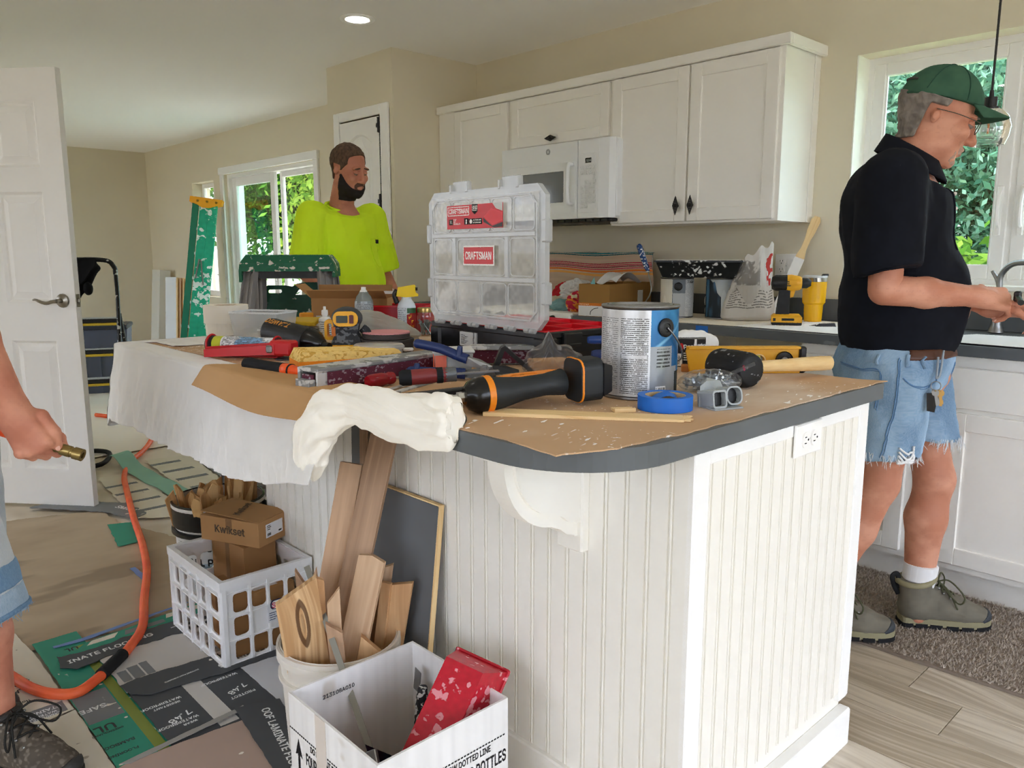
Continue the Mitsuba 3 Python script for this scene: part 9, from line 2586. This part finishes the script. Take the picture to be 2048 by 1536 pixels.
torA = [('e', Q(0, 0, 1.29), (0.185, 0.13, 0.20), AXA), ('e', Q(0, 0.035, 1.06), (0.19, 0.155, 0.22), AXA), ('e', Q(0, 0.01, 0.93), (0.19, 0.15, 0.16), AXA), ('e', Q(0, -0.02, 1.40), (0.215, 0.085, 0.07), AXA), ('c', NA + [0, 0, -0.05], NA + [0, -0.005, -0.012], 0.095, 0.078)]
slA = [('c', SRA, ERA + UP * 0.02, 0.083, 0.094)], [('c', SLA, ELA + UP * 0.02, 0.083, 0.094)]


def tee(P):
    d = np.maximum(blend(P, torA, 0.06), 0.86 - P[:, 2])
    d = np.maximum(d, P[:, 2] - 1.452 + 0.35 * ((P - NA) @ FA))
    for s, E, S_ in zip(slA, (ERA, ELA), (SRA, SLA)):
        dd = (E - S_) / np.linalg.norm(E - S_)
        d = smin(d, np.maximum(blend(P, s, 0.03), (P - E) @ dd), 0.025)
    return d + creases(P, 8, 0.008, 2, 0.3) + creases(P + 5, 19, 0.0028, 4, 0.4)


ts = t('t_shirt', net(tee, *bounds(torA + slA[0] + slA[1], 0.04), 0.008), HIV, True)
t('neck_rib', tube([NA + LA * 0.083 * math.cos(a) + FA * (0.083 * math.sin(a) - 0.0) + UP * (-0.016 - 0.030 * math.sin(a)) for a in np.linspace(0, 2 * np.pi, 37)], 0.0085, 8, cap=False), HIV, True, up=ts)
t('pocket_seam', join(seam(tee, [Q(0.06, 0.14, 1.30), Q(0.10, 0.13, 1.30), Q(0.145, 0.12, 1.30)], 0.0022), seam(tee, [Q(0.06, 0.14, 1.30), Q(0.06, 0.15, 1.17), Q(0.10, 0.15, 1.15), Q(0.145, 0.13, 1.17), Q(0.145, 0.12, 1.30)], 0.0016)), HIV, True, up=ts)
q = onto(tee, [Q(0.13, 0.12, 1.285)], 0.001)[0]
t('pocket_tag', box(0.018, 0.012, 0.02, tuple(q)), INK, up=ts)
pa = [('e', Q(0, 0, 0.92), (0.165, 0.135, 0.12), AXA)] + [('c', Q(s * 0.09, 0, 0.86), Q(s * 0.11, 0.02, 0.48), 0.105, 0.08) for s in (-1, 1)] + [('c', Q(s * 0.11, 0.02, 0.48), Q(s * 0.12, -0.02, 0.09), 0.08, 0.075) for s in (-1, 1)]
t('trousers', net(lambda P: np.maximum(np.maximum(blend(P, pa, 0.03), P[:, 2] - 0.99), 0.05 - P[:, 2]) + creases(P, 12, 0.006, 3, 0.4), *bounds(pa, 0.03), 0.012), mat('#3b4454', 0.85), True)
for s in (-1, 1):
    boot(t, frame(Q(s * 0.12, 0.05, 0.003), FA), mat('#5a4632', 0.7), mat('#3a352e', 0.7), mat('#4a3a2a', 0.7), mat('#2b2620', 0.8), H=0.12)

# ======== the man at the left edge of the picture holding the hose
SKC = pmat(skin('#b06f58', '#c78a70', 6.0), 0.55, spec=0.35)
t = Thing('person', 'man cut off by the left edge, in faded denim shorts and holding the hose', 'person')
PC = np.array([0.262, 2.145, 0.0])
R_C = lambda a, f, z: PC + RTv * a + FHv * f + UP * z        # a to the right (the way he faces), f away from the viewer
HC = R_C(0.075, 0.02, 1.700)
MC = headM(HC, RTv * 0.75 - FHv * 0.55, 12)
NC = R_C(-0.02, 0.02, 1.53)
hairC = pmat(lambda p, n, uv: mix(lin('#4a3a2e'), lin('#7a6656'), fbm(p.x * 100, p.y * 100, p.z * 60, 2)), 0.8)
hmC, hfC = head(t, MC, NC, SKC, hair=(lambda P: np.maximum(-(P[:, 1] + 0.02) - 0.5 * np.clip(P[:, 2] - 0.05, 0, 1), -P[:, 2] - 0.03), hairC, 'short brown hair', 60), res=0.005)
SRC, SLC = R_C(-0.10, -0.17, 1.44), R_C(-0.12, 0.21, 1.44)
WRC = np.array([0.376, 2.058, 0.862])
ERC, ELC, WLC = R_C(0.06, -0.06, 1.17), R_C(-0.20, 0.26, 1.14), R_C(-0.20, 0.27, 0.90)
HPR, HPL = R_C(-0.06, -0.07, 0.90), R_C(-0.09, 0.11, 0.90)
KRC, KLC, ARC, ALC = R_C(0.04, -0.03, 0.47), R_C(-0.14, 0.15, 0.48), R_C(0.055, -0.03, 0.11), R_C(-0.26, 0.17, 0.11)
legsC = [('c', HPR, KRC, 0.082, 0.058), ('c', KRC, KRC * 0.65 + ARC * 0.35, 0.056, 0.056), ('c', KRC * 0.65 + ARC * 0.35, ARC, 0.056, 0.038), ('c', ARC, ARC - UP * 0.06, 0.039, 0.042), ('c', HPL, KLC, 0.082, 0.058), ('c', KLC, ALC, 0.058, 0.040), ('c', ALC, ALC - UP * 0.06, 0.039, 0.042)]
upC = [('e', R_C(-0.14, 0, 1.32), (0.10, 0.16, 0.16), AX), ('e', R_C(-0.12, 0, 1.08), (0.12, 0.15, 0.18), AX), ('e', R_C(-0.10, 0, 0.93), (0.11, 0.15, 0.11), AX), ('c', SRC, ERC, 0.05, 0.044), ('c', SLC, ELC, 0.05, 0.042), ('c', NC, R_C(-0.11, 0, 1.40), 0.06, 0.09)]
bodyC = net(lambda P: blend(P, legsC + upC, 0.025), *bounds(legsC + upC), 0.0085)
# fist round the hose: palm down the arm, fingers wrapped, thumb along the hose
gx = np.array([0.31, -0.36, -0.88])
gx /= np.linalg.norm(gx)
gd = np.array([0.63, -0.60, -0.49])
gd -= gx * (gx @ gd) * 0.35
gd /= np.linalg.norm(gd)
gz = np.cross(gx, gd)
gz /= np.linalg.norm(gz)
MCh = frame(WRC, gx, gz) @ np.diag([1.14, 1.14, 1.14, 1.0])
hrC, nrC = hand(MCh, [(62, 88, 50), (66, 90, 50), (68, 90, 50), (66, 86, 50)], 0.0, thumb=((0.030, 0.036, -0.014), (0.070, 0.044, -0.012), (0.098, 0.032, -0.016)), side=1, fore=[(ERC, ERC * 0.6 + WRC * 0.4, 0.046, 0.045), (ERC * 0.6 + WRC * 0.4, WRC, 0.045, 0.030)], res=0.003, rad=0.0092)
hlC, nlC = hand(frame(WLC, -UP + RTv * 0.1, -RTv * 0.2 + FHv), [(20, 30, 20)] * 4, 0.2, side=-1, fore=[(ELC, WLC, 0.042, 0.028)], res=0.0045)
t('body', join(hmC, bodyC, hrC, hlC), SKC, True)
t('fingernails', join(nrC, nlC), mat('#cf9a86', 0.35), True)
torC = [('e', R_C(-0.14, 0, 1.32), (0.13, 0.19, 0.19), AX), ('e', R_C(-0.12, 0, 1.08), (0.145, 0.175, 0.21), AX), ('e', R_C(-0.12, 0, 1.42), (0.09, 0.20, 0.06), AX), ('c', SRC, SRC * 0.4 + ERC * 0.6, 0.08, 0.085), ('c', SLC, SLC * 0.4 + ELC * 0.6, 0.08, 0.085)]
t('t_shirt', net(lambda P: np.maximum(blend(P, torC, 0.05), 0.93 - P[:, 2]) + creases(P, 9, 0.006, 2, 0.4), *bounds(torC, 0.03), 0.011), mat('#6d737a', 0.9), True)
shC = [('e', R_C(-0.09, 0, 0.92), (0.145, 0.17, 0.13), AX)]
lC = [('c', HPR, HPR * 0.12 + KRC * 0.88 - UP * 0.12, 0.110, 0.112)], [('c', HPL, HPL * 0.15 + KLC * 0.85 - UP * 0.06, 0.115, 0.115)]


def shortsC(P):
    d = np.maximum(blend(P, shC, 0.05), P[:, 2] - 0.97)
    z = 0.435 - 0.10 * ((P - KRC) @ RTv)
    return smin(d, smin(np.maximum(blend(P, lC[0], 0.03), 0.370 + 0.30 * ((P - KRC) @ RTv) - P[:, 2]), np.maximum(blend(P, lC[1], 0.03), 0.45 - P[:, 2]), 0.01), 0.04) + creases(P, 11, 0.006, 4, 0.5)


PALEJ = pmat(denim('#a0a8ac', '#b7bdbe', '#cdd0d0'), 0.85, spec=0.15)
sC = t('shorts', net(shortsC, *bounds(shC + lC[0] + lC[1], 0.03), 0.0075), PALEJ, True)
bandm = pmat(denim('#54738f', '#6d8ba5', '#a9bccb'), 0.85, spec=0.15)
zz = lambda P, z0, z1: np.maximum(z0 + 0.30 * ((P - KRC) @ RTv) - P[:, 2], P[:, 2] - z1 - 0.30 * ((P - KRC) @ RTv))
t('let_down_band', net(lambda P: np.maximum(shortsC(P) - 0.0025, zz(P, 0.435, 0.495)), KRC + [-0.22, -0.22, -0.1], KRC + [0.22, 0.22, 0.2], 0.006), bandm, True, up=sC)
t('hem_band', net(lambda P: np.maximum(shortsC(P) - 0.0025, zz(P, 0.345, 0.435)), KRC + [-0.22, -0.22, -0.2], KRC + [0.22, 0.22, 0.15], 0.006), pmat(denim('#8297a8', '#9fb2c0', '#c6d1d8'), 0.85, spec=0.15), True, up=sC)
t('hem_roll', tube(onto(shortsC, [KRC + RTv * 0.112 * math.cos(a) + FHv * 0.112 * math.sin(a) + UP * (-0.093 + 0.034 * math.cos(a)) for a in np.linspace(0, 2 * np.pi, 41)], 0.001), 0.0065, 8), bandm, True, up=sC)
t('frayed_hem', fray(shortsC, [KRC + RTv * 0.112 * math.cos(a) + FHv * 0.112 * math.sin(a) + UP * (-0.097 + 0.034 * math.cos(a)) for a in np.linspace(0, 2 * np.pi, 80)], 110, 0.014, 8), mat('#7f95a8', 0.9), True, up=sC, kind='stuff')
SHOE = pmat(lambda p, n, uv: mix(lin('#3a342e'), mix(lin('#5b5348'), lin('#8a8175'), smoothstep(0.5, 0.8, noise(p.x * 130, p.y * 130, p.z * 130))), fbm(p.x * 22, p.y * 22, p.z * 22, 4)), 0.75, spec=0.25)
for Aq, f_ in ((ARC, RTv * 0.96 - FHv * 0.28), (ALC, RTv)):
    t('sock', tube([Aq - UP * 0.03, Aq + UP * 0.03], 0.045, 24), mat('#1c1b1b', 0.9), True)
    boot(t, frame((Aq[0] + f_[0] * 0.05, Aq[1] + f_[1] * 0.05, 0.004), f_), SHOE, mat('#2a2724', 0.7), mat('#2b2a28', 0.5), mat('#15140f', 0.8), H=0.13)
# coupler in his fist, belongs to the hose
GP0 = WRC + gx * 0.086 - gz * 0.031 - gd * 0.028
hose_tail = tube(spline([np.array([0.30, 2.40, 0.75]), GP0 - gd * 0.22 + UP * 0.03, GP0 - gd * 0.11 + UP * 0.006, GP0, GP0 + gd * 0.055], 8), 0.0125, 12)
put(numbered('air_hose__hose'), hose_tail, mat('#e8501c', 0.4), True)
BRS = mat('#8f7a4a', 0.32, 0.9)
put(numbered('air_hose__coupler'), tf(join(lathe([(0, 0.05), (0.0125, 0.05), (0.0125, 0.064), (0.010, 0.066), (0.010, 0.074), (0.0135, 0.076), (0.0135, 0.098), (0.0115, 0.100), (0.0115, 0.104), (0.0145, 0.106), (0.0145, 0.126), (0.0075, 0.126), (0.0065, 0.110), (0, 0.110)], 24)), frame(GP0, np.cross(gd, [0, 0, 1.0]), gd)), BRS, 30)
